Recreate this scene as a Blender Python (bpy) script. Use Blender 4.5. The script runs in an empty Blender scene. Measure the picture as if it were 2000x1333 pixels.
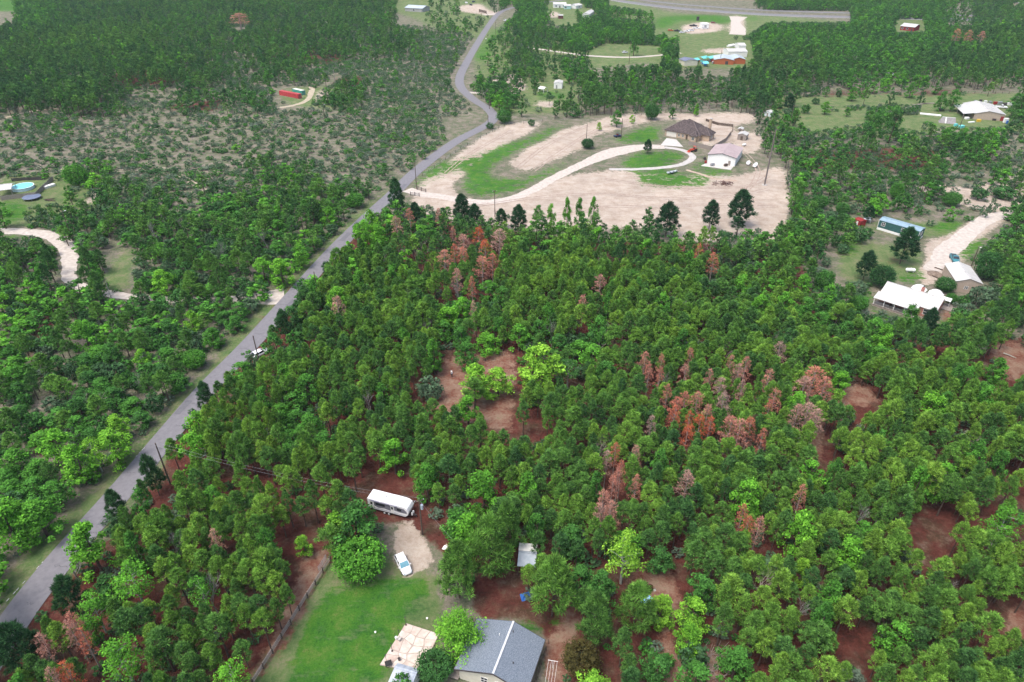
import bpy, bmesh, math, random
import numpy as np
from mathutils import Vector, Matrix

# ---------------------------------------------------------------- camera, sky, sun, exposure
S = bpy.context.scene
R = math.radians
FOC, TH, CH = 1333.0, R(32.8), 96.0
cam_d = bpy.data.cameras.new('camera'); cam = bpy.data.objects.new('camera', cam_d)
S.collection.objects.link(cam); S.camera = cam
cam_d.sensor_width = 36.0; cam_d.lens = 36.0 * FOC / 2000.0
cam_d.clip_start = 0.5; cam_d.clip_end = 20000
cam.location = (0, 0, CH); cam.rotation_euler = (R(90) - TH, 0, 0)

SUN_EL, SUN_AZ = 66.0, 235.0          # azimuth clockwise from +Y
w = bpy.data.worlds.new('World'); S.world = w; w.use_nodes = True
nt = w.node_tree; bg = nt.nodes['Background']
sk = nt.nodes.new('ShaderNodeTexSky'); sk.sky_type = 'NISHITA'; sk.sun_disc = False
sk.sun_elevation = R(SUN_EL); sk.sun_rotation = R(SUN_AZ)
sk.dust_density = 5.0; sk.air_density = 1.0; sk.ozone_density = 1.0
nt.links.new(sk.outputs[0], bg.inputs[0]); bg.inputs[1].default_value = 0.145
sl = bpy.data.lights.new('sun', 'SUN'); sl.energy = 1.1; sl.angle = R(25); sl.color = (1.0, 0.97, 0.93)
sun = bpy.data.objects.new('sun', sl); S.collection.objects.link(sun)
sd = Vector((math.sin(R(SUN_AZ)) * math.cos(R(SUN_EL)), math.cos(R(SUN_AZ)) * math.cos(R(SUN_EL)), math.sin(R(SUN_EL))))
sun.rotation_euler = sd.to_track_quat('Z', 'Y').to_euler()
S.view_settings.view_transform = 'Standard'; S.view_settings.look = 'None'
S.view_settings.gamma = 1.0; S.view_settings.use_curve_mapping = False
S.view_settings.exposure = 0.98

random.seed(7); rng = np.random.default_rng(11)

# ---------------------------------------------------------------- map measurements (ground points surveyed from the photograph)
ST, CT = math.sin(TH), math.cos(TH)
def P(px, py, z=0.0):
    u, v = px - 1000.0, py - 666.5
    k = (CH - z) / (FOC * ST + v * CT)
    return (u * k, (FOC * CT - v * ST) * k)
def Pv(px, py, z=0.0):
    a = P(px, py, z); return Vector((a[0], a[1], z))
def Q(x, y, z):
    zz = z - CH
    zc = y * CT - zz * ST; yc = y * ST + zz * CT
    return 1000 + FOC * x / zc, 666.5 - FOC * yc / zc
def pscale(py): return (FOC * ST + (py - 666.5) * CT) / CH

def inpoly(px, py, poly):
    px = np.asarray(px); py = np.asarray(py); r = np.zeros(px.shape, bool)
    n = len(poly)
    for i in range(n):
        x0, y0 = poly[i]; x1, y1 = poly[(i + 1) % n]
        if y0 == y1: continue
        c = ((y0 > py) != (y1 > py)) & (px < (x1 - x0) * (py - y0) / (y1 - y0) + x0)
        r ^= c
    return r

# ---------------------------------------------------------------- helpers
COL = S.collection
def link(o): COL.objects.link(o); return o
def tag(o, label=None, cat=None, group=None, kind=None):
    if label: o['label'] = label
    if cat: o['category'] = cat
    if group: o['group'] = group
    if kind: o['kind'] = kind
    return o
def thing(name, label, cat, loc=(0, 0, 0), rz=0.0, group=None):
    o = bpy.data.objects.new(name, None); link(o); o.empty_display_size = .2
    o.location = loc if len(loc) == 3 else (loc[0], loc[1], 0); o.rotation_euler = (0, 0, rz)
    return tag(o, label, cat, group)

class MB:
    """collects geometry for ONE mesh object"""
    def __init__(s): s.v = []; s.f = []
    def add(s, vs, fs):
        n = len(s.v); s.v += [tuple(v) for v in vs]; s.f += [tuple(i + n for i in f) for f in fs]; return s
    def box(s, x0, x1, y0, y1, z0, z1):
        return s.add([(x0, y0, z0), (x1, y0, z0), (x1, y1, z0), (x0, y1, z0), (x0, y0, z1), (x1, y0, z1), (x1, y1, z1), (x0, y1, z1)],
                     [(0, 3, 2, 1), (4, 5, 6, 7), (0, 1, 5, 4), (1, 2, 6, 5), (2, 3, 7, 6), (3, 0, 4, 7)])
    def bar(s, a, b, w, h=None):
        a = Vector(a); b = Vector(b); h = h or w; d = (b - a)
        if d.length < 1e-6: return s
        d.normalize(); up = Vector((0, 0, 1)) if abs(d.z) < .95 else Vector((1, 0, 0))
        sx = d.cross(up).normalized() * (w / 2); sy = sx.cross(d).normalized() * (h / 2)
        vs = [p + i * sx + j * sy for p in (a, b) for i, j in ((-1, -1), (1, -1), (1, 1), (-1, 1))]
        return s.add(vs, [(0, 3, 2, 1), (4, 5, 6, 7), (0, 1, 5, 4), (1, 2, 6, 5), (2, 3, 7, 6), (3, 0, 4, 7)])
    def tube(s, pts, rs, n=8, cap=True):
        pts = [Vector(p) for p in pts]; base = len(s.v)
        for i, p in enumerate(pts):
            d = (pts[min(i + 1, len(pts) - 1)] - pts[max(i - 1, 0)]).normalized()
            up = Vector((0, 0, 1)) if abs(d.z) < .9 else Vector((1, 0, 0))
            sx = d.cross(up).normalized(); sy = sx.cross(d)
            r = rs[i] if hasattr(rs, '__len__') else rs
            for k in range(n):
                a = 2 * math.pi * k / n
                s.v.append(tuple(p + sx * (r * math.cos(a)) + sy * (r * math.sin(a))))
        for i in range(len(pts) - 1):
            for k in range(n):
                a = base + i * n + k; b = base + i * n + (k + 1) % n
                s.f.append((a, b, b + n, a + n))
        if cap:
            s.f.append(tuple(base + k for k in reversed(range(n))))
            s.f.append(tuple(base + (len(pts) - 1) * n + k for k in range(n)))
        return s
    def prism(s, prof, y0, y1):
        """profile in x,z extruded along y"""
        n = len(prof)
        vs = [(x, y0, z) for x, z in prof] + [(x, y1, z) for x, z in prof]
        fs = [tuple(range(n)), tuple(n + i for i in reversed(range(n)))]
        fs += [(i, i + n, (i + 1) % n + n, (i + 1) % n) for i in range(n)]
        return s.add(vs, fs)
    def slab(s, quad, t):
        """thick plate: polygon of top points, thickness t downward"""
        q = [Vector(p) for p in quad]; n = len(q)
        lo = [p - Vector((0, 0, t)) for p in q]
        return s.add(q + lo, [tuple(range(n)), tuple(n + i for i in reversed(range(n)))] + [(i, i + n, (i + 1) % n + n, (i + 1) % n) for i in range(n)])
    def lathe(s, prof, n=16, c=(0, 0, 0), cap=True):
        b = len(s.v)
        for r, z in prof:
            for k in range(n):
                a = 2 * math.pi * k / n; s.v.append((c[0] + r * math.cos(a), c[1] + r * math.sin(a), c[2] + z))
        for i in range(len(prof) - 1):
            for k in range(n):
                s.f.append((b + i * n + k, b + i * n + (k + 1) % n, b + (i + 1) * n + (k + 1) % n, b + (i + 1) * n + k))
        if cap: s.f.append(tuple(b + (len(prof) - 1) * n + k for k in range(n)))
        return s
    def mesh(s, name, mat, smooth=False):
        me = bpy.data.meshes.new(name); me.from_pydata(s.v, [], s.f)
        bm = bmesh.new(); bm.from_mesh(me); bmesh.ops.recalc_face_normals(bm, faces=bm.faces); bm.to_mesh(me); bm.free()
        if mat: me.materials.append(mat)
        if smooth: me.shade_smooth()
        return me
    def build(s, name, mat, parent=None, smooth=False, label=None, bevel=0):
        o = bpy.data.objects.new(name, s.mesh(name, mat, smooth)); link(o)
        if parent: o.parent = parent
        if label: o['label'] = label
        if bevel:
            m = o.modifiers.new('b', 'BEVEL'); m.width = bevel; m.segments = 2; m.limit_method = 'ANGLE'
        return o

# ---------------------------------------------------------------- materials
def _n(t, ty, **k):
    n = t.nodes.new(ty)
    for a, b in k.items(): setattr(n, a, b)
    return n
MATS = {}
def mat(name, c1, c2=None, scale=2.0, rough=.8, metal=0.0, bump=0.0, c3=None, stretch=None, contrast=(.35, .65), spec=.3):
    if name in MATS: return MATS[name]
    m = bpy.data.materials.new(name); m.use_nodes = True; t = m.node_tree
    b = t.nodes['Principled BSDF']; b.inputs['Roughness'].default_value = rough; b.inputs['Metallic'].default_value = metal
    b.inputs['Specular IOR Level'].default_value = spec
    if c2 is None: c2 = tuple(x * .82 for x in c1)
    tc = _n(t, 'ShaderNodeTexCoord'); mp = _n(t, 'ShaderNodeMapping')
    if stretch: mp.inputs['Scale'].default_value = stretch
    t.links.new(tc.outputs['Object'], mp.inputs[0])
    no = _n(t, 'ShaderNodeTexNoise'); no.inputs['Scale'].default_value = scale; no.inputs['Detail'].default_value = 6
    no.inputs['Roughness'].default_value = .65
    t.links.new(mp.outputs[0], no.inputs['Vector'])
    cr = _n(t, 'ShaderNodeValToRGB'); cr.color_ramp.elements[0].position = contrast[0]; cr.color_ramp.elements[1].position = contrast[1]
    cr.color_ramp.elements[0].color = (*c1, 1); cr.color_ramp.elements[1].color = (*c2, 1)
    if c3:
        e = cr.color_ramp.elements.new(.5); e.color = (*c3, 1)
    t.links.new(no.outputs[0], cr.inputs[0]); t.links.new(cr.outputs[0], b.inputs['Base Color'])
    if bump:
        bp = _n(t, 'ShaderNodeBump'); bp.inputs['Strength'].default_value = bump; bp.inputs['Distance'].default_value = .05
        t.links.new(no.outputs[0], bp.inputs['Height']); t.links.new(bp.outputs[0], b.inputs['Normal'])
    MATS[name] = m; return m

def brick_mat(name, c1, c2, mortar, sc=1.0):
    m = bpy.data.materials.new(name); m.use_nodes = True; t = m.node_tree; b = t.nodes['Principled BSDF']
    b.inputs['Roughness'].default_value = .9
    tc = _n(t, 'ShaderNodeTexCoord'); sx = _n(t, 'ShaderNodeSeparateXYZ'); ad = _n(t, 'ShaderNodeMath', operation='ADD'); cx = _n(t, 'ShaderNodeCombineXYZ')
    t.links.new(tc.outputs['Object'], sx.inputs[0]); t.links.new(sx.outputs[0], ad.inputs[0]); t.links.new(sx.outputs[1], ad.inputs[1])
    t.links.new(ad.outputs[0], cx.inputs[0]); t.links.new(sx.outputs[2], cx.inputs[1])
    br = _n(t, 'ShaderNodeTexBrick'); br.inputs['Scale'].default_value = 3.0 * sc
    br.inputs['Color1'].default_value = (*c1, 1); br.inputs['Color2'].default_value = (*c2, 1); br.inputs['Mortar'].default_value = (*mortar, 1)
    t.links.new(cx.outputs[0], br.inputs['Vector']); t.links.new(br.outputs['Color'], b.inputs['Base Color'])
    return m

def leaf_mat(name, stops, var=.5, trans=.3):
    """foliage: hue from the plant's own tint, each clump of leaves a little lighter or darker"""
    m = bpy.data.materials.new(name); m.use_nodes = True; t = m.node_tree; t.nodes.clear()
    out = _n(t, 'ShaderNodeOutputMaterial')
    at = _n(t, 'ShaderNodeAttribute', attribute_type='INSTANCER', attribute_name='tint')
    lv = _n(t, 'ShaderNodeAttribute', attribute_type='GEOMETRY', attribute_name='leafv')
    cr = _n(t, 'ShaderNodeValToRGB'); e = cr.color_ramp.elements
    e[0].position = stops[0][0]; e[0].color = (*stops[0][1], 1); e[1].position = stops[-1][0]; e[1].color = (*stops[-1][1], 1)
    for p, c in stops[1:-1]: x = e.new(p); x.color = (*c, 1)
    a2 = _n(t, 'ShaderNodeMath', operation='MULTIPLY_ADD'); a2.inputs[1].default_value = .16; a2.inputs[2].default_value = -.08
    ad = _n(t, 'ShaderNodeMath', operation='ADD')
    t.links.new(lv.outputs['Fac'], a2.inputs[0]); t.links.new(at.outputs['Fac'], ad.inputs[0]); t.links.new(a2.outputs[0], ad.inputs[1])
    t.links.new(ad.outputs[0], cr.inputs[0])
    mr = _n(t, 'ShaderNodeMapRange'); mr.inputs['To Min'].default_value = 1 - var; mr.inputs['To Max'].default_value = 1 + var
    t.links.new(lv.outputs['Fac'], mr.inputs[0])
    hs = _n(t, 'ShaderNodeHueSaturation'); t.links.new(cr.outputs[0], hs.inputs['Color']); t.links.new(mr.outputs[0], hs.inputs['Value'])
    df = _n(t, 'ShaderNodeBsdfDiffuse'); tr = _n(t, 'ShaderNodeBsdfTranslucent'); mx = _n(t, 'ShaderNodeMixShader'); mx.inputs[0].default_value = trans
    t.links.new(hs.outputs[0], df.inputs[0]); t.links.new(hs.outputs[0], tr.inputs[0])
    t.links.new(df.outputs[0], mx.inputs[1]); t.links.new(tr.outputs[0], mx.inputs[2]); t.links.new(mx.outputs[0], out.inputs[0])
    return m

M_PINE = leaf_mat('pine_needles', [(0, (.026, .078, .036)), (.25, (.062, .160, .050)), (.55, (.128, .278, .048)), (.8, (.195, .36, .055)), (1, (.23, .37, .06))], .85, .15)
M_LEAF = leaf_mat('broad_leaves', [(0, (.028, .078, .034)), (.3, (.055, .155, .042)), (.6, (.078, .235, .037)), (.82, (.125, .35, .035)), (1, (.24, .46, .05))], .65, .22)
M_SHRUB = leaf_mat('shrub_leaves', [(0, (.125, .175, .125)), (.35, (.085, .150, .080)), (.6, (.050, .125, .045)), (1, (.07, .22, .035))], .6, .2)
M_RED = leaf_mat('dead_needles', [(0, (.36, .26, .22)), (.4, (.48, .27, .21)), (.75, (.50, .185, .125)), (1, (.50, .135, .065))], .6, .2)
M_BARK = mat('pine_bark', (.06, .04, .032), (.12, .085, .07), 3, .95, bump=.4)
M_GREYBARK = mat('grey_bark', (.30, .29, .27), (.16, .15, .14), 3, .95)
M_PALEBARK = mat('pale_bark', (.42, .43, .38), (.25, .26, .22), 3, .95)
M_TWIG = mat('dry_twigs', (.22, .18, .16), (.34, .29, .27), 3, .95)

# ---------------------------------------------------------------- the ground
def poly_mask(X, Y, polys):
    r = np.zeros(X.shape)
    for poly in polys: r = np.maximum(r, inpoly(X, Y, poly).astype(float))
    return r

G_LITTER = [
 [(330, 868), (560, 570), (720, 440), (800, 425), (950, 440), (1100, 470), (1330, 475), (1480, 470), (1560, 500), (1600, 610), (1680, 650), (1900, 640), (2100, 690), (2100, 1500), (1120, 1500), (1090, 1260), (1000, 1200), (940, 1210), (880, 1100), (840, 1060), (760, 1010), (640, 1100), (480, 1333), (480, 1500), (-100, 1500), (-20, 1260), (160, 1110), (320, 920)],
 [(40, 690), (100, 600), (120, 620), (60, 700)], [(560, 60), (680, 110), (650, 130), (500, 110)], [(120, 800), (170, 790), (165, 830), (110, 840)],
 [(0, 1140), (60, 1090), (50, 1110), (0, 1160)], [(190, 740), (250, 720), (260, 750), (180, 780)], [(45, 820), (110, 850), (100, 890), (60, 880)],
 [(210, 145), (360, 130), (350, 160), (220, 175)], [(320, 205), (440, 195), (430, 215), (310, 215)], [(650, 150), (720, 150), (700, 170), (655, 172)],
 [(1540, 300), (1700, 290), (1730, 330), (1560, 330)], [(1700, 290), (1830, 290), (1840, 330), (1720, 330)], [(1480, 215 - 30), (1660, 178), (1980, 178), (1980, 184), (1600, 186)],
 [(1720, 508), (1765, 508), (1765, 522), (1720, 520)], [(1360, 438), (1410, 440), (1405, 456), (1350, 452)], [(1425, 430), (1470, 425), (1460, 445), (1425, 445)],
]
G_STRAW = [  # pale straw-pink clearings
 [(850, 715), (900, 690), (990, 675), (1010, 700), (1000, 790), (1000, 850), (940, 830), (830, 800), (850, 760)],
 [(1400, 890), (1640, 720), (1700, 750), (1720, 800), (1640, 790), (1610, 850), (1600, 930), (1590, 900)],
 [(1130, 690), (1180, 690), (1190, 720), (1150, 730)], [(1930, 670), (2050, 660), (2050, 760), (1960, 740)], [(1820, 610), (1900, 590), (1920, 615), (1860, 640)],
 [(1230, 1110), (1320, 1110), (1330, 1180), (1240, 1185)], [(1090, 1150), (1140, 1130), (1150, 1200), (1110, 1240), (1080, 1260), (1090, 1210)], [(1290, 1150), (1330, 1150), (1320, 1280), (1400, 1270), (1430, 1340), (1300, 1340), (1290, 1250)],
 [(1970, 1180), (2050, 1150), (2050, 1260), (1960, 1250)], [(1060, 1240), (1110, 1240), (1110, 1400), (1060, 1400)], [(600, 1080), (650, 1070), (640, 1110), (560, 1260), (500, 1333), (480, 1333), (560, 1180)],
]
G_SAND = [
 [(800, 398), (826, 350), (870, 320), (930, 275), (985, 243), (1060, 236), (1062, 243), (960, 300), (905, 345), (880, 360), (900, 385), (960, 398), (1050, 368), (1100, 345), (1200, 333), (1290, 340), (1380, 340), (1440, 345), (1530, 322), (1542, 400), (1535, 470), (1320, 470), (1300, 440), (1160, 452), (1000, 445), (830, 425)],
 [(990, 320), (1040, 285), (1090, 258), (1190, 228), (1300, 220), (1470, 222), (1475, 236), (1460, 243), (1380, 240), (1280, 236), (1215, 250), (1160, 268), (1140, 290), (1080, 315), (1030, 335)],
 [(1380, 240), (1440, 246), (1430, 275), (1390, 288), (1362, 280)], [(1430, 262), (1500, 255), (1480, 300), (1440, 300)],
 [(1800, 470), (1860, 460), (1905, 425), (1960, 415), (1965, 428), (1915, 470), (1870, 520), (1850, 545), (1800, 560), (1785, 540), (1815, 510)],
 [(1880, 370), (1990, 330), (2080, 330), (2080, 400), (1950, 410), (1870, 400)], [(1760, 360), (1880, 365), (1880, 385), (1790, 380)],
 [(1330, 48), (1375, 44), (1410, 48), (1410, 62), (1370, 66), (1330, 64)], [(1425, 28), (1452, 30), (1458, 68), (1425, 66)], [(1365, 95), (1430, 94), (1425, 106), (1370, 106)],
 [(960, 148), (1015, 142), (1030, 180), (960, 184)], [(1050, 195), (1100, 200), (1090, 212), (1040, 205)], [(900, 10), (940, 6), (960, 25), (985, 24), (975, 30), (940, 28), (890, 20)], [(1060, 22), (1095, 25), (1090, 36), (1050, 38)],
 [(620, 178), (640, 172), (645, 195), (610, 200)], [(115, 325), (135, 325), (135, 345), (110, 340)], [(0, 388), (24, 386), (10, 398), (0, 398)], [(770, 1020), (800, 1015), (830, 1060), (845, 1100), (800, 1130), (770, 1120)],
 [(175, 360), (200, 375), (190, 395), (160, 405), (150, 400), (180, 380)],
]
G_GRASS = [
 [(835, 365), (850, 330), (880, 315), (990, 280), (1080, 245), (1120, 244), (1060, 275), (1000, 305), (960, 330), (960, 345), (1020, 350), (1060, 330), (1110, 315), (1130, 300), (1150, 305), (1090, 335), (1000, 380), (940, 388), (900, 378), (905, 345), (900, 330), (850, 355)],
 [(1180, 280), (1215, 262), (1260, 245), (1300, 243), (1295, 258), (1290, 280), (1240, 283)], [(1200, 322), (1215, 306), (1260, 296), (1340, 292), (1345, 305), (1320, 320), (1280, 330), (1220, 330)],
 [(1220, 334), (1300, 330), (1400, 347), (1380, 362), (1290, 372), (1240, 362), (1245, 348)], [(1345, 328), (1355, 315), (1385, 318), (1390, 328), (1440, 332), (1440, 346), (1390, 344)], [(1360, 285), (1400, 277), (1410, 272), (1395, 288)],
 [(640, 1150), (700, 1135), (770, 1125), (830, 1130), (850, 1200), (800, 1210), (770, 1300), (745, 1350), (700, 1400), (520, 1400), (560, 1300), (600, 1200)],
 [(1055, 1215), (1100, 1190), (1110, 1205), (1080, 1235)], [(1045, 1210), (940, 1215), (1060, 1260), (1060, 1225)],
 [(1280, 30), (1420, 28), (1435, 40), (1430, 50), (1330, 42), (1300, 60), (1270, 56)], [(1450, 30), (1490, 32), (1480, 44), (1455, 42)], [(1050, 180), (1110, 178), (1105, 196), (1040, 192)], [(930, 160), (990, 165), (985, 180), (925, 178)],
 [(930, 182), (990, 186), (985, 196), (935, 192)], [(0, 390), (50, 395), (60, 430), (0, 440)], [(-60, -40), (55, -20), (60, 25), (-60, 25)], [(0, 455), (60, 455), (60, 468), (0, 475)],
 [(1745, 545), (1800, 520), (1815, 540), (1780, 560), (1745, 552)], [(1630, 470), (1680, 470), (1680, 500), (1630, 500)], [(1710, 600), (1830, 630), (1870, 610), (1860, 650), (1730, 660), (1700, 620)],
 [(1800, 440), (1880, 420), (1890, 450), (1820, 460)], [(1660, 560), (1710, 565), (1710, 600), (1670, 600)], [(1860, 495), (1920, 450), (1930, 480), (1880, 520)], [(650, 175), (690, 185), (680, 205), (640, 205)],
 [(920, 110), (960, 60), (1000, 25), (1010, 40), (975, 75), (960, 110), (925, 135)], [(795, 370), (830, 332), (870, 308), (880, 316), (835, 350), (812, 378)],
]
G_PAST = [
 [(1060, -10), (1200, -10), (1300, 24), (1430, 36), (1430, 26), (1660, 44), (1700, 60), (1480, 62), (1480, 135), (1300, 135), (1180, 60), (1060, 45)], [(1730, 30), (1830, 30), (1830, 75), (1730, 75)], [(930, 60), (1120, 60), (1120, 160), (930, 160)], [(780, -5), (960, -5), (960, 70), (860, 60), (780, 25)],
 [(0, 1140), (70, 1068), (150, 985), (230, 902), (306, 823), (378, 744), (439, 670), (538, 567), (622, 488), (679, 432), (755, 368), (803, 330), (885, 262), (936, 240), (936, 250), (885, 275), (800, 345), (717, 430), (643, 500), (500, 660), (383, 775), (303, 870), (178, 1020), (76, 1130), (0, 1215)],
 [(0, 1250), (74, 1180), (138, 1105), (205, 990), (301, 920), (413, 760), (500, 665), (653, 498), (765, 385), (772, 395), (665, 515), (515, 685), (430, 785), (318, 940), (222, 1005), (155, 1125), (92, 1200), (0, 1280)],  # olive pasture
 [(1500, 188), (1700, 185), (2080, 182), (2080, 260), (1900, 260), (1830, 250), (1780, 275), (1600, 262), (1510, 250)],
 [(1000, 70), (1330, 76), (1330, 112), (1180, 135), (980, 120), (950, 95)], [(850, 10), (940, 30), (940, 60), (870, 60)], [(1180, 24), (1320, 40), (1320, 110), (1180, 80)],
 [(0, 340), (220, 340), (230, 400), (200, 420), (0, 450)], [(1640, 470), (1800, 480), (1800, 540), (1700, 560), (1640, 550)], [(1660, 430), (1900, 440), (1880, 470), (1700, 450)], [(1280, 1), (1700, -30), (1700, -60), (1200, -60)],
 [(700, 5), (800, 2), (780, 22), (740, 22)], [(1880, -40), (2080, -40), (2080, 22), (1920, 20)], [(1960, 20), (2060, 20), (2060, 60), (1900, 50)], [(200, 540), (250, 470), (265, 480), (250, 545), (260, 570), (200, 575)],
 [(480, 1250), (620, 1090), (740, 1090), (860, 1120), (860, 1420), (450, 1420)], [(1060, 1190), (1110, 1185), (1120, 1230), (1070, 1240)], [(950, 150), (1130, 150), (1130, 220), (960, 225)], [(540, 175), (700, 165), (690, 215), (560, 205)],
]
def build_ground():
    rows = [3.0, 20.0, 35.0]
    y = 48.0
    while y < 1000: rows.append(y); y *= 1.0072
    while y < 9000: rows.append(y); y *= 1.12
    rows = np.array(rows); nx = 420
    ts = np.concatenate([[-7, -3.5, -2.0, -1.4], np.linspace(-1.12, 1.12, nx), [1.4, 2.0, 3.5, 7]])
    half = 34 + rows * .70
    X = ts[None, :] * half[:, None]; Y = np.repeat(rows[:, None], len(ts), 1)
    X[0, :] *= 12; Y[0, :] = -600
    n_r, n_c = X.shape
    # gentle relief, flat enough that nothing standing on it floats
    px, py = Q(X, Y, 0.0)
    inside = (Y > 40) & (Y < 1400)
    wob = lambda a, b: (np.sin(X * a + 1.3) * np.cos(Y * b * 1.1 + .7) + np.sin((X + Y) * a * .43 + 2.1) + .6 * np.sin(X * a * 2.7 - Y * b * 2.3))
    wx = px + wob(.31, .27) * 2.6 * pscale(py) * .12; wy = py + wob(.23, .35) * 1.3
    me = bpy.data.meshes.new('ground')
    V = np.stack([X, Y, np.zeros_like(X)], -1).reshape(-1, 3)
    idx = np.arange(n_r * n_c).reshape(n_r, n_c)
    F = np.stack([idx[:-1, :-1], idx[:-1, 1:], idx[1:, 1:], idx[1:, :-1]], -1).reshape(-1, 4)
    me.from_pydata(V.tolist(), [], F.tolist())
    def blur(a, k):
        for _ in range(k):
            a = (a + np.roll(a, 1, 0) + np.roll(a, -1, 0)) / 3; a = (a + np.roll(a, 1, 1) + np.roll(a, -1, 1)) / 3
        return a
    for nm, polys, k in (('litter', G_LITTER, 8), ('straw', G_STRAW, 9), ('sand', G_SAND, 5), ('grass', G_GRASS, 7), ('pasture', G_PAST, 12)):
        m = blur(poly_mask(wx, wy, polys) * inside, k)
        a = me.attributes.new(nm, 'FLOAT', 'POINT'); a.data.foreach_set('value', m.reshape(-1).astype(np.float32))
    me.materials.append(ground_mat())
    o = link(bpy.data.objects.new('ground', me)); o['kind'] = 'structure'
    return o

def ground_mat():
    m = bpy.data.materials.new('ground_cover'); m.use_nodes = True; t = m.node_tree; b = t.nodes['Principled BSDF']
    b.inputs['Roughness'].default_value = .95; b.inputs['Specular IOR Level'].default_value = .1
    geo = _n(t, 'ShaderNodeNewGeometry')
    def noise(scale, det=5, rough=.6, stretch=None, off=0.0):
        n = _n(t, 'ShaderNodeTexNoise'); n.inputs['Scale'].default_value = scale; n.inputs['Detail'].default_value = det; n.inputs['Roughness'].default_value = rough
        mp = _n(t, 'ShaderNodeMapping'); mp.inputs['Location'].default_value = (off, off * .7, 0)
        if stretch: mp.inputs['Scale'].default_value = stretch
        t.links.new(geo.outputs['Position'], mp.inputs[0]); t.links.new(mp.outputs[0], n.inputs['Vector']); return n.outputs[0]
    def ramp(src, stops):
        cr = _n(t, 'ShaderNodeValToRGB'); e = cr.color_ramp.elements
        e[0].position = stops[0][0]; e[0].color = (*stops[0][1], 1); e[1].position = stops[-1][0]; e[1].color = (*stops[-1][1], 1)
        for p, c in stops[1:-1]: x = e.new(p); x.color = (*c, 1)
        t.links.new(src, cr.inputs[0]); return cr.outputs[0]
    def mix(f, a, c2):
        x = _n(t, 'ShaderNodeMix', data_type='RGBA'); t.links.new(f, x.inputs[0]); t.links.new(a, x.inputs[6]); t.links.new(c2, x.inputs[7]); return x.outputs[2]
    def math_(op, a, c, d=None):
        x = _n(t, 'ShaderNodeMath', operation=op)
        for i, q in enumerate((a, c, d)):
            if q is None: continue
            if isinstance(q, (int, float)): x.inputs[i].default_value = q
            else: t.links.new(q, x.inputs[i])
        return x.outputs[0]
    n_big = noise(.05, 4); n_mid = noise(.25, 6, .65, off=13); n_fine = noise(1.6, 6, .75, off=31); n_edge = noise(.5, 8, .75, off=55)
    n_str = noise(.8, 6, .7, (.18, 1.0, 1), off=77)
    def boost(v, k): return math_('MULTIPLY_ADD', math_('SUBTRACT', v, .5), k, .5)
    n_mid = boost(n_mid, 1.7); n_fine = boost(n_fine, 1.6); n_edge = boost(n_edge, 1.5); n_str = boost(n_str, 1.6)
    def edge(nm, amt, lo=.42, hi=.58, src=None):
        a = _n(t, 'ShaderNodeAttribute', attribute_type='GEOMETRY', attribute_name=nm)
        v = math_('MULTIPLY_ADD', math_('SUBTRACT', src or n_edge, .5), amt, a.outputs['Fac'])
        mr = _n(t, 'ShaderNodeMapRange', interpolation_type='SMOOTHSTEP'); mr.inputs['From Min'].default_value = lo; mr.inputs['From Max'].default_value = hi
        t.links.new(v, mr.inputs[0]); return mr.outputs[0]
    fine_mid = math_('ADD', math_('MULTIPLY', n_mid, .55), math_('MULTIPLY', n_fine, .45))
    brush = ramp(fine_mid, [(.18, (.045, .07, .035)), (.36, (.09, .115, .06)), (.48, (.14, .145, .095)), (.58, (.20, .175, .14)), (.70, (.26, .215, .18)), (.85, (.34, .30, .24))])
    litter = ramp(fine_mid, [(.15, (.028, .020, .012)), (.34, (.058, .024, .017)), (.48, (.092, .030, .023)), (.60, (.125, .045, .034)), (.72, (.13, .08, .055)), (.85, (.19, .14, .11))])
    straw = ramp(fine_mid, [(.2, (.10, .035, .025)), (.36, (.17, .065, .045)), (.50, (.22, .125, .09)), (.64, (.27, .19, .14)), (.82, (.15, .15, .075))])
    sand = ramp(math_('ADD', math_('ADD', math_('MULTIPLY', n_str, .2), math_('MULTIPLY', n_mid, .45)), math_('MULTIPLY', n_fine, .35)), [(.18, (.24, .18, .135)), (.36, (.335, .27, .215)), (.5, (.41, .345, .285)), (.64, (.465, .405, .345)), (.82, (.40, .325, .26))])
    grass = ramp(math_('ADD', math_('MULTIPLY', n_mid, .65), math_('MULTIPLY', n_fine, .35)), [(.12, (.020, .075, .022)), (.36, (.030, .115, .018)), (.52, (.050, .155, .018)), (.66, (.085, .165, .030)), (.82, (.16, .16, .075))])
    n_g = boost(noise(3.2, 4, .8, off=140), 1.6)
    gv = ramp(n_g, [(.2, (.62, .66, .6)), (.5, (1, 1, 1)), (.85, (1.35, 1.2, 1.1))])
    gm = _n(t, 'ShaderNodeMix', data_type='RGBA', blend_type='MULTIPLY'); gm.inputs[0].default_value = 1; t.links.new(grass, gm.inputs[6]); t.links.new(gv, gm.inputs[7]); grass = gm.outputs[2]
    past = ramp(fine_mid, [(.22, (.05, .10, .035)), (.40, (.09, .15, .05)), (.55, (.14, .175, .075)), (.70, (.19, .18, .11)), (.85, (.28, .24, .17))])
    col = mix(edge('pasture', 1.2, .3, .7), brush, past)
    litter2 = ramp(boost(noise(.6, 8, .8, off=91), 2.0), [(.2, (.04, .05, .022)), (.42, (.075, .045, .028)), (.6, (.12, .085, .06)), (.8, (.20, .16, .13))])
    lm = ramp(boost(noise(.16, 5, .6, off=120), 2.2), [(.45, (0, 0, 0)), (.7, (.75, .75, .75))])
    litter = mix(lm, litter, litter2)
    col = mix(edge('litter', 1.1, .3, .7, src=n_mid), col, litter)
    col = mix(edge('straw', 1.3, .35, .75), col, straw)
    col = mix(edge('sand', 1.3, .38, .66), col, sand)
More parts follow.
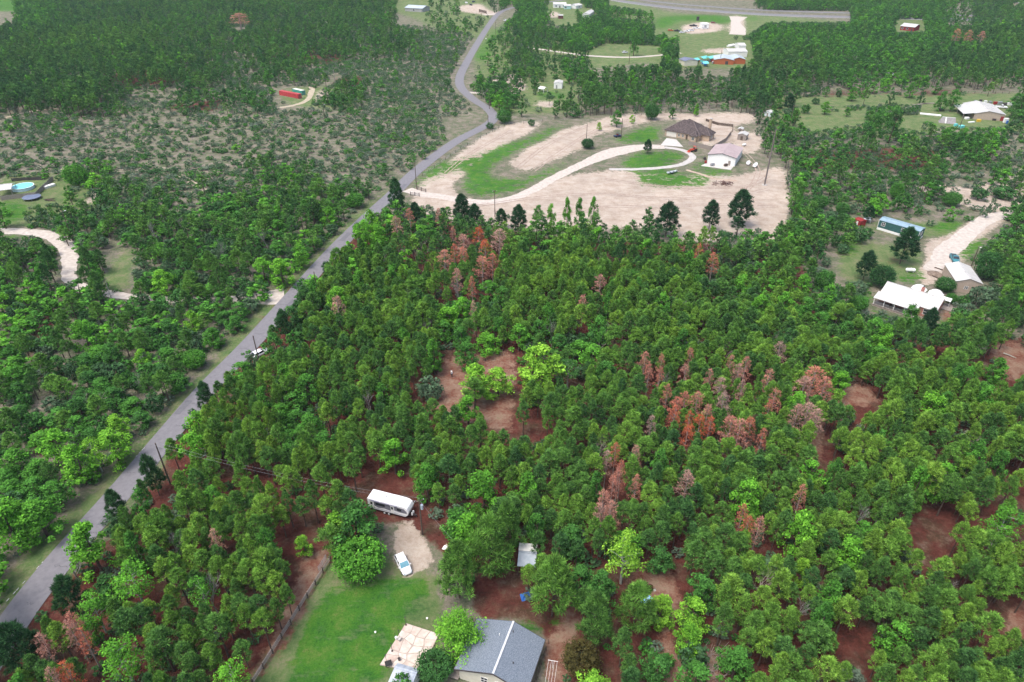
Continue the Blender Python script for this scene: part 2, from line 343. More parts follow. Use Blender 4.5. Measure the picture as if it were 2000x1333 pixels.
    g = edge('grass', 2.0, .48, .92, src=boost(math_('ADD', math_('ADD', math_('MULTIPLY', n_str, .3), math_('MULTIPLY', n_mid, .35)), math_('MULTIPLY', n_edge, .35)), 1.5))
    col = mix(g, col, grass)
    br = math_('MULTIPLY_ADD', n_big, .5, .75)
    vs = _n(t, 'ShaderNodeMix', data_type='RGBA', blend_type='MULTIPLY'); vs.inputs[0].default_value = 1
    t.links.new(col, vs.inputs[6]); t.links.new(br, vs.inputs[7])
    t.links.new(vs.outputs[2], b.inputs['Base Color'])
    bp = _n(t, 'ShaderNodeBump'); bp.inputs['Strength'].default_value = .9; bp.inputs['Distance'].default_value = .3
    t.links.new(n_fine, bp.inputs['Height']); t.links.new(bp.outputs[0], b.inputs['Normal'])
    return m
build_ground()

# ---------------------------------------------------------------- roads and tracks
M_ASPH = mat('asphalt', (.200, .196, .212), (.135, .133, .147), 1.1, .9, bump=.3, c3=(.172, .169, .184), contrast=(.25, .75))
M_GRAVEL = mat('pale_gravel', (.38, .33, .29), (.52, .48, .43), .8, .95, bump=.3)
M_DIRT = mat('dirt_track', (.32, .23, .17), (.46, .37, .30), .5, .95, bump=.3)
M_TRACK = mat('worn_track', (.30, .26, .18), (.44, .38, .29), .6, .95, bump=.2)
def smooth_line(pts, step=2.0):
    pts = [Vector((p[0], p[1], 0)) for p in pts]; out = []
    for i in range(len(pts) - 1):
        p0 = pts[max(i - 1, 0)]; p1 = pts[i]; p2 = pts[i + 1]; p3 = pts[min(i + 2, len(pts) - 1)]
        n = max(2, int((p2 - p1).length / step))
        for k in range(n):
            u = k / n
            out.append(.5 * ((2 * p1) + (p2 - p0) * u + (2 * p0 - 5 * p1 + 4 * p2 - p3) * u * u + (3 * p1 - p0 - 3 * p2 + p3) * u ** 3))
    out.append(pts[-1]); return out
ribbon_n = [0]
def ribbon(name, pix, width, m, z=.02, step=2.0, rag=0.0, label=None, offs=(0,), world=False):
    if rag: ribbon_n[0] += 1; z = .004 + .0035 * ribbon_n[0]
    line = smooth_line([p if world else P(*p[:2]) for p in pix], step)
    ws = [p[2] if len(p) > 2 else width for p in pix]; nseg = len(line)
    mb = MB()
    for off in offs:
        vs = []; fs = []
        for i, p in enumerate(line):
            d = (line[min(i + 1, nseg - 1)] - line[max(i - 1, 0)]).normalized(); s = Vector((-d.y, d.x, 0))
            fi = i / (nseg - 1) * (len(ws) - 1); j = min(int(fi), len(ws) - 2); wd = ws[j] + (ws[j + 1] - ws[j]) * (fi - j)
            a = random.uniform(-rag, rag); b = random.uniform(-rag, rag)
            vs += [p + s * (off + wd / 2 + a) + Vector((0, 0, z)), p + s * off + Vector((0, 0, z + .03 if rag == 0 else z)), p + s * (off - wd / 2 + b) + Vector((0, 0, z))]
            if i: k = 3 * i; fs += [(k - 3, k - 2, k + 1, k), (k - 2, k - 1, k + 2, k + 1)]
        mb.add(vs, fs)
    me = mb.mesh(name, m); o = link(bpy.data.objects.new(name, me)); o['kind'] = 'structure'
    for pgn in me.polygons:
        if pgn.normal.z < 0: pgn.flip()
    if label: o['label'] = label
    return o, line
road_c = [(-77.5, 40), (-78.9, 63), (-78.4, 77.0), (-75.7, 95), (-73.6, 112), (-71.3, 129), (-66.8, 151), (-58.6, 201), (-52.0, 232), (-46.3, 255), (-39.8, 284), (-27.0, 323)]
tail = [P(960, 238), P(955, 215), P(925, 195), P(901, 172), P(898, 152), P(909, 127), P(931, 88), P(955, 50), P(974, 27), P(1000, 16), P(1060, 6), P(1120, -2)]
ribbon('road', [(x, y) for x, y in road_c] + tail, 5.5, M_ASPH, .09, world=True, label='grey two-lane asphalt road running up the left of the picture')
# worn paler crumbs of the old edge line
M_OLDLINE = mat('worn_white_paint', (.5, .5, .5), (.33, .33, .34), 1.5, .9)
mb = MB()
for a, b in (((8, 1176), (52, 1128)), ((62, 1118), (80, 1098)), ((262, 893), (282, 872))):
    p, q = P(*a), P(*b); n = 7
    for k in range(n):
        if random.random() < .3: continue
        u0, u1 = k / n, (k + .8) / n
        A = Vector((p[0] + (q[0] - p[0]) * u0 + .35, p[1] + (q[1] - p[1]) * u0, .135)); B = Vector((p[0] + (q[0] - p[0]) * u1 + .35, p[1] + (q[1] - p[1]) * u1, .135))
        mb.add([A, A + Vector((.16, .05, 0)), B + Vector((.14, .05, 0)), B], [(0, 1, 2, 3)])
mb.build('edge_line', M_OLDLINE)['kind'] = 'structure'
hw = [(1150, -12), (1210, 2), (1300, 14), (1380, 21), (1500, 29), (1660, 34), (1850, 38), (2050, 40)]
ribbon('highway', hw, 15, M_ASPH, .10, 6, label='wide grey highway crossing the top right of the picture')
ribbon('highway_shoulder', [(x, y - 8) for x, y in hw], 9, M_ASPH, .08, 6, label='far carriageway of the highway')
ribbon('highway_line', [(x, y + 2.2) for x, y in hw], .8, mat('road_paint', (.6, .6, .58), (.5, .5, .5), 1), .19, 6)
ribbon('highway_driveway', [(1442, 33, 18), (1437, 45, 8), (1442, 56, 12), (1440, 68, 14)], 10, M_GRAVEL, .05, 2, .3)
ribbon('gravel_driveway', [(795, 371, 5), (822, 379, 5), (860, 384, 4.6), (905, 392, 4.6), (950, 395, 4.8), (1000, 388, 4.8), (1045, 369, 4.8), (1080, 349, 5), (1130, 325, 5.5), (1185, 302, 8), (1225, 292, 10), (1262, 287, 8), (1298, 288, 5)], 5, M_GRAVEL, .03, 1.5, .25, 'pale gravel driveway curving up to the brown roofed house')
ribbon('gravel_loop', [(1298, 288, 3), (1330, 293, 3), (1348, 301, 3), (1352, 310, 3), (1330, 322, 3), (1290, 328, 3), (1240, 331, 2.6), (1190, 331, 2.5)], 3, mat('grey_gravel', (.36, .34, .32), (.48, .46, .44), .8), .035, 1.5, .2)
ribbon('sand_path', [(1340, 332), (1370, 341), (1400, 350), (1440, 353)], 1.6, M_DIRT, .04, 1.5, .2)
ribbon('dirt_drive', [(-60, 452, 5), (0, 452, 5), (50, 453, 5), (90, 458, 5), (118, 470, 5.4), (134, 492, 5), (136, 520, 5), (138, 548, 4.4), (175, 568, 4), (215, 574, 4), (245, 579, 3.6), (300, 583, 3.4), (350, 586, 3.4), (430, 585, 3.6), (510, 583, 6), (555, 578, 11)], 5, M_GRAVEL, .03, 2, .3, 'pale sandy driveway winding from the road through the left wood')
ribbon('grass_track', [(190, 335), (250, 333), (310, 329), (345, 340), (372, 355), (400, 372)], .7, M_TRACK, .03, 2, .15, offs=(-.9, .9), label='two pale wheel ruts across the brush')
ribbon('container_track', [(530, 212, 3), (570, 207, 3), (600, 196, 3.5), (609, 178, 3.5), (612, 165, 3), (640, 148, 3), (700, 138, 2.5), (760, 135, 2)], 2.6, M_TRACK, .03, 2, .3, 'pale dirt track passing the red and green containers')
ribbon('dirt_track', [(-30, 238), (20, 228), (50, 220), (90, 214)], 2.2, M_TRACK, .03, 2, .3, 'faint pale track on the left edge of the brush')
ribbon('lane', [(1030, 93, 4), (1100, 103, 4), (1160, 110, 5), (1240, 112, 4), (1330, 104, 4)], 4, M_GRAVEL, .03, 2, .3, 'pale lane crossing the green pasture')
ribbon('side_lane', [(912, 181, 4), (960, 183, 3), (1010, 184, 3)], 3, M_GRAVEL, .03, 2, .2)
ribbon('curved_track', [(1728, -4), (1722, 6), (1731, 14), (1745, 17)], 5, M_DIRT, .03, 2, .3)
ribbon('ranch_drive', [(1815, 530, 4), (1835, 512, 6), (1850, 490, 7), (1875, 470, 6), (1900, 448, 5.5), (1930, 428, 6), (1965, 419, 5), (2030, 410, 5)], 6, M_GRAVEL, .03, 1.5, .3, 'broad pale gravel drive leading to the green mobile home')
ribbon('side_drive', [(944, 30, 6), (975, 27, 8)], 6, M_GRAVEL, .05, 2, .2)
0 and ribbon('forest_drive', [(770, 1010, 3), (800, 1045, 4), (820, 1080, 6), (830, 1110, 4), (800, 1140, 2)], 4, mat('pink_gravel', (.29, .19, .165), (.40, .32, .29), .9, bump=.3), .02, .8, .35, 'pinkish gravel drive beside the white car')

# ruts left by tyres in the bare sand, and patches on the road
M_RUT = mat('packed_sand', (.25, .18, .145), (.40, .325, .275), 1.2, .95, contrast=(.4, .6))
for pts in ([(850, 410), (950, 400), (1060, 385), (1180, 380), (1300, 388), (1420, 385), (1500, 370)], [(1080, 420), (1180, 405), (1290, 405), (1400, 400), (1520, 405)], [(1040, 335), (1090, 300), (1150, 262), (1210, 240), (1290, 226), (1400, 224)], [(1010, 330), (1060, 290), (1120, 258), (1170, 238)], [(1440, 290), (1465, 310), (1480, 340), (1440, 380), (1330, 370)], [(870, 340), (920, 300), (1000, 255)], [(1180, 350), (1300, 365), (1450, 365), (1500, 345)]):
    ribbon('tyre_ruts', pts, .42, M_RUT, .02, 1.2, .16, offs=(-.85, .85))
M_PATCH = mat('newer_asphalt', (.12, .12, .135), (.15, .15, .165), 1.5, .9)
for yy, dx, l_, w2 in ((58, .9, 3.5, 1.6), (88, -1.4, 2.4, 1.3), (121, 1.2, 5, 1.5), (168, -1.2, 6, 1.6), (214, .8, 7, 1.8), (262, -1, 8, 1.6)):
    k = min(range(len(road_c) - 1), key=lambda q: abs(road_c[q][1] - yy)); a, b = Vector(road_c[k]), Vector(road_c[k + 1]); d = (b - a).normalized(); n_ = Vector((-d.y, d.x)); c_ = a + (b - a) * ((yy - a.y) / (b.y - a.y)) + n_ * dx
    q = [c_ + d * l_ * i + n_ * w2 * .5 * j for i, j in ((-.5, -1), (.5, -1), (.5, 1), (-.5, 1))]
    MB().add([(v.x, v.y, .128) for v in q], [(0, 1, 2, 3)]).build('road_patch', M_PATCH)['kind'] = 'structure'
M_CRACK = mat('tar_seal', (.05, .05, .055), (.08, .08, .085), 2, .6)
for yy in np.arange(55, 300, 7.5):
    k = max(i for i in range(len(road_c) - 1) if road_c[i][1] <= yy); a, b = Vector(road_c[k]), Vector(road_c[k + 1]); d = (b - a).normalized(); n_ = Vector((-d.y, d.x)); c_ = a + (b - a) * ((yy - a.y) / (b.y - a.y))
    mb = MB(); st = random.uniform(-2.6, 0); en = st + random.uniform(1, 3.0); prev = None
    for j in range(7):
        v = c_ + n_ * (st + (en - st) * j / 6) + d * random.uniform(-.3, .3)
        if prev is not None: mb.add([(prev.x, prev.y, .131), (v.x, v.y, .131), (v.x + d.x * .08, v.y + d.y * .08, .131), (prev.x + d.x * .08, prev.y + d.y * .08, .131)], [(0, 1, 2, 3)])
        prev = v
    mb.build('road_crack', M_CRACK)['kind'] = 'structure'
# ---------------------------------------------------------------- buildings
M_GLASS = mat('dark_glass', (.02, .025, .03), (.04, .05, .06), 1, .12, spec=.6)
M_WHITE = mat('white_paint', (.80, .80, .78), (.70, .70, .68), 1.2, .6)
M_WROOF = mat('white_metal_roof', (.56, .56, .545), (.42, .41, .39), .45, .5, stretch=(1, .25, 1), contrast=(.3, .75)); M_SEAM = mat('roof_seam', (.40, .40, .39), (.34, .34, .33), 1)
M_CREAM = mat('cream_siding', (.66, .63, .52), (.58, .55, .45), 1.5, .8)
M_TAN = mat('tan_siding', (.44, .36, .29), (.38, .31, .25), 1.5, .8)
M_SHINGLE = mat('grey_shingles', (.075, .10, .13), (.25, .29, .34), 9, .9, c3=(.15, .18, .22), stretch=(1.6, .8, 1), bump=.5)
M_BSHING = mat('brown_shingles', (.035, .028, .03), (.13, .105, .10), 1.6, .9, c3=(.07, .055, .055), bump=.5)
M_MAUVE = mat('mauve_metal_roof', (.34, .27, .27), (.41, .34, .34), .6, .5)
M_BRICK = brick_mat('red_brick', (.34, .10, .075), (.42, .16, .12), (.45, .38, .34))
M_TBRICK = brick_mat('tan_brick', (.38, .26, .17), (.48, .36, .25), (.5, .44, .38))
M_GREEN = mat('green_siding', (.025, .085, .08), (.04, .12, .11), 1.5, .6)
M_GALV = mat('galvanised_roof', (.36, .42, .47), (.48, .54, .58), .8, .4)
M_REDW = mat('red_painted_wood', (.30, .03, .03), (.20, .02, .02), 1.5, .8)
M_WOOD = mat('weathered_wood', (.20, .17, .15), (.33, .29, .26), 3, .95, stretch=(1, 1, 4))
M_DWOOD = mat('dark_wood', (.07, .05, .04), (.13, .10, .08), 3, .95)
M_CONC = mat('concrete', (.42, .40, .37), (.52, .50, .475), .8, .9)
M_STEEL = mat('grey_steel', (.25, .26, .28), (.35, .36, .38), 2, .5, .3)
M_BLACK = mat('black_rubber', (.015, .015, .016), (.03, .03, .03), 2, .7)
M_ORANGEW = mat('orange_wood_siding', (.45, .13, .05), (.36, .10, .04), 2, .85)
M_TEAL = mat('teal_tarpaulin', (.10, .50, .48), (.20, .62, .60), .8, .5)
M_TRIM = mat('dark_trim', (.05, .045, .045), (.07, .06, .06), 2, .7)

def put(o, loc): o.location = loc
def frame2(A, B):
    """local frame: origin mid of A-B, x axis A->B"""
    ax = math.atan2(B[1] - A[1], B[0] - A[0]); return ((A[0] + B[0]) / 2, (A[1] + B[1]) / 2), ax, math.hypot(B[0] - A[0], B[1] - A[1])
def window(par, x, y, z, w_, h_, face, mf=None, cross=True):
    """face: 'y-','y+','x-','x+' outward; a part with its pane as sub-part"""
    f = MB(); p = MB(); t = .07
    sgn = -1 if face[1] == '-' else 1
    def B(mb, a0, a1, z0, z1, d0, d1):
        if face[0] == 'y': mb.box(x + a0, x + a1, y + min(sgn * d0, sgn * d1), y + max(sgn * d0, sgn * d1), z + z0, z + z1)
        else: mb.box(x + min(sgn * d0, sgn * d1), x + max(sgn * d0, sgn * d1), y + a0, y + a1, z + z0, z + z1)
    W, H2 = w_ / 2, h_ / 2
    B(f, -W - t, -W, -H2 - t, H2 + t, -.02, .06); B(f, W, W + t, -H2 - t, H2 + t, -.02, .06)
    B(f, -W, W, H2, H2 + t, -.02, .06); B(f, -W, W, -H2 - t, -H2, -.02, .08)
    if cross: B(f, -.03, .03, -H2, H2, -.01, .05); B(f, -W, -.031, -.025, .025, -.01, .048); B(f, .031, W, -.025, .025, -.01, .048)
    fo = f.build('window', mf or M_WHITE, par); B(p, -W, W, -H2, H2, -.03, .012); p.build('pane', M_GLASS, fo); return fo
def door(par, x, y, z0, w_, h_, face, md=None):
    mb = MB(); s = -1 if face[1] == '-' else 1
    if face[0] == 'y': mb.box(x - w_ / 2, x + w_ / 2, min(y, y + s * .06), max(y, y + s * .06), z0, z0 + h_)
    else: mb.box(min(x, x + s * .06), max(x, x + s * .06), y - w_ / 2, y + w_ / 2, z0, z0 + h_)
    return mb.build('door', md or M_WHITE, par)

def gable(name, label, cat, A, B, zr, ze, wl, wr, mw, mr, ov=.45, wins=(), doors=(), zl=None, zrr=None, seams=True, ridge=None, inset=.0, open_sides=False, gr=None):
    """gabled building; A,B ridge ends on the map; wl/wr half widths left/right of A->B. wins: (side,pos,z,w,h)"""
    c, ax, L = frame2(A, B); root = thing(name, label, cat, (c[0], c[1], 0), ax, gr)
    h = L / 2; zl = ze if zl is None else zl; zrr = ze if zrr is None else zrr
    hw = h - ov
    sl_l = (zr - zl) / wl; sl_r = (zr - zrr) / wr
    yl, yr = wl - ov, -(wr - ov)
    eps = .12
    prof = [(yr, 0), (yl, 0), (yl, zr - sl_l * yl - eps), (0, zr - eps - .03), (yr, zr + sl_r * yr - eps)]
    if not open_sides:
        wb = MB(); n = len(prof)
        wb.add([(-hw, y, z) for y, z in prof] + [(hw, y, z) for y, z in prof], [tuple(range(n)), tuple(n + i for i in reversed(range(n)))] + [(i, i + n, (i + 1) % n + n, (i + 1) % n) for i in range(n)])
        wb.build('wall', mw, root)
    else:
        for sx in (-hw, hw):
            for sy, zz in ((yl, prof[2][1]), (yr, prof[4][1])):
                MB().box(sx - .08, sx + .08, sy - .08, sy + .08, 0, zz).build('post', mw, root)
    t = .1
    for nm, y1, z1 in (('roof', wl, zl), ('roof', -wr, zrr)):
        ro = MB().slab([(-h, 0, zr), (h, 0, zr), (h, y1, z1), (-h, y1, z1)], t).build(nm, mr, root)
        if seams:
            sb = MB(); k = int(L / .9)
            for i in range(1, k):
                x = -h + L * i / k; sb.bar((x, 0, zr + .01), (x, y1 * .99, z1 + .015 + (zr - z1) * .01), .07, .05)
            s_ = sb.build('seam', M_SEAM if mr is M_WROOF else mr, ro); s_['kind'] = 'stuff'
    rc = MB(); rc.bar((-h - .02, 0, zr + .03), (h + .02, 0, zr + .03), .3, .08); rc.build('ridge_cap', ridge or mr, root)
    for sd_, pos, z, a, b in wins:
        if sd_ == 'L': window(root, pos, yl, z, a, b, 'y+')
        elif sd_ == 'R': window(root, pos, yr, z, a, b, 'y-')
        elif sd_ == 'A': window(root, -hw, pos, z, a, b, 'x-')
        else: window(root, hw, pos, z, a, b, 'x+')
    for sd_, pos, a, b, md in doors:
        if sd_ == 'L': door(root, pos, yl, 0.02, a, b, 'y+', md)
        elif sd_ == 'R': door(root, pos, yr, 0.02, a, b, 'y-', md)
        elif sd_ == 'A': door(root, -hw, pos, 0.02, a, b, 'x-', md)
        else: door(root, hw, pos, 0.02, a, b, 'x+', md)
    return root, h, yl, yr

# grey shingled house at the bottom edge (ridge runs away from the camera; near end just past the lower frame edge)
A = P(963, 1316, 5.0); B = P(1003, 1214, 5.0)
c, ax, L = frame2(A, B)
gh, h, yl, yr = gable('grey_roof_house', 'cream house with a blue grey shingle roof and pale ridge at the bottom edge', 'house', A, B, 5.0, 2.9, 6.0, 5.0, M_CREAM, M_SHINGLE, .5,
    wins=[('A', 1.6, 1.75, .9, 1.2), ('A', -.6, 1.75, .9, 1.2), ('A', -3.4, 1.75, 1.3, 1.1)], seams=False, ridge=mat('pale_ridge', (.55, .57, .60), (.45, .47, .5), 2))
def fascia(root, pts, w_=.08, h_=.2, m=None):
    mb = MB()
    for a, b in pts: mb.bar(a, b, w_, h_)
    return mb.build('fascia', m or M_WHITE, root)
fascia(gh, [((-h - .04, 0, 4.86), (-h - .04, 6.0, 2.78)), ((-h - .04, 0, 4.86), (-h - .04, -5.0, 2.78)), ((h + .04, 0, 4.86), (h + .04, -5.0, 2.78)), ((h + .04, 0, 4.86), (h + .04, 6.0, 2.78)), ((-h, -5.05, 2.76), (h, -5.05, 2.76)), ((-h, 6.05, 2.76), (h, 6.05, 2.76))], m=M_TRIM)
for x, y in ((h - 2.6, 1.3), (h - 1.6, -.5), (h - 5.9, -2.0)):
    sl_ = (5 - 2.9) / (6.0 if y > 0 else 5.0); MB().tube([(x, y, 5 - abs(y) * sl_ - .05), (x, y, 5 - abs(y) * sl_ + .4)], .07, 8).build('roof_vent', M_WHITE if y > 0 else M_TRIM, gh)
dk = MB().box(-h, -h + 3.5, 5.56, 7.2, .35, .45)
dk.build('porch_deck', M_WOOD, gh)
for i in range(4): MB().box(-h + .1, -h + 3.4, 7.1, 7.16, .7 + i * .18, .75 + i * .18).build('rail', M_WOOD, gh)
for i in range(9): MB().bar((-h + .2 + i * 1.25, -5.2, 0), (-h + .2 + i * 1.25, -5.2, 1.0), .09).build('side_post', M_DWOOD, gh)
MB().bar((-h, -5.2, 1.0), (h, -5.2, 1.0), .08, .12).build('side_rail', M_DWOOD, gh)

# small shed in the bottom edge with grey roof, next to the patio
A = P(766, 1308, 2.6); B = P(812, 1321, 2.6)
c, ax, L = frame2(A, B)
gable('patio_shed', 'small shed with a streaky grey metal roof at the corner of the stone patio', 'shed', P(771, 1303, 2.7), P(814, 1316, 2.7), 2.75, 2.35, .9, 3.4, M_WHITE, mat('streaky_grey_roof', (.26, .30, .36), (.45, .49, .54), 1.2, .5, stretch=(1, .3, 1)), .12, wins=[('B', -1.2, 1.4, .7, .7)])

# stone patio: crazy paving slabs
pa = [P(793, 1219), P(858, 1240), P(822, 1316), P(742, 1300)]
pt = thing('stone_patio', 'raised patio of irregular pale paving stones beside the shed', 'patio', (*pa[0], 0))
o0 = Vector((pa[0][0], pa[0][1], 0)); e1 = Vector((*pa[1], 0)) - o0; e2 = Vector((*pa[3], 0)) - o0; e3 = Vector((*pa[2], 0)) - o0
def bil(u, v): return e1 * u * (1 - v) + e2 * v * (1 - u) + e3 * u * v
bs = MB(); bs.slab([bil(0, 0) + Vector((0, 0, .20)), bil(1, 0) + Vector((0, 0, .20)), bil(1, 1) + Vector((0, 0, .20)), bil(0, 1) + Vector((0, 0, .20))], .2)
bs.build('patio_base', mat('mortar', (.33, .27, .23), (.42, .36, .31), 2, .95), pt)
st_m = [mat('paving_a', (.60, .54, .48), (.44, .36, .31), 1.1, .9), mat('paving_b', (.50, .42, .36), (.62, .56, .50), 1.3, .9), mat('paving_c', (.42, .32, .27), (.55, .47, .41), 1.2, .9)]
NU, NV = 4, 5
gp = {}
for i in range(NU + 1):
    for j in range(NV + 1):
        u, v = i / NU, j / NV
        if 0 < i < NU: u += random.uniform(-.08, .08)
        if 0 < j < NV: v += random.uniform(-.07, .07)
        gp[i, j] = (u, v)
for i in range(NU):
    for j in range(NV):
        q = [gp[i, j], gp[i + 1, j], gp[i + 1, j + 1], gp[i, j + 1]]
        cu = sum(a for a, b in q) / 4; cv = sum(b for a, b in q) / 4
        z = .235 + random.uniform(0, .03)
        pts = []
        for a, b in q:
            pts.append(bil(cu + (a - cu) * .965, cv + (b - cv) * .965) + Vector((0, 0, z)))
        pts2 = []
        for k in range(4):
            m_ = (pts[k] + pts[(k + 1) % 4]) / 2; cc = sum(pts, Vector()) / 4
            pts2 += [pts[k].lerp(cc, random.uniform(.0, .16)), m_.lerp(cc, random.uniform(0, .05))]
        MB().slab(pts2, .05).build('paving_stone', random.choice(st_m), pt)
def W(p, z=0): return Vector((p[0], p[1], z))
for k, (px, py) in enumerate(((793, 1221), (780, 1246), (766, 1272), (755, 1294))):
    x, y = P(px, py, .26)
    po = thing('patio_post', ['dark lantern post at the far corner of the stone patio', 'dark lantern post behind the pale pots on the patio edge', 'dark lantern post halfway along the left patio edge', 'dark lantern post beside the black patio chair'][k], 'post', (x, y, .26), group='dark posts along the patio edge')
    MB().lathe([(.16, 0), (.14, .12), (.05, .16)], 10).build('foot', M_DWOOD, po)
    MB().tube([(0, 0, .1), (0, 0, 1.9)], .035, 6).build('pole', M_DWOOD, po)
    MB().lathe([(.02, 1.75), (.08, 1.8), (.09, 1.98), (.02, 2.06)], 8).build('lantern', M_TRIM, po)
def pot(px, py, r, hh, m, label, z=.26):
    x, y = P(px, py, z); o = MB().lathe([(r * .7, 0), (r, hh * .9), (r * 1.08, hh), (r * .85, hh), (r * .8, hh * .75), (0.01, hh * .72)], 14).build('plant_pot', m); o.location = (x, y, z)
    tag(o, label, 'pot', 'pots on the patio'); return o
pot(780, 1251, .26, .5, M_CONC, 'pale grey pot standing next to the second patio post')
pot(774, 1249, .20, .55, M_WHITE, 'white tall pot at the patio edge left of the grey pot')
pot(780, 1290, .22, .45, M_TRIM, 'small black pot in the middle of the patio near the shed')
x, y = P(759, 1299, .26)
ch = thing('patio_table', 'black square low table at the near left corner of the patio', 'table', (x, y, .26), .35)
MB().box(-.5, .5, -.45, .45, .42, .48).build('top', M_BLACK, ch, bevel=.1)
for a in (-.4, .4):
    for b in (-.35, .35): MB().bar((a, b, 0), (a, b, .42), .05).build('leg', M_BLACK, ch)
for (px, py, lb) in ((834, 1209, 'small white bucket lying on the lawn left of the lime tree'), (733, 1236, 'small white bottle lying on the lawn left of the patio')):
    x, y = P(px, py); o = MB().lathe([(.12, 0), (.16, .28), (.13, .3)], 10).build('bucket', M_WHITE); o.location = (x, y, .0); o.rotation_euler = (.2, .1, 0); tag(o, lb, 'bucket')

# clothes line on the right of the house
x0, y0 = P(1080, 1291, 1.8); x1, y1 = P(1067, 1380, 1.8)
ax = math.atan2(y1 - y0, x1 - x0); L = math.hypot(x1 - x0, y1 - y0)
cl = thing('clothes_line', 'white T shaped clothes line with four wires right of the grey roofed house', 'clothes line', (x0, y0, 0), ax)
for xx in (0, L):
    p_ = MB().tube([(xx, 0, 0), (xx, 0, 1.8)], .04, 6).build('post', M_WHITE, cl); MB().bar((xx, -.75, 1.8), (xx, .75, 1.8), .06).build('crossbar', M_WHITE, p_)
for k in range(4): MB().bar((0, -.65 + k * .43, 1.82), (L, -.65 + k * .43, 1.82), .03).build('wire', M_WHITE, cl)

# rail fence on the left of the lawn
fa = P(646, 1096); fb = P(505, 1322); fa = Vector((*fa, 0)); fb = Vector((*fb, 0)); fb = fb + (fb - fa) * .06; n = 9
fe = thing('rail_fence', 'long weathered wooden rail fence running along the left side of the lawn', 'fence', fa)
for i in range(n + 1):
    p = (fb - fa) * (i / n) + Vector((random.uniform(-.05, .05), random.uniform(-.05, .05), 0))
    MB().box(p.x - .09, p.x + .09, p.y - .09, p.y + .09, 0, 1.35 + random.uniform(-.04, .05)).build('post', M_DWOOD, fe)
    if i < n:
        q = (fb - fa) * ((i + 1) / n)
        for zz in (.45, .85, 1.22): MB().bar(p + Vector((0, .09, zz + random.uniform(-.03, .03))), q + Vector((0, .09, zz + random.uniform(-.03, .03))), .10, .14).build('rail', M_WOOD, fe)
g0 = P(641, 1095); gt = thing('fence_gate', 'dark metal gate at the far end of the wooden rail fence', 'gate', (*g0, 0), math.atan2((fb - fa).y, (fb - fa).x))
for zz in (.35, .65, .95, 1.3): MB().bar((0, -.3, zz), (2.6, -.3, zz), .05).build('bar', M_STEEL, gt)
for xx in (0, 1.3, 2.6): MB().bar((xx, -.3, .2), (xx, -.3, 1.4), .06).build('stile', M_STEEL, gt)

# ranch house with white metal roof
A = P(1733, 550, 4.7); B = P(1845, 584, 4.7)
rh, h, yl, yr = gable('ranch_house', 'red brick ranch house with a long white metal roof and a covered front porch', 'house', A, B, 4.7, 2.75, 4.2, 5.0, M_BRICK, M_WROOF, .35,
    wins=[('R', 5.3, 1.55, 1.9, 1.5), ('R', -1.2, 1.5, 1.4, 1.1), ('R', 1.2, 1.5, 1.4, 1.1), ('L', 3, 1.5, 1.2, 1.1), ('B', -1.5, 1.5, .6, .6)], doors=[('R', -3.3, .95, 2.05, M_WHITE), ('R', .1, .95, 2.05, M_WHITE)])
px0, px1 = -h - .5, h - 4.2
pr = MB().slab([(px0, -4.3, 3.12), (px1, -4.3, 3.12), (px1, -8.0, 2.55), (px0, -8.0, 2.55)], .1).build('porch_roof', M_WROOF, rh)
sb = MB(); k = int((px1 - px0) / .9)
for i in range(1, k): xx = px0 + (px1 - px0) * i / k; sb.bar((xx, -4.3, 3.13), (xx, -7.95, 2.57), .05)
sb.build('seam', M_SEAM, pr)['kind'] = 'stuff'
pd = MB().box(px0 + .2, px1 - .1, -7.8, yr - .01, .3, .42).build('porch_deck', M_DWOOD, rh)
for i in range(14): MB().box(px0 + .2, px1 - .1, yr - .06 - (i + 1) * .22, yr - .08 - i * .22, .43, .46).build('deck_board', M_WOOD, pd)
MB().box(px0 + .2, px1 - .1, -7.86, -7.81, 0, .3).build('porch_skirt', M_WOOD, rh)
for i in range(5):
    xx = px0 + .35 + (px1 - px0 - .6) * i / 4; MB().box(xx - .07, xx + .07, -7.75, -7.61, .42, 2.55).build('porch_post', M_WHITE, rh)
    if i < 4:
        x2 = px0 + .35 + (px1 - px0 - .6) * (i + 1) / 4
        rl = MB().bar((xx + .08, -7.68, 1.35), (x2 - .08, -7.68, 1.35), .07).bar((xx + .08, -7.68, .6), (x2 - .08, -7.68, .6), .05)
        kk = int((x2 - xx) / .25)
        for j in range(1, kk): u = xx + (x2 - xx) * j / kk; rl.bar((u, -7.68, .6), (u, -7.68, 1.35), .035)
        rl.build('railing', M_STEEL, rh)
for i, xx in enumerate((-3.6, 1.6, 2.6)):
    cr_ = MB().box(xx - .28, xx + .28, -6.4, -5.85, .46, .9).box(xx - .28, xx + .28, -5.9, -5.8, .9, 1.35)
    c_ = cr_.build('porch_chair', M_DWOOD); c_.parent = None; c_.matrix_world = rh.matrix_world
    c_.location = rh.location; c_.rotation_euler = rh.rotation_euler; tag(c_, ['dark wooden chair on the left part of the porch', 'dark wooden chair at the middle of the porch', 'dark wooden chair toward the right end of the porch'][i], 'chair', 'porch chairs')
ck = MB().box(1.2, 2.0, .8, 1.5, 3.8, 5.6).build('chimney', M_BRICK, rh); MB().tube([(1.6, 1.15, 5.6), (1.6, 1.15, 6.1)], .16, 10).build('flue', M_TRIM, ck)
def from_local(root, x, y, z=0):
    a = root.rotation_euler.z; return Vector((root.location.x + x * math.cos(a) - y * math.sin(a), root.location.y + x * math.sin(a) + y * math.cos(a), z))
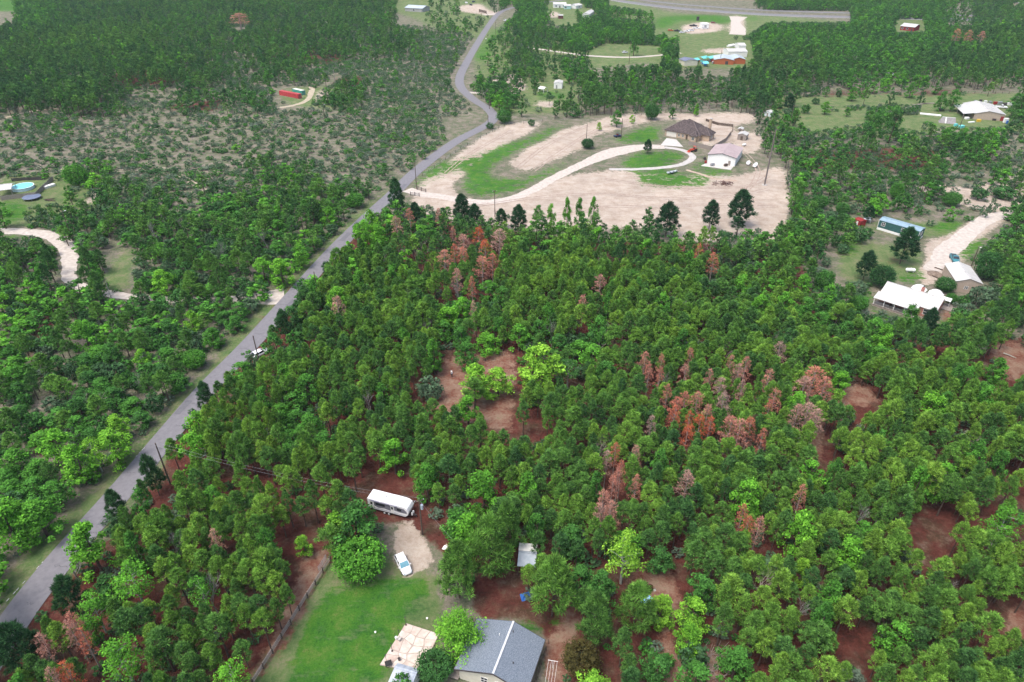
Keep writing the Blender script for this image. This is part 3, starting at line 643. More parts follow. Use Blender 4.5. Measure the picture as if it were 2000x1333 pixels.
for k, (xx, sc) in enumerate(((-.2, 1.0), (4.2, 1.0))):
    v = from_local(rh, xx, 6.6)
    tn = thing('garden_canopy', ['white peaked canopy behind the brick chimney of the ranch house', 'white peaked canopy right of the brick chimney behind the ranch house'][k], 'canopy', v, rh.rotation_euler.z, 'white canopies behind the ranch house')
    mb = MB(); n = 8; r0 = 2.1
    ring = [(r0 * math.cos(2 * math.pi * (i + .5) / n), r0 * math.sin(2 * math.pi * (i + .5) / n)) for i in range(n)]
    vs = [(x, y, 2.4) for x, y in ring] + [(x * .55, y * .55, 3.3) for x, y in ring] + [(0, 0, 3.75)]
    fs = [(i, (i + 1) % n, n + (i + 1) % n, n + i) for i in range(n)] + [(n + i, n + (i + 1) % n, 2 * n) for i in range(n)]
    mb.add(vs, fs).build('canopy_top', M_WHITE, tn)
    for i in range(0, n, 2): MB().bar((ring[i][0], ring[i][1], 0), (ring[i][0], ring[i][1], 2.4), .08).build('pole', M_WHITE, tn)
v = from_local(rh, 7.2, 5.6); o = MB().slab([(-1.3, -.9, 2.2), (1.3, -.9, 2.2), (1.3, .9, 2.4), (-1.3, .9, 2.4)], .08)
for a in (-1.2, 1.2):
    for b in (-.8, .8): o.bar((a, b, 0), (a, b, 2.2), .07)
o = o.build('lean_to', M_WHITE); o.location = v; o.rotation_euler.z = rh.rotation_euler.z; tag(o, 'flat white lean to roof behind the right end of the ranch house', 'lean-to')
v = from_local(rh, 8.6, 4.6); dkk = thing('garden_deck', 'grey wooden deck behind the right end of the ranch house', 'deck', v, rh.rotation_euler.z)
for i in range(10): MB().box(-1.5 + i * .32, -1.22 + i * .32, -1.6, 2.6, .2, .25).build('deck_board', M_WOOD, dkk)

# tan garage
A = P(1896, 545, 4.7); B = P(1872, 511, 4.7)
gg, h, yl, yr = gable('tan_garage', 'tan metal garage with a white gabled roof beside the teal pickup', 'garage', A, B, 4.7, 3.5, 3.5, 3.7, M_TAN, M_WROOF, .2,
    wins=[('A', .2, 1.7, .9, .8)], doors=[('L', -2, 2.6, 2.4, M_WHITE)])
for i, (px, py) in enumerate(((1878, 570), (1889, 566))):
    x, y = P(px, py); o = MB().lathe([(.45, 0), (.5, .2), (.5, 1.1), (.42, 1.3), (.15, 1.38)], 14).build('water_barrel', mat('pale_blue_plastic', (.35, .50, .55), (.45, .58, .62), 2, .5)); o.location = (x, y, 0)
    tag(o, ['pale blue water barrel left of the garage window', 'pale blue water barrel right of the garage window'][i], 'barrel', 'barrels at the garage front')
x, y = P(1849, 541); oo = thing('stored_boards', 'stack of white and grey boards leaning left of the tan garage', 'boards', (x, y, 0), .6)
for i in range(5): MB().box(-.2 + i * .3, .0 + i * .3, -1.3, 1.2 - .2 * (i % 2), .05 + .08 * i, .12 + .08 * i).build('board', M_WHITE if i % 2 else M_WOOD, oo)
for i, (px, py, a) in enumerate(((1838, 528, -.9), (1836, 538, -.7), (1832, 545, -1.1))):
    x, y = P(px, py); MBx = MB().bar((-2, 0, .2), (2, 0, .25), .25).build('timber', M_DWOOD); MBx.location = (x, y, 0); MBx.rotation_euler.z = a
    tag(MBx, ['dark timber beam lying left of the garage, farthest one', 'dark timber beam lying left of the garage, middle one', 'dark timber beam lying left of the garage, nearest the shrub'][i], 'beam', 'dark beams by the garage')

# propane tank
def tank(px, py, L, r, a, label):
    x, y = P(px, py); t_ = thing('gas_tank', label, 'gas tank', (x, y, 0), a)
    n = 10; mb = MB(); prof = [(-L / 2, .02), (-L / 2 + r * .15, r * .6), (-L / 2 + r * .6, r * .95), (-L / 2 + r, r), (L / 2 - r, r), (L / 2 - r * .6, r * .95), (L / 2 - r * .15, r * .6), (L / 2, .02)]
    mb.tube([(q[0], 0, r + .25) for q in prof], [q[1] for q in prof], 14).build('tank_shell', M_WHITE, t_, True)
    for s_ in (-.3, .3): MB().box(s_ * L - .08, s_ * L + .08, -r * .7, r * .7, 0, .35).build('saddle', M_CONC, t_)
    MB().tube([(0, 0, 2 * r + .2), (0, 0, 2 * r + .4)], .14, 8).build('dome', M_WHITE, t_)
tank(1777, 532, 2.9, .55, -.15, 'white horizontal gas tank on the lawn behind the ranch house')

# green mobile home
A = P(1723.5, 424, 3.9); B = P(1804, 447, 3.9)
mh, h, yl, yr = gable('mobile_home', 'long green mobile home with a pale blue roof beside the gravel drive', 'mobile home', A, B, 3.95, 3.5, 2.2, 2.3, M_GREEN, mat('blue_grey_roof', (.20, .30, .37), (.28, .39, .46), .8, .6), .08,
    wins=[('R', -5.1, 2.3, 1.1, 1.2), ('R', 1.6, 2.3, 1.2, 1.2), ('B', -.2, 2.2, 1.2, 1.1)], doors=[])
dd = MB().box(2.95, 3.75, yr - .06, yr - .0, .95, 2.95).build('door', M_WHITE, mh); MB().box(3.1, 3.6, yr - .08, yr - .062, 2.0, 2.7).build('pane', M_GLASS, dd)
MB().box(-h + .05, h - .05, yr - .05, -yr * .9, 0, .8).build('skirting', M_WHITE, mh)
for xx in (-h + .1, h - .1): MB().box(xx - .06, xx + .06, yr - .04, yr + .05, .8, 3.4).build('corner_trim', M_WHITE, mh)
stp = MB()
for i in range(4): stp.box(2.6, 4.1, yr - .4 - .35 * (i + 1), yr - .4 - .35 * i, 0, .8 - .2 * i)
stp.box(2.4, 4.3, yr - .4, yr - .06, 0, .85); stp.build('steps', M_DWOOD, mh)
for xx in (2.45, 4.25): MB().bar((xx, yr - .35, .8), (xx, yr - .35, 1.7), .07).bar((xx, yr - .35, 1.7), (xx, yr - 1.8, 1.0), .07).build('handrail', M_TRIM, mh)
# red shed left of the mobile home
rs, *_ = gable('red_shed', 'little red shed with a grey lean roof left of the green mobile home', 'shed', P(1676, 425, 2.4), P(1688, 431, 2.4), 2.5, 2.2, 1.3, 1.4, M_REDW, M_REDW, .1, doors=[('R', 0, .8, 1.7, M_WHITE)], seams=False)
x, y = P(1692, 436); o = MB().slab([(-1.2, -.8, 1.6), (1.2, -.8, 1.6), (1.2, 1.0, 1.9), (-1.2, 1.0, 1.9)], .08)
for a in (-1.1, 1.1):
    for b in (-.7, .9): o.bar((a, b, 0), (a, b, 1.6), .08)
o = o.build('lean_to', M_GALV); o.location = (x, y, 0); o.rotation_euler.z = -.4; tag(o, 'grey metal lean to attached right of the red shed', 'lean-to')

# brown hipped brick house
c0 = Vector((*P(1298, 254, 2.7), 0)); c1 = Vector((*P(1359, 265, 2.7), 0))
ax = math.atan2(c1.y - c0.y, c1.x - c0.x); L = (c1 - c0).length
bh = thing('brick_house', 'tan brick house with a steep dark brown hipped roof and double garage', 'house', c0, ax)
def hip(par, x0, x1, y0, y1, ze, zr, m, ov=.5):
    """hipped roof over a rectangle"""
    x0 -= ov; x1 += ov; y0 -= ov; y1 += ov; W_, D = x1 - x0, y1 - y0
    if W_ > D: r0, r1 = (x0 + D / 2, (y0 + y1) / 2, zr), (x1 - D / 2, (y0 + y1) / 2, zr)
    else: r0, r1 = ((x0 + x1) / 2, y0 + W_ / 2, zr), ((x0 + x1) / 2, y1 - W_ / 2, zr)
    v = [(x0, y0, ze), (x1, y0, ze), (x1, y1, ze), (x0, y1, ze), r0, r1] + [(x0, y0, ze - .15), (x1, y0, ze - .15), (x1, y1, ze - .15), (x0, y1, ze - .15)]
    f = [(0, 1, 5, 4), (1, 2, 5), (2, 3, 4, 5), (3, 0, 4)] if W_ > D else [(0, 1, 4), (1, 2, 5, 4), (2, 3, 5), (3, 0, 4, 5)]
    f += [(0, 6, 7, 1), (1, 7, 8, 2), (2, 8, 9, 3), (3, 9, 6, 0), (6, 9, 8, 7)]
    ro = MB().add(v, f).build('roof', m, par)
    hb = MB(); es = [(0, 4), (3, 4), (1, 5), (2, 5), (4, 5)] if W_ > D else [(0, 4), (1, 4), (2, 5), (3, 5), (4, 5)]
    for a, b in es:
        if (Vector(v[a]) - Vector(v[b])).length > .2: hb.bar(Vector(v[a]) + Vector((0, 0, .05)), Vector(v[b]) + Vector((0, 0, .05)), .35, .1)
    hb.build('hip_cap', mat('hip_shingles', (.16, .13, .125), (.10, .08, .08), 1.5), ro)
W0, D0 = L + 1.5, 13.0
MB().box(.3, W0, .3, D0, 0, 2.75).build('wall', M_TBRICK, bh); hip(bh, .3, W0, .3, D0, 2.75, 7.2, M_BSHING)
MB().box(W0 + .01, W0 + 4.0, 3.2, 9.5, 0, 2.7).build('wall', M_TBRICK, bh); hip(bh, W0 - 4.5, W0 + 4.0, 3.2, 9.5, 2.72, 5.6, M_BSHING)
MB().box(2.0, 11.0, D0 + .01, D0 + 5, 0, 2.7).build('wall', M_TBRICK, bh); hip(bh, 2.0, 11.0, D0 - 5, D0 + 5, 2.74, 6.0, M_BSHING)
MB().box(W0 - 3.6, W0 - .6, -1.6, .29, 0, 2.6).build('wall', M_TBRICK, bh); hip(bh, W0 - 3.6, W0 - .6, -1.6, 3, 2.68, 4.4, M_BSHING, .4)
gd = MB().box(1.2, 6.2, .22, .3, .05, 2.25).build('garage_door', mat('cream_door', (.74, .71, .64), (.66, .63, .56), 1), bh)
for i in range(1, 4): MB().box(1.2, 6.2, .19, .219, .05 + i * .55, .09 + i * .55).build('door_rib', M_TAN, gd)
for xx in (7.6, 9.6): window(bh, xx, .3, 1.4, .9, 1.2, 'y-')
window(bh, W0 - 2.1, -1.6, 1.4, 1.2, 1.3, 'y-'); window(bh, W0 + 4.0, 6.3, 1.4, 1.2, 1.2, 'x+'); window(bh, .3, 5, 1.4, 1.2, 1.2, 'x-')
door(bh, 11.6, .3, .02, 1.0, 2.1, 'y-', M_DWOOD)
ck = MB().box(W0 - .5, W0 + .6, 12.2, 13.2, 0, 8.0).build('chimney', M_TBRICK, bh); MB().box(W0 - .6, W0 + .7, 12.1, 13.3, 8.0, 8.2).build('chimney_cap', M_CONC, ck)
ap = MB().slab([Pv(1302, 270, .12), Pv(1321, 273, .12), Pv(1334, 287, .12), Pv(1290, 284, .12)], .1).build('concrete_apron', M_CONC); ap['kind'] = 'structure'

# white barn with mauve roof
bn, h, yl, yr = gable('white_barn', 'white metal barn with a mauve gabled roof on a concrete pad', 'barn', P(1411, 300, 5.0), P(1426, 280, 5.0), 5.0, 3.7, 6.2, 6.2, M_WHITE, M_MAUVE, .3,
    wins=[('R', -3, 1.7, 1.2, 1), ('R', 3, 1.7, 1.2, 1)], doors=[('A', -3.5, 1.0, 2.1, M_WOOD), ('L', -4, 3.0, 2.6, M_WOOD)])
fascia(bn, [((-h - .03, 0, 4.9), (-h - .03, 6.2, 3.6)), ((-h - .03, 0, 4.9), (-h - .03, -6.2, 3.6))], m=M_TRIM)
pad = MB().slab([Pv(1369, 324, .15), Pv(1388, 315, .15), Pv(1436, 322, .15), Pv(1427, 332, .15)], .15).build('concrete_pad', M_CONC); pad['kind'] = 'structure'
for i, (px, py, wd, m_) in enumerate(((1378, 320, .7, M_REDW), (1391, 325, 1.8, M_STEEL), (1376, 313, .9, M_TRIM), (1417, 326, 1.5, M_DWOOD))):
    x, y = P(px, py); o = MB().box(-wd / 2, wd / 2, -.5, .5, .2, 1.0).box(-wd / 2 + .1, wd / 2 - .1, -.4, .2, 1.0, 1.3).build('yard_cart', m_, bevel=.06); o.location = (x, y, .1); o.rotation_euler.z = .3
    tag(o, ['red cart on the pad left of the white barn', 'long grey chest on the pad in front of the white barn', 'dark box at the left corner of the white barn', 'low dark planter bed under the white barn front wall'][i], 'yard box', 'things on the barn pad')
# small grey shed with white roof + dog house
gable('garden_shed', 'small grey plank shed with a white rounded roof behind the barn', 'shed', P(1450, 261, 3.3), P(1455, 256, 3.3), 3.3, 2.6, 2.2, 2.2, M_WOOD, M_WROOF, .15, doors=[('A', 0, 1.1, 1.9, M_DWOOD)], wins=[('R', 0, 1.5, .6, .6)])
gable('dog_house', 'little white doghouse behind the grey garden shed', 'doghouse', P(1446, 251, 1.6), P(1449, 248, 1.6), 1.7, 1.2, 1.3, 1.3, M_WOOD, M_WROOF, .1, doors=[('A', 0, .6, .9, M_BLACK)], seams=False)
gable('white_shed', 'small white shed on the far right corner of the sandy yard', 'shed', P(1500, 218, 2.6), P(1506, 215, 2.6), 2.7, 2.2, 1.8, 1.8, mat('pale_blue_siding', (.62, .68, .70), (.55, .6, .63), 1), M_WROOF, .1, doors=[('A', 0, .8, 1.8, M_WOOD)], seams=False)
# board fence around the brick house yard
def board_fence(name, label, pix, hgt, m, post_m=None, pw=.16):
    pts = [Vector((*P(*p), 0)) for p in pix]; root = thing(name, label, 'fence', pts[0])
    for i in range(len(pts) - 1):
        a, b = pts[i] - pts[0], pts[i + 1] - pts[0]; L = (b - a).length; n = max(1, round(L / 2.4)); d = (b - a) / n; dn = d.normalized(); nr = Vector((-dn.y, dn.x, 0)) * .04
        for k in range(n):
            s = a + d * k; mb = MB(); kk = max(2, int(d.length / pw))
            for j in range(kk):
                u0 = s + d * ((j + .06) / kk); u1 = s + d * ((j + .94) / kk); hh = hgt + random.uniform(-.04, .04)
                mb.add([u0 - nr * .4, u1 - nr * .4, u1 + nr * .4, u0 + nr * .4] + [q + Vector((0, 0, hh)) for q in (u0 - nr * .4, u1 - nr * .4, u1 + nr * .4, u0 + nr * .4)], [(0, 1, 5, 4), (1, 2, 6, 5), (2, 3, 7, 6), (3, 0, 4, 7), (4, 5, 6, 7)])
            mb.build('board_panel', m, root)
            MB().box(s.x - .07, s.x + .07, s.y - .07, s.y + .07, 0, hgt + .1).build('post', post_m or m, root)
    return root
board_fence('board_fence', 'weathered board fence around the yard of the brick house', [(1344, 283), (1389, 294), (1417, 277), (1428, 262)], 1.8, M_WOOD)
board_fence('brush_fence', 'low dark fence behind the brick house yard', [(1430, 258), (1431, 248), (1402, 245), (1378, 237)], 1.3, M_DWOOD)
board_fence('pool_fence', 'grey board fence around the round pool on the left edge', [(4, 392), (28, 389), (72, 384), (81, 375), (105, 352)], 1.7, M_WOOD)
board_fence('back_fence', 'dark fence behind the round pool on the left edge', [(24, 355), (45, 353), (84, 352)], 1.3, M_TRIM)
# wire fences: posts as parts
def wire_fence(label, pix, gap=4.0, hgt=1.3, m=M_DWOOD, wires=3):
    pts = [Vector((*P(*p), 0)) for p in pix]; root = thing('wire_fence', label, 'fence', pts[0])
    for i in range(len(pts) - 1):
        a, b = pts[i] - pts[0], pts[i + 1] - pts[0]; L = (b - a).length; n = max(1, round(L / gap)); d = (b - a) / n
        for k in range(n + (i == len(pts) - 2)):
            s = a + d * k; MB().box(s.x - .08, s.x + .08, s.y - .08, s.y + .08, 0, hgt + random.uniform(-.1, .1)).build('post', m, root)
        for q in range(wires): MB().bar(a + Vector((0, 0, hgt * (q + 1) / (wires + .3))), b + Vector((0, 0, hgt * (q + 1) / (wires + .3))), .03).build('wire', M_STEEL, root)
wire_fence('post and wire fence along the far side of the sandy yard', [(1240, 228), (1300, 219), (1400, 218), (1480, 219), (1478, 246)])
wire_fence('post and wire fence under the dark wood behind the right pasture', [(1510, 186), (1600, 184), (1720, 183), (1850, 183), (1970, 184)])
wire_fence('post and wire fence along the near edge of the sandy yard', [(1345, 468), (1440, 466), (1530, 462)])
wire_fence('thin fence beside the road along the sandy yard', [(826, 345), (900, 292), (985, 246), (1060, 238)], 6)
wire_fence('tall posts fence on the right edge of the sandy yard', [(1545, 398), (1537, 350), (1540, 318)], 4, 1.8)
# entrance gates of the gravel driveway
for i, (a_, b_, lb) in enumerate((((815, 371), (832, 376), 'dark entrance gate wing on the far side of the gravel driveway'), ((802, 382), (819, 384), 'dark entrance gate wing on the near side of the gravel driveway'))):
    a, b = Pv(*a_), Pv(*b_); g = thing('entrance_gate', lb, 'gate', a, math.atan2((b - a).y, (b - a).x), 'entrance gates'); L = (b - a).length
    for zz in (.4, .8, 1.2): MB().bar((0, 0, zz), (L, 0, zz), .1).build('rail', M_TRIM, g)
    for xx in (0, L / 2, L): MB().bar((xx, 0, 0), (xx, 0, 1.5), .18).build('post', M_TRIM, g)

# house in the upper right with white roof and tan wall
A = P(1933, 217.5, 4.6); B = P(1908, 197, 4.6)
uh, h, yl, yr = gable('white_roof_house', 'tan walled house with a broad white metal roof beside the white pickup', 'house', A, B, 4.6, 3.3, 6.5, 8.2, M_TAN, M_WROOF, .3, zl=3.0,
    wins=[('L', 0, 1.6, 1.3, 1.1)], doors=[('A', -7.0, 1.6, 2.2, M_REDW)])
MB().slab([(-h, 6.3, 3.3), (h * .7, 6.3, 3.3), (h * .7, 11.5, 2.5), (-h, 11.5, 2.5)], .1).build('porch_roof', M_WROOF, uh)
for xx in (-h + .3, 0, h * .6): MB().bar((xx, 11.2, 0), (xx, 11.2, 2.5), .15).build('porch_post', M_WOOD, uh)
x, y = P(1850, 240); cp = thing('pop_up_camper', 'grey peaked camper shell on the ground left of the white roofed house', 'camper', (x, y, 0), -.4)
MB().add([(-4, -2, 0), (4, -2, 0), (4, 2, 0), (-4, 2, 0), (-3, 0, 2.6), (3, 0, 2.6)], [(0, 1, 5, 4), (1, 2, 5), (2, 3, 4, 5), (3, 0, 4), (0, 3, 2, 1)]).build('tarp', mat('grey_canvas', (.20, .19, .19), (.28, .27, .27), 1), cp)
MB().bar((-3, 0, 2.65), (3, 0, 2.65), .5, .12).build('ridge', M_WHITE, cp); MB().bar((-1, -1.95, .1), (-1.2, 0, 2.7), .5, .12).build('strap', M_WHITE, cp)
junk_m = [M_WHITE, M_TEAL, M_STEEL, mat('blue_plastic', (.03, .12, .45), (.05, .18, .5), 1, .4), mat('yellow_plastic', (.65, .42, .05), (.6, .4, .05), 1, .5), M_TRIM, M_REDW]
JL = {0: 'white', 1: 'teal', 2: 'grey', 3: 'blue', 4: 'yellow', 5: 'black', 6: 'red'}
def crate(px, py, sx, sy, sz, mi, label, cat='crate', a=0.0, grp=None):
    x, y = P(px, py); t_ = thing('storage_' + cat.replace(' ', '_'), label, cat, (x, y, 0), a, grp)
    MB().box(-sx / 2, sx / 2, -sy / 2, sy / 2, 0.02, sz * .85).build('body', junk_m[mi], t_, bevel=.04)
    MB().box(-sx / 2 - .04, sx / 2 + .04, -sy / 2 - .04, sy / 2 + .04, sz * .85 + .005, sz).build('lid', junk_m[mi], t_, bevel=.03); return t_
crate(1963, 240, 2.0, 1.3, 2.2, 0, 'white tank with a blue patch at the right corner of the tan house', 'tank')
crate(1966, 242, .9, .5, 1.5, 3, 'blue barrel box in front of the white tank by the tan house', 'box')
crate(1911, 238, 1.8, 1.2, 1.2, 4, 'yellow box at the foot of the tan wall under the white roof', 'box')
crate(1877, 250, 2.6, 1.6, 1.2, 1, 'bright blue tarpaulin heap in front of the white roofed house', 'heap', .4)
crate(1866, 247, 1.5, 1.2, 1.2, 1, 'small teal heap left of the bright blue tarpaulin heap', 'heap', .2)
crate(1888, 233, 2.2, 1.4, 1.0, 0, 'white appliance under the porch of the white roofed house', 'box', .3)
crate(1897, 240, 3.5, 1.0, .5, 0, 'long white panel lying before the white roofed house', 'plank', .3)
crate(1941, 236, 1.6, .8, 1.0, 5, 'black bench against the tan wall', 'bench')
for i in range(9):
    crate(1905 + i * 9.5, 199 + i * 1.1 + random.uniform(-1.5, 1.5), random.uniform(1, 2.4), 1.2, random.uniform(.8, 1.8), [2, 5, 0, 2, 6, 2, 5, 0, 2][i], '%s scrap box in the junk row behind the white roof, %s from the left' % (JL[[2, 5, 0, 2, 6, 2, 5, 0, 2][i]], ['first', 'second', 'third', 'fourth', 'fifth', 'sixth', 'seventh', 'eighth', 'last'][i]), 'scrap', grp='scrap behind the white roofed house')
# fallen planks row on the pasture
for i, (a_, b_) in enumerate((((1769, 211), (1800, 206)), ((1783, 206), (1812, 202)), ((1800, 203), (1824, 202)), ((1797, 222), (1838, 226)))):
    a, b = Pv(*a_, .2), Pv(*b_, .2); o = MB().bar(a, b, 1.0 if i < 3 else 2.6, .35).build('scrap_timber', M_WOOD if i < 3 else M_WHITE); tag(o, ['grey timber pile on the pasture, its left end', 'grey timber pile on the pasture, its middle', 'grey timber pile on the pasture, its right end', 'long white slab lying on the pasture left of the camper'][i], 'timber', 'timber lying on the pasture')

# red house far right
gable('red_house', 'small red house with a white roof among the trees near the highway', 'house', P(1766, 45, 5), P(1795, 48, 5), 5, 3.3, 6, 8, M_REDW, M_WROOF, .5, wins=[('R', 0, 1.6, 1.6, 1.4), ('R', -4, 1.6, 1.6, 1.4)], doors=[('R', 4, 1.2, 2.1, M_TRIM)])
gable('tarp_shelter', 'white canvas shelter glimpsed inside the dark wood on the right', 'shelter', P(1858, 142, 3), P(1868, 141, 3), 3, 2, 3, 3, M_WHITE, M_WHITE, .2, open_sides=True, seams=False)
gable('dark_cabin', 'dark roofed cabin under the trees above the right pasture', 'cabin', P(1731, 142, 3.5), P(1746, 143, 3.5), 3.5, 2.6, 4, 4, M_DWOOD, M_STEEL, .3, seams=False)
gable('grey_roof_barn', 'grey roofed barn at the top right corner of the picture', 'barn', P(1988, 5, 5), P(2010, 5, 5), 5, 3.5, 8, 8, M_TAN, M_STEEL, .4, seams=False)
# workshop cluster
gable('tan_shed', 'tan shed with a slate blue roof left of the teal tarpaulins', 'shed', P(1337, 112, 4), P(1349, 117, 4), 4.2, 3.2, 6, 4.5, M_CREAM, mat('slate_roof', (.13, .15, .22), (.18, .2, .28), 1), .3, wins=[('A', 0, 1.6, 1, 1)], seams=False)
gable('orange_workshop', 'orange plank workshop with a pale metal roof beside the teal tarpaulins', 'workshop', P(1415, 114, 4.2), P(1412, 106, 4.2), 4.3, 3.0, 7, 7, M_ORANGEW, M_GALV, .3, doors=[('A', -2, 2, 2.2, M_TRIM)])
gable('orange_annex', 'orange plank annex at the right end of the workshop', 'workshop', P(1444, 113, 4.2), P(1436, 106, 4.2), 4.3, 3.0, 5, 5, M_ORANGEW, M_GALV, .3)
gable('long_white_shed', 'long white metal shed behind the orange workshop', 'shed', P(1418, 95, 4.8), P(1456, 95, 4.8), 4.8, 3.8, 7, 7, M_WHITE, M_WROOF, .2)
gable('rear_white_shed', 'smaller white shed behind the long white shed', 'shed', P(1440, 84, 4), P(1454, 84, 4), 4, 3, 6, 6, M_WHITE, M_WROOF, .2, seams=False)
gable('boat_shelter', 'slim white boat cover left of the rear white shed', 'cover', P(1422, 88, 1.6), P(1434, 86, 1.6), 1.7, 1.0, 1.3, 1.3, M_WHITE, M_WHITE, .1, seams=False)
for i, (a_, b_, lb) in enumerate((((1368, 112), (1380, 110), 'teal tarpaulin roof left half over the workshop yard'), ((1381, 112), (1393, 110), 'teal tarpaulin roof right half over the workshop yard'), ((1355, 115), (1363, 114), 'small teal tarpaulin peak next to the tan shed'), ((1372, 121), (1383, 121), 'low teal tarpaulin in front of the teal roofs'))):
    gable('teal_canopy', lb, 'tarpaulin', P(*a_, 3), P(*b_, 3), 3.3, 2.4, 3, 3, M_STEEL, M_TEAL, .1, open_sides=True, seams=False, gr='teal tarpaulins of the workshop yard')
for i in range(12):
    px, py = random.uniform(1362, 1404), random.uniform(118, 128); k = [0, 5, 6, 3, 2, 0, 5, 2, 1, 0, 6, 3][i]
    crate(px, py, random.uniform(1, 3), random.uniform(1, 2), random.uniform(.8, 1.7), k, '%s junk box, %s in the heap by the tan shed' % (JL[k], ['first placed', 'at the rim', 'at the far side', 'low', 'in the middle', 'topmost', 'at the near side', 'beside the orange wall', 'under the tarpaulin', 'half hidden', 'smallest', 'by the tan shed'][i]), 'junk box', random.uniform(0, 3), 'junk in the workshop yard')
# machinery yard near the highway
gable('yard_office', 'white flat roofed office cabin on the machinery yard by the highway', 'office', P(1369, 45, 4), P(1383, 45, 4), 4.0, 3.6, 5, 5, M_WHITE, M_WHITE, .2, seams=False, wins=[('R', 0, 2, 2, 1)])
gable('dark_sign_board', 'small dark sign board in the grass behind the machinery yard', 'sign', P(1361, 33, 3.4), P(1366, 33, 3.4), 3.5, 3.2, 1, 1, M_TRIM, M_TRIM, .1, seams=False)  # dark sign board, modelled as a small roofed box
# white houses top centre
gable('white_bungalow', 'white bungalow with a wide white roof at the top centre', 'house', P(1080, 5, 4.6), P(1106, 5, 4.6), 4.8, 3.4, 6, 7, M_WHITE, M_WROOF, .4, wins=[('R', -4, 1.7, 1.5, 1.4), ('R', 4, 1.7, 1.5, 1.4)], doors=[('R', 0, 1.2, 2.1, M_TRIM)], seams=False)
gable('white_bungalow_wing', 'pale teal wing between the two white roofs at the top centre', 'house', P(1101, 9, 4), P(1115, 9, 4), 4.2, 3.2, 5, 5, mat('pale_teal_siding', (.35, .55, .55), (.4, .6, .6), 1), M_WROOF, .3, wins=[('R', -2, 1.7, 2, 1.4)], seams=False)
gable('white_cottage', 'small white cottage right of the teal wing at the top centre', 'house', P(1118, 9, 4), P(1131, 7, 4), 4.3, 3, 5, 5, M_WHITE, M_WROOF, .3, wins=[('R', 0, 1.6, 1.5, 1.3)], seams=False)
gable('white_outbuilding', 'white outbuilding with a bright roof right of the white cottage', 'shed', P(1144, 26, 4), P(1155, 19, 4), 4.2, 2.8, 3.4, 3.4, M_WHITE, M_WROOF, .3, wins=[('A', 0, 1.5, 1.2, 1.2)], seams=False)
gable('brown_shed', 'brown shed with a white lean roof below the white bungalow', 'shed', P(1090, 29, 3.4), P(1100, 29, 3.4), 3.5, 3.0, 3, 3, mat('brown_planks', (.10, .04, .04), (.14, .06, .05), 1), M_WROOF, .2, seams=False)
gable('grey_white_house', 'pale roofed house half hidden by trees at the top left of the road', 'house', P(798, 10, 5), P(833, 12, 5), 5.2, 3.4, 8, 9, mat('grey_siding', (.3, .3, .3), (.38, .38, .38), 1), M_GALV, .5, wins=[('R', 0, 1.6, 2, 1.4)], seams=False)
gable('white_block_shed', 'white block shed with a bright roof in the wood right of the road', 'shed', P(1090, 161, 3.8), P(1092, 156, 3.8), 3.9, 3.3, 2.6, 2.6, M_WHITE, M_WROOF, .1, doors=[('A', .8, .9, 2, M_STEEL)])
gable('white_trailer_cover', 'white striped awning left of the white block shed', 'awning', P(1055, 169, 2.8), P(1066, 171, 2.8), 2.9, 2.0, 2, 2, M_WHITE, M_WHITE, .1, open_sides=True, seams=False)
# shelter + pool + trampoline on the left edge
gable('white_shelter', 'open shelter with a white gabled roof on the left edge', 'shelter', P(-4, 362, 3.3), P(24, 359, 3.3), 3.4, 2.4, 3.6, 4.0, M_WOOD, M_WROOF, .2, open_sides=True)
x, y = P(46, 369); pl = thing('round_pool', 'large round above ground pool with turquoise water beside the white shelter', 'pool', (x, y, 0))
MB().tube([(0, 0, 0), (0, 0, 1.15)], 3.9, 40).build('pool_wall', mat('pool_wall', (.45, .62, .66), (.55, .7, .74), 1), pl)
wm = bpy.data.materials.new('pool_water'); wm.use_nodes = True; b_ = wm.node_tree.nodes['Principled BSDF']; b_.inputs['Base Color'].default_value = (.16, .62, .62, 1); b_.inputs['Roughness'].default_value = .08
MB().lathe([(3.8, 1.151), (3.79, 1.17)], 40).build('water', wm, pl)
MB().lathe([(3.8, 1.15), (4.05, 1.15), (4.05, 1.22), (3.82, 1.22), (3.81, 1.2)], 40, cap=False).build('rim', M_WHITE, pl)
x, y = P(63, 389); tr_ = thing('trampoline', 'round grey trampoline beside the board fence of the pool', 'trampoline', (x, y, 0))
MB().lathe([(3.1, .85), (3.2, .9), (3.15, .95), (.02, .95)], 36).build('mat', mat('trampoline_mat', (.10, .13, .20), (.15, .18, .26), 1, .6), tr_)
for k in range(6): a = k * math.pi / 3; MB().bar((3 * math.cos(a), 3 * math.sin(a), 0), (3 * math.cos(a), 3 * math.sin(a), .86), .08).build('leg', M_STEEL, tr_)
crate(97, 366, 1.6, 4.2, .9, 0, 'white covered boat along the board fence right of the pool', 'boat', -.5)
x, y = P(97, 392); o = MB()
for i in range(6): o.bar((random.uniform(-2, 0), random.uniform(-1, 1), .15 + i * .1), (random.uniform(1, 3), random.uniform(-1, 1), .15 + i * .1), .2)
o = o.build('timber_heap', M_DWOOD); o.location = (x, y, 0); tag(o, 'heap of reddish scrap timber on the grass right of the trampoline', 'timber heap')

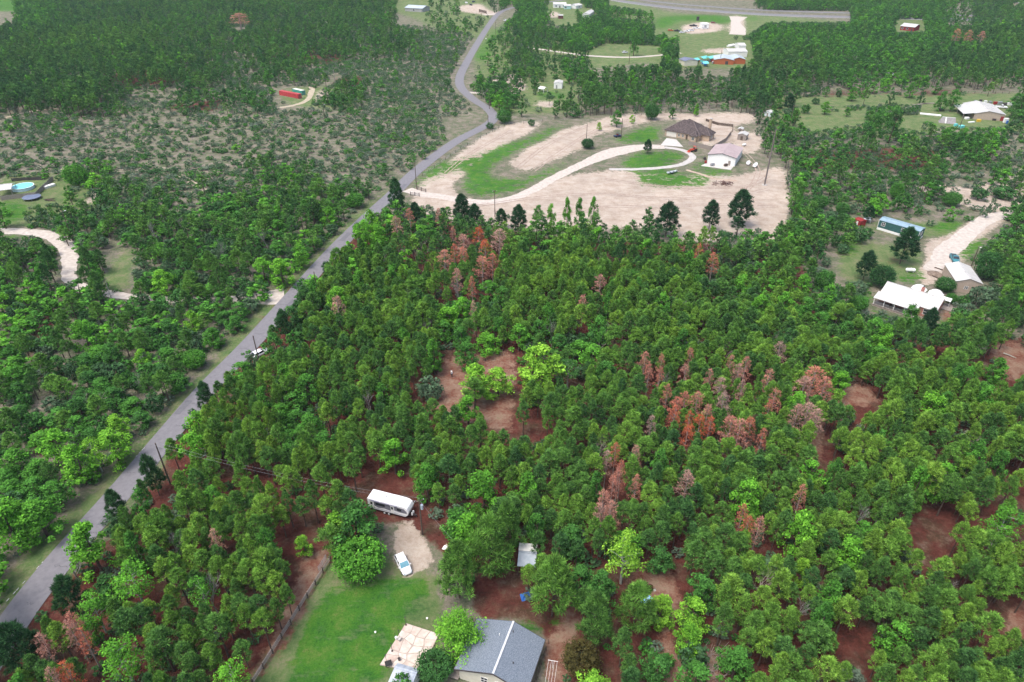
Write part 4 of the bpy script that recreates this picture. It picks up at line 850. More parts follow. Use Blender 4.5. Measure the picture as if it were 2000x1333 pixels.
# shipping containers
def container(px, py, px2, py2, m_, label, open_top=False):
    a, b = Pv(px, py, 2.6), Pv(px2, py2, 2.6); a.z = b.z = 0; L = (b - a).length; t_ = thing('shipping_container', label, 'container', (a + b) / 2, math.atan2((b - a).y, (b - a).x), 'shipping containers in the brush')
    mb = MB(); h = L / 2; n = int(L / .56)
    prof = []
    for i in range(n): x0 = -h + L * i / n; x1 = x0 + L / n; prof += [(x0 + .0, .0), (x0 + (x1 - x0) * .35, 0), (x0 + (x1 - x0) * .5, .05), (x0 + (x1 - x0) * .85, .05)]
    for sgn in (-1, 1):
        vs = [(x, sgn * (1.2 - d), .12) for x, d in prof] + [(x, sgn * (1.2 - d), 2.5) for x, d in prof]; k = len(prof)
        mb.add(vs, [(i, i + 1, i + 1 + k, i + k) for i in range(k - 1)])
    mb.build('side_wall', m_, t_); MB().box(-h, h, -1.2, 1.2, 2.5, 2.6).build('roof', m_ if not open_top else mat('pale_container_roof', (.62, .64, .55), (.5, .52, .45), .8), t_)
    MB().box(-h, h, -1.2, 1.2, .0, .12).build('floor_frame', M_STEEL, t_)
    for s in (-1, 1):
        e = MB().box(min(s * h, s * (h - .08)), max(s * h, s * (h - .08)), -1.18, 1.18, .12, 2.49).build('end_door' if s > 0 else 'end_wall', m_, t_)
        if s > 0:
            for yy in (-.7, -.2, .2, .7): MB().bar((h + .04, yy, .2), (h + .04, yy, 2.4), .05).build('lock_bar', M_STEEL, e)
    for sx in (-h, h):
        for sy in (-1.2, 1.2): MB().box(sx - .08, sx + .08, sy - .08, sy + .08, .02, 2.62).build('corner_post', m_, t_)
container(548, 177, 585, 184, mat('red_container', (.36, .035, .045), (.46, .06, .06), .7, .6), 'long red shipping container in the brush beside the dirt track')
container(574, 173, 592, 177, mat('green_container', (.05, .26, .20), (.07, .32, .25), .7, .6), 'short green shipping container with a pale roof behind the red one', True)

# small things in the near wood
rsd, *_ = gable('open_shed', 'open sided shed with pale and blue grey metal sheets under the big pine', 'shed', P(1013, 1079, 3.0), P(1048, 1082, 3.0), 3.1, 2.7, 1.9, 2.6, M_DWOOD, mat('mixed_metal_sheets', (.30, .36, .42), (.42, .47, .52), .8, .5), .15, open_sides=True)
MB().slab([(-h * 0 - 1.6, .3, 3.14), (1.5, .3, 3.14), (1.5, 2.1, 2.98), (-1.6, 2.1, 2.98)], .04).build('roof_sheet', M_WHITE, rsd)
x, y = P(1027, 1166); bt = thing('blue_tarp_heap', 'blue covered heap under the big pine right of the lawn', 'heap', (x, y, 0), .3)
MB().add([(-.9, -.7, 0), (.9, -.6, 0), (.8, .7, 0), (-.8, .8, 0), (-.3, -.1, 1.2), (.5, .1, 1.0)], [(0, 1, 5, 4), (1, 2, 5), (2, 3, 4, 5), (3, 0, 4)]).build('tarp', junk_m[3], bt, bevel=.05)
x, y = P(873, 1083); ms = thing('metal_sheet_pile', 'pile of white and rusty metal sheets partly under the trees beside the drive', 'sheet pile', (x, y, 0), -.45)
for i in range(7):
    a = random.uniform(-.35, .35); x0 = random.uniform(-1.2, .4); y0 = random.uniform(-1.2, .8)
    s_ = MB().slab([(x0, y0, .25 + i * .08), (x0 + 2.2, y0 + a, .25 + i * .08), (x0 + 2.2, y0 + a + .9, .3 + i * .08), (x0, y0 + .9, .3 + i * .08)], .03).build('sheet', M_WHITE if i % 3 else mat('rusty_sheet', (.35, .22, .18), (.5, .42, .38), 2), ms)
x, y = P(1270, 1153); br_ = thing('rusty_barrel', 'dark rusty burn barrel standing in the small clearing', 'barrel', (x, y, 0))
MB().lathe([(.36, 0), (.37, .3), (.39, .31), (.37, .33), (.37, .62), (.39, .64), (.37, .66), (.37, .98), (.39, 1.0), (.33, 1.0), (.32, .5), (.02, .48)], 18).build('drum', mat('rust', (.05, .015, .012), (.09, .03, .02), 3, .9), br_)
MB().add([(.45, -.35, .1), (.95, -.3, .12), (.9, .15, .1), (.5, .1, .16), (.7, -.1, .5)], [(0, 1, 4), (1, 2, 4), (2, 3, 4), (3, 0, 4)]).build('stone', M_CONC, br_)
x, y = P(1264, 1173, .3); kp = thing('paddling_pool', 'small round bright blue paddling pool between the pine and the lime tree', 'paddling pool', (x, y, 0))
MB().lathe([(.9, 0), (1.05, .1), (1.08, .25), (1.0, .35), (.88, .3), (.85, .16), (.02, .15)], 24).build('pool_ring', mat('sky_blue_plastic', (.10, .36, .70), (.25, .55, .80), 1.5, .3), kp)
MB().lathe([(.84, .2), (.83, .22)], 24).build('water', mat('blue_water', (.2, .5, .75), (.5, .75, .9), 2, .1), kp)

# brush pile on the lot
x, y = P(1414, 360); bp = MB(); 
for i in range(130):
    a = random.uniform(0, 6.28); r = random.uniform(0, 3.2); zz = random.uniform(0, 1.3) * (1 - r / 3.6); d = random.uniform(0, 6.28); l = random.uniform(.5, 1.3)
    bp.bar((r * math.cos(a) * 1.5, r * math.sin(a), zz), (r * math.cos(a) * 1.5 + l * math.cos(d), r * math.sin(a) + l * math.sin(d), max(.02, zz + random.uniform(-.3, .3))), .1)
o = bp.build('brush_pile', mat('burnt_brush', (.05, .03, .03), (.16, .07, .06), 2, .95)); o.location = (x, y, 0); tag(o, 'low dark pile of cut branches on the bare sand near the tall pole', 'brush pile')

# silver boat on a trailer and other yard things
def boat(px, py, a, L, label, m_=M_WHITE):
    x, y = P(px, py); t_ = thing('small_boat', label, 'boat', (x, y, 0), a)
    sec = [(-L / 2, .75, .45), (-L / 4, .85, .45), (L / 6, .8, .5), (L / 3, .5, .6), (L / 2, .03, .75)]; mb = MB(); vs = []; fs = []
    for q, wd, hh in sec: vs += [(q, -wd, hh + .35), (q, -wd * .6, .4), (q, wd * .6, .4), (q, wd, hh + .35), (q, wd * .85, hh + .3), (q, 0, .55), (q, -wd * .85, hh + .3)]
    for i in range(4):
        for k in range(7): fs.append((i * 7 + k, i * 7 + (k + 1) % 7, (i + 1) * 7 + (k + 1) % 7, (i + 1) * 7 + k))
    fs.append(tuple(range(7))); mb.add(vs, fs).build('hull', m_, t_)
    for q in (-L / 4, L / 8): MB().box(q - .15, q + .15, -.7, .7, .75, .8).build('bench', M_TRIM, t_)
    MB().bar((-L / 2, 0, .3), (L * .7, 0, .3), .1).build('trailer_beam', M_STEEL, t_)
    for s in (-.8, .8): wl = MB().tube([(-L * .1, s - .1, .3), (-L * .1, s + .1, .3)], .3, 12).build('wheel', M_BLACK, t_)
boat(1313, 339, .5, 5.2, 'silver boat on a trailer standing in the green grass of the sandy yard', mat('aluminium', (.45, .5, .52), (.6, .64, .66), 1, .4, .5))
boat(1461, 321, 1.2, 4.2, 'white boat on a trailer right of the white barn')
boat(1475, 325, 1.1, 5.2, 'white boat with dark seats right of the other boat by the barn')
tank(1453, 286, 2.2, .5, .5, 'small pale gas tank behind the white barn')
# ---------------------------------------------------------------- vehicles
def paint(name, c, rough=.3):
    m = mat(name, c, tuple(x * .93 for x in c), .6, rough, spec=.5); return m
def loft(mb, stations, n_sec):
    """stations: list of lists of points (same length), closed sections"""
    b = len(mb.v)
    for st in stations: mb.v += [tuple(p) for p in st]
    for i in range(len(stations) - 1):
        for k in range(n_sec): mb.f.append((b + i * n_sec + k, b + i * n_sec + (k + 1) % n_sec, b + (i + 1) * n_sec + (k + 1) % n_sec, b + (i + 1) * n_sec + k))
    mb.f.append(tuple(b + k for k in range(n_sec))); mb.f.append(tuple(b + (len(stations) - 1) * n_sec + k for k in reversed(range(n_sec))))
def sec(x, w_, zb, zt, r=.12): return [(x, -w_, zb), (x, w_, zb), (x, w_ + .03, (zb + zt) / 2), (x, w_ - r * .4, zt - r), (x, w_ - r * 1.6, zt), (x, -w_ + r * 1.6, zt), (x, -w_ + r * .4, zt - r), (x, -w_ - .03, (zb + zt) / 2)]
def vehicle(name, label, cat, loc, rz, m, kind='hatch', L=4.5, W_=1.78, glass=None):
    t_ = thing(name, label, cat, (loc[0], loc[1], 0), rz); h = L / 2; w_ = W_ / 2; glass = glass or M_GLASS
    mb = MB()
    if kind == 'pickup':
        st = [sec(-h, w_ * .93, .45, 1.02), sec(-h + .1, w_, .4, 1.08), sec(-h * .1, w_, .36, 1.1), sec(h * .45, w_, .36, 1.12), sec(h * .85, w_ * .97, .38, 1.06), sec(h, w_ * .88, .45, .92)]
        cab = [(-h * .12, 0), (h * .42, 0)]; c0, c1, r0, r1, zr = -h * .12, h * .44, -h * .06, h * .24, 1.82
    else:
        st = [sec(-h, w_ * .86, .42, .88), sec(-h + .18, w_ * .96, .34, .98), sec(-h * .3, w_, .3, 1.0), sec(h * .25, w_, .3, 1.0), sec(h * .6, w_ * .97, .3, .93), sec(h * .88, w_ * .88, .32, .78), sec(h, w_ * .66, .38, .62)]
        c0, c1, r0, r1, zr = -h + .12, h * .46, -h + .42, h * .1, 1.52
    loft(mb, st, 8)
    body = mb.build('body', m, t_, True)
    for p in body.data.polygons: p.use_smooth = True
    zb = st[2][4][2] - .02; rw = w_ * .80; bw = w_ * .93
    rb = MB(); rb.add([(r0, -rw, zr - .04), (r1, -rw, zr - .04), (r1, rw, zr - .04), (r0, rw, zr - .04), (r0 + .08, -rw + .12, zr), (r1 - .08, -rw + .12, zr), (r1 - .08, rw - .12, zr), (r0 + .08, rw - .12, zr)],
           [(4, 5, 6, 7), (0, 1, 5, 4), (1, 2, 6, 5), (2, 3, 7, 6), (3, 0, 4, 7), (0, 3, 2, 1)])
    ro = rb.build('roof', m, t_)
    pl = MB()
    for s in (-1, 1):
        for (xb, xt) in ((c0, r0), (c1, r1), ((c0 + c1) / 2 - .05, (r0 + r1) / 2 - .05)): pl.bar((xb, s * bw, zb), (xt, s * rw, zr - .03), .09, .07)
    pl.build('pillar', m, t_)
    def g(nm, q): MB().add(q, [(0, 1, 2, 3)]).build(nm, glass, t_)
    e = .012
    g('windscreen', [(c1 - e, -bw + .05, zb), (c1 - e, bw - .05, zb), (r1 - e, rw - .03, zr - .04), (r1 - e, -rw + .03, zr - .04)])
    g('rear_window', [(c0 + e, -bw + .05, zb), (c0 + e, bw - .05, zb), (r0 + e, rw - .03, zr - .04), (r0 + e, -rw + .03, zr - .04)])
    for s in (-1, 1): g('side_window', [(c0, s * (bw - .02), zb), (c1, s * (bw - .02), zb), (r1, s * (rw - .01), zr - .04), (r0, s * (rw - .01), zr - .04)])
    for x in (-h * .62, h * .62):
        for s in (-1, 1):
            wh = MB().tube([(x, s * (w_ - .19), .33), (x, s * (w_ + .02), .33)], .33, 16).build('wheel', M_BLACK, t_)
            MB().tube([(x, s * (w_ + .021), .33), (x, s * (w_ + .035), .33)], .19, 10).build('rim', M_STEEL, wh)
    for s in (-1, 1):
        MB().box(h - .22, h - .06, s * w_ * .62 - .14, s * w_ * .62 + .14, .58, .70).build('headlight', M_GALV, t_)
        MB().box(-h - .01, -h + .05, s * w_ * .7 - .1, s * w_ * .7 + .1, .65, .85).build('tail_light', M_REDW, t_)
        MB().box(c1 - .25, c1 - .1, s * (w_ + .02), s * (w_ + .2), zb + .02, zb + .16).build('mirror', m, t_)
    if kind == 'pickup':
        MB().box(-h + .12, c0 - .06, -w_ + .16, w_ - .16, 1.09, 1.12).build('bed', M_TRIM, t_)
        bw_ = MB()
        for s in (-1, 1): bw_.box(-h + .06, c0, s * (w_ - .1) - .05, s * (w_ - .1) + .05, 1.06, 1.28)
        bw_.box(-h, -h + .08, -w_ + .06, w_ - .06, 1.0, 1.28); bw_.build('bed_side', m, t_)
    return t_
def at(px, py, px2, py2, z=1.0):
    a, b = P(px, py, z), P(px2, py2, z); return ((a[0] + b[0]) / 2, (a[1] + b[1]) / 2), math.atan2(b[1] - a[1], b[0] - a[0])
M_CARW = paint('white_car_paint', (.82, .83, .85)); M_BLUEG = mat('blue_screen_glass', (.10, .25, .32), (.16, .34, .42), 1.5, .15, spec=.6)
c, a = at(778, 1081, 797, 1118); v = vehicle('parked_car', 'white hatchback parked on the pink gravel beside the round bush', 'car', c, a, M_CARW, 'hatch', 4.5, 1.8)
for ch_ in v.children:
    if ch_.name.startswith('windscreen'): ch_.data.materials[0] = M_BLUEG
c, a = at(1861, 497, 1870, 511); vehicle('pickup_truck', 'teal pickup truck parked behind the tan garage', 'pickup', c, a, paint('teal_paint', (.04, .20, .24)), 'pickup', 5.3, 1.9)
c, a = at(1944, 207, 1969, 209); vehicle('pickup_truck', 'white pickup truck behind the white roofed house in the upper right', 'pickup', c, a, M_CARW, 'pickup', 5.6, 1.95)
c, a = at(982, 39, 996, 40); vehicle('parked_car', 'white car half under the trees right of the road near the top', 'car', c, a, M_CARW, 'hatch', 5.0, 1.85)
c, a = at(1216, 102, 1226, 101); vehicle('parked_van', 'small white van parked on the lane across the pasture', 'van', c, a, M_CARW, 'hatch', 4.6, 1.85)
c, a = at(502, 690, 514, 684); vehicle('parked_car', 'white car at the road edge beside the utility pole', 'car', c, a, M_CARW, 'hatch', 4.4, 1.8)
c, a = at(1832, 214, 1844, 211); vehicle('parked_car', 'low black car beside the trees left of the white roofed house', 'car', c, a, paint('black_paint', (.02, .02, .025)), 'hatch', 4.6, 1.8)
for i, (x_, y_, dx, dy, m_, lb) in enumerate(((911, 5, 8, 2, 'white_car_paint', 'white car on the pale yard at the top, left one'), (920, 9, 8, 2, 'black_paint', 'black car on the pale yard at the top, nearest one'), (925, 3, 7, -1, 'dark_blue_paint', 'dark blue car on the pale yard at the top, right one'))):
    c, a = at(x_ - dx / 2, y_ - dy / 2, x_ + dx / 2, y_ + dy / 2); vehicle('parked_car', lb, 'car', c, a, MATS.get(m_) or paint(m_, (.02, .03, .09)), 'hatch', 4.8, 1.85)
# machinery yard vehicles
for i, (x_, y_, L, kd, m_, lb) in enumerate(((1354, 52, 7, 'pickup', 'black_paint', 'black pickup left of the white yard office'), (1360, 57, 7, 'pickup', 'white_car_paint', 'white pickup below the black pickup on the yard'), (1377, 57, 6.5, 'hatch', 'white_car_paint', 'white car right of the other pickup on the yard'), (1393, 46, 4.5, 'hatch', 'rust_paint', 'rust red car at the right side of the machinery yard'), (1310, 61, 5, 'hatch', 'orange_paint', 'orange digger body at the left end of the machine row'), (1322, 62, 5, 'pickup', 'black_paint', 'black truck between the orange one and the white trailers'), (1332, 65, 5, 'hatch', 'white_car_paint', 'white van, first of the white trailer row'), (1341, 63, 5, 'pickup', 'white_car_paint', 'white truck in the middle of the trailer row'), (1350, 61, 5, 'hatch', 'white_car_paint', 'white van at the right end of the trailer row'))):
    x, y = P(x_, y_); m_ = MATS.get(m_) or paint(m_, {'rust_paint': (.2, .03, .03), 'orange_paint': (.5, .15, .03)}[m_]); vehicle('yard_vehicle', lb, 'vehicle', (x, y), .12 + random.uniform(-.2, .2), m_, kd, L, 2.2)
# utility vehicle on the lot
c, a = at(1200, 265, 1213, 263); uv = thing('utility_vehicle', 'dark open utility vehicle with a roof rack beside the pole on the sandy yard', 'utility vehicle', (*c, 0), a)
mb = MB(); loft(mb, [sec(-1.9, .8, .45, .95), sec(-.2, .85, .4, .9), sec(.9, .85, .4, 1.05), sec(1.9, .7, .45, .85)], 8); mb.build('body', MATS['dark_blue_paint'], uv)
for s in (-1, 1):
    for x in (-.6, .6): MB().bar((x, s * .75, .9), (x, s * .7, 1.9), .07).build('roll_bar', M_TRIM, uv)
MB().box(-.8, .8, -.8, .8, 1.9, 1.96).build('roof', M_TRIM, uv); MB().box(-.4, .1, -.6, .6, .9, 1.4).build('seat', M_REDW, uv)
for x in (-1.25, 1.25):
    for s in (-1, 1): MB().tube([(x, s * .7, .38), (x, s * .95, .38)], .38, 14).build('wheel', M_BLACK, uv)
# red tractor
c, a = at(1348, 293, 1362, 291); tr = thing('red_tractor', 'red tractor with a canopy beside the board fence of the brick house', 'tractor', (*c, 0), a + math.pi)
RP = paint('tractor_red', (.45, .05, .02)); MB().box(.2, 2.0, -.4, .4, .75, 1.4).build('bonnet', RP, tr, bevel=.08); MB().box(-1.1, .2, -.55, .55, .6, .95).build('chassis', RP, tr, bevel=.05)
MB().box(-.9, .1, -.75, .75, 2.25, 2.35).build('canopy', RP, tr, bevel=.03)
for s in (-1, 1):
    MB().bar((-.8, s * .65, .9), (-.8, s * .65, 2.25), .08).build('canopy_post', M_TRIM, tr)
    MB().tube([(-.6, s * .6, .75), (-.6, s * 1.0, .75)], .75, 16).build('rear_wheel', M_BLACK, tr); MB().tube([(1.5, s * .55, .42), (1.5, s * .8, .42)], .42, 14).build('front_wheel', M_BLACK, tr)
    MB().box(-1.2, 0, s * .62, s * .98, 1.52, 1.6).build('mudguard', RP, tr)
MB().box(-.7, -.3, -.3, .3, .95, 1.4).build('seat', M_TRIM, tr); MB().add([(2.6, -.9, .2), (2.6, .9, .2), (3.2, .9, .15), (3.2, -.9, .15), (2.5, -.9, .8), (2.5, .9, .8)], [(0, 1, 2, 3), (0, 1, 5, 4)]).build('loader_bucket', RP, tr)
for s in (-.6, .6): MB().bar((.3, s, 1.3), (2.6, s, .5), .12).build('loader_arm', RP, tr)

# travel trailer: nose towards lower right
a0, b0 = P(722.5, 963.5, 3.25), P(803, 984, 3.25)
c, ax, L = frame2(a0, b0); rv = thing('travel_trailer', 'white travel trailer with dark grey side graphics standing on red pine litter', 'travel trailer', (*c, 0), ax); h = L / 2; w_ = 1.22
mb = MB(); sideprof = [(-h, .75), (-h, 3.1), (-h + .12, 3.2), (h - 1.5, 3.2), (h - .9, 3.1), (h - .35, 2.75), (h - .05, 2.1), (h - .25, 1.3), (h - .75, .75)]
mb.prism(sideprof, -w_, w_); mb.build('body', mat('trailer_skin', (.80, .81, .82), (.74, .75, .77), 1, .4, spec=.5), rv, bevel=.05)
GRY = mat('trailer_graphics', (.13, .13, .16), (.19, .19, .23), 1, .5); yS = -w_ - .012
def side(nm, pts, m_, d=.0): MB().add([(x, yS - d, z) for x, z in pts], [tuple(range(len(pts)))]).build(nm, m_, rv)
side('side_graphic', [(-h + 1.35, 2.75), (h - 3.7, 2.75), (h - 3.7, 1.35), (-h + 3.4, 1.55), (-h + 2.2, 1.35), (-h + 1.35, 1.7)], GRY)
side('side_graphic', [(h - 2.95, 2.75), (h - .95, 2.65), (h - .45, 2.1), (h - .4, 1.6), (h - 2.0, 1.55), (h - 2.95, 1.75)], GRY)
side('side_stripe', [(-h + .1, 1.15), (-h + 2.6, 1.25), (h - 2.4, 1.15), (h - .5, 1.1), (h - .6, .95), (-h + .1, .95)], mat('trailer_stripe', (.45, .45, .5), (.5, .5, .55), 1))
side('slide_window', [(-h + 1.7, 2.6), (-h + 3.6, 2.55), (-h + 3.6, 1.95), (-h + 1.7, 2.0)], M_GLASS, .012); side('window', [(h - 2.4, 2.45), (h - 1.5, 2.4), (h - 1.5, 1.85), (h - 2.4, 1.85)], M_GLASS, .012)
for xx in (-h + .85, h - 3.35):
    d_ = MB().box(xx - .33, xx + .33, yS - .04, yS - .005, .95, 2.75).build('door', M_WHITE, rv); MB().box(xx - .2, xx + .2, yS - .06, yS - .041, 1.9, 2.5).build('pane', M_GLASS, d_)
MB().tube([(-h + .5, yS - .1, 2.98), (h - 2.3, yS - .1, 2.98)], .09, 8).build('rolled_awning', mat('awning_roll', (.12, .12, .2), (.4, .4, .45), 3), rv)
for xx, yy, s_, hh in ((-h + 2.9, .15, .42, .28), (h - 2.8, .1, .34, .22), (-h + 5.0, -.2, .2, .15), (-h + 1.6, -.5, .12, .18), (h - 4.0, .5, .15, .12)): MB().box(xx - s_, xx + s_, yy - s_ * .8, yy + s_ * .8, 3.2, 3.2 + hh).build('roof_unit', M_WHITE, rv, bevel=.05)
MB().box(-h + .2, h - 1.0, -w_ + .1, w_ - .1, .5, .75).build('chassis', M_TRIM, rv)
for xx in (-.9, .0):
    for s in (-1, 1): wh = MB().tube([(xx, s * .95, .36), (xx, s * 1.2, .36)], .36, 16).build('wheel', M_BLACK, rv); MB().tube([(xx, s * 1.201, .36), (xx, s * 1.22, .36)], .2, 10).build('rim', M_WHITE, wh)
MB().bar((h - 1.0, -.6, .55), (h + .9, 0, .55), .12).bar((h - 1.0, .6, .55), (h + .9, 0, .55), .12).bar((h + .8, 0, .55), (h + .8, 0, .0), .1).build('tow_bar', M_TRIM, rv)
for yy in (-.25, .25): MB().lathe([(.16, .6), (.2, .7), (.2, 1.1), (.1, 1.25)], 10, (h + .1, yy, 0)).build('gas_bottle', M_WHITE, rv)

# ---------------------------------------------------------------- utility poles and wires
def pole(tx, ty, label, hgt=9.5, arm=True, r=.13, m=None, xf=False, lamp=False, arm_rot=.4):
    x, y = P(tx, ty, hgt); t_ = thing('utility_pole', label, 'utility pole', (x, y, 0), arm_rot, 'utility poles')
    MB().tube([(0, 0, 0), (0, 0, hgt * .5), (0, 0, hgt)], [r * 1.3, r * 1.1, r * .85], 8).build('pole', m or M_DWOOD, t_)
    if arm:
        ca = MB().bar((-.9, 0, hgt - .5), (.9, 0, hgt - .5), .12).build('crossarm', m or M_DWOOD, t_)
        for xx in (-.8, 0, .8): MB().tube([(xx, 0, hgt - .44), (xx, 0, hgt - .2)], .05, 6).build('insulator', M_GALV, ca)
    if xf: MB().tube([(.38, 0, hgt - 2.6), (.38, 0, hgt - 1.6)], .26, 12).build('transformer', M_GALV, t_)
    if lamp: MB().bar((0, 0, hgt - .6), (.9, 0, hgt - .3), .06).build('lamp_arm', M_STEEL, t_); MB().box(.7, 1.2, -.12, .12, hgt - .4, hgt - .25).build('lamp_head', M_WHITE, t_)
    return Vector((x, y, hgt))
p1 = pole(303, 866, 'utility pole at the right edge of the road near the lower left', 10.5, False)
p2 = pole(818, 975, 'utility pole with a grey transformer beside the travel trailer', 9, True, xf=True)
p3 = pole(494, 656, 'utility pole at the right edge of the road by the small white car', 10.5, False)
p4 = pole(613, 531, 'utility pole at the right edge of the road in the middle of the wood', 10.5, False)
p5 = pole(810, 319, 'utility pole at the corner of the road and the gravel driveway', 10.5, False)
p6 = pole(966, 372, 'utility pole standing in the near part of the sandy yard', 10)
p7 = pole(1147, 243, 'utility pole behind the round dark tree on the sandy yard', 10, False)
p8 = pole(1216, 232, 'utility pole beside the dark utility vehicle', 9.5, False)
p9 = pole(953, 225, 'utility pole left of the road at its sharp bend', 6.5, False)
pole(955, 173, 'utility pole on the grass right of the road bend', 11, False); pole(968, 43, 'utility pole right of the road near the top', 11)
pole(933, 32, 'left pole of the pair by the brown gate at the top of the road', 11); pole(940, 26, 'right pole of the pair by the brown gate at the top of the road', 11)
pole(120, 411, 'utility pole with a lamp beside the dirt drive on the left', 11, False, lamp=True)
pole(630, 203, 'utility pole in the brush right of the shipping containers', 9, False, lamp=True)
pole(232, 82 - 0, 'utility pole in the dark pine wood at the upper left', 9, False); pole(1232, 83, 'tall utility pole on the lane across the pasture', 14, False)
pole(1884, 222, 'utility pole in front of the white roofed house', 8, False); pole(1551, 205, 'thin pole at the left end of the right pasture', 12, False)
pole(1912, 483, 'short grey pole beside the bushes by the gravel drive', 6.5, False, lamp=True); pole(1410, 98, 'utility pole in front of the orange workshop', 9, False, lamp=True)
x, y = P(1493, 362); tp = thing('tall_pole', 'very tall thick grey pole at the right end of the sandy yard', 'pole', (x, y, 0))
MB().tube([(0, 0, 0), (0, 0, 11), (0, 0, 22)], [.36, .28, .18], 10).build('pole', mat('grey_pole', (.14, .12, .11), (.2, .17, .16), 2, .9, stretch=(1, 1, .2)), tp); MB().tube([(0, 0, 0), (0, 0, .25)], .9, 12).build('footing', M_CONC, tp)
def wires(label, a, b, offs, sag=.6):
    t_ = thing('power_lines', label, 'power line', (0, 0, 0)); d = (b - a).normalized(); s = Vector((-d.y, d.x, 0))
    for o in offs:
        pts = [a.lerp(b, i / 14) + s * o + Vector((0, 0, -.15 - sag * 4 * (i / 14) * (1 - i / 14))) for i in range(15)]
        MB().tube(pts, .011, 4).build('wire', M_STEEL, t_)
wires('pair of wires strung from the roadside pole to the pole by the travel trailer', p1, p2, (-.35, .35), 1.2)
wires('single wire from the trailer pole down toward the near house', p2, Vector((*P(905, 1075, 5), 5)), (0,), .5)
wires('wire from the yard pole to the roadside pole', p5, p6, (0,), .8); wires('wire from the bend pole across the sandy yard', p9, p8, (0,), 1.0)

# entrance beam of the ranch gate at the top, mail boxes, sign
a, b = Pv(936, 25), Pv(950, 28); g = thing('ranch_gate', 'dark brown plank sign gate beside the road at the top', 'gate', a, math.atan2((b - a).y, (b - a).x)); L = (b - a).length
for xx in (0, L): MB().bar((xx, 0, 0), (xx, 0, 3.2), .4).build('post', M_DWOOD, g)
for i in range(4): MB().bar((0, 0, 1.0 + i * .6), (L, 0, 1.0 + i * .6), .12, .5).build('plank', M_DWOOD, g)
for i, (px, py) in enumerate(((953, 73), (949, 80))):
    x, y = P(px, py); g = thing('mailbox', ['dark mailbox by the road near the pale side drive', 'pale mailbox by the road just below the dark one'][i], 'mailbox', (x, y, 0)); MB().bar((0, 0, 0), (0, 0, 1.3), .15).build('post', M_DWOOD, g); MB().box(-.5, .5, -.3, .3, 1.3, 1.9).build('box', M_TRIM if i == 0 else M_WHITE, g, bevel=.05)
# white gateway on the left
x, y = P(188, 338); g = thing('white_gateway', 'small bleached wooden gateway beside the large round tree', 'gate', (x, y, 0), .2)
for xx in (0, 1.6): MB().bar((xx, 0, 0), (xx + .1, 0, 2.6), .2).build('post', M_PALEBARK, g)
MB().bar((-.2, 0, 2.5), (1.9, 0, 2.4), .16).build('beam', M_PALEBARK, g)
# fallen logs
for i, (ax_, ay, bx, by, lb) in enumerate(((242, 1216, 266, 1218, 'pale fallen log between the pale green trees at the lower left'), (1263, 918, 1276, 936, 'thin pale fallen trunk among the pines right of centre'), (1674, 1171, 1688, 1184, 'thin pale fallen trunk among the lower right pines'), (55, 990, 90, 975, 'fallen trunk in the left roadside wood'), (270, 395, 290, 385, 'fallen trunk in the left wood below the wheel ruts'), (60, 640, 82, 610, 'fallen branch on the red litter at the left edge'), (1960, 690, 1985, 700, 'fallen trunk on the pale clearing at the right edge'))):
    o = MB().tube([Pv(ax_, ay, .25), (Pv(ax_, ay, .3) + Pv(bx, by, .3)) / 2 + Vector((.1, .1, 0)), Pv(bx, by, .2)], [.16, .13, .07], 7).build('fallen_log', M_PALEBARK); tag(o, lb, 'log', 'fallen logs')
# stump and rock heaps
for i, (px, py, lb) in enumerate(((1672, 577, 'dark ash heap on the grass left of the ranch house'), (1855 - 185, 557, 'small dark brush heap beside the round bushes'), (1825, 536, 'brown earth heap between the ranch house and the garage'))):
    x, y = P(px, py); mb = MB(); n = 12; hh = [.5, .4, .9][i]; rr = [1.6, 1.2, 2.2][i]
    rings = [(rr, 0), (rr * .75, hh * .55), (rr * .35, hh)]; vs = []; fs = []
    for r_, z_ in rings: vs += [((r_ * random.uniform(.8, 1.15)) * math.cos(6.283 * k / n), (r_ * random.uniform(.8, 1.15)) * math.sin(6.283 * k / n), z_) for k in range(n)]
    vs.append((0, 0, hh * 1.1))
    for r_ in range(2): fs += [(r_ * n + k, r_ * n + (k + 1) % n, (r_ + 1) * n + (k + 1) % n, (r_ + 1) * n + k) for k in range(n)]
    fs += [(2 * n + k, 2 * n + (k + 1) % n, 3 * n) for k in range(n)]
    o = mb.add(vs, fs).build('earth_heap', mat('heap_earth', (.12, .09, .07), (.25, .2, .16), 1.5, .95), smooth=True); o.location = (x, y, 0); tag(o, lb, 'heap')

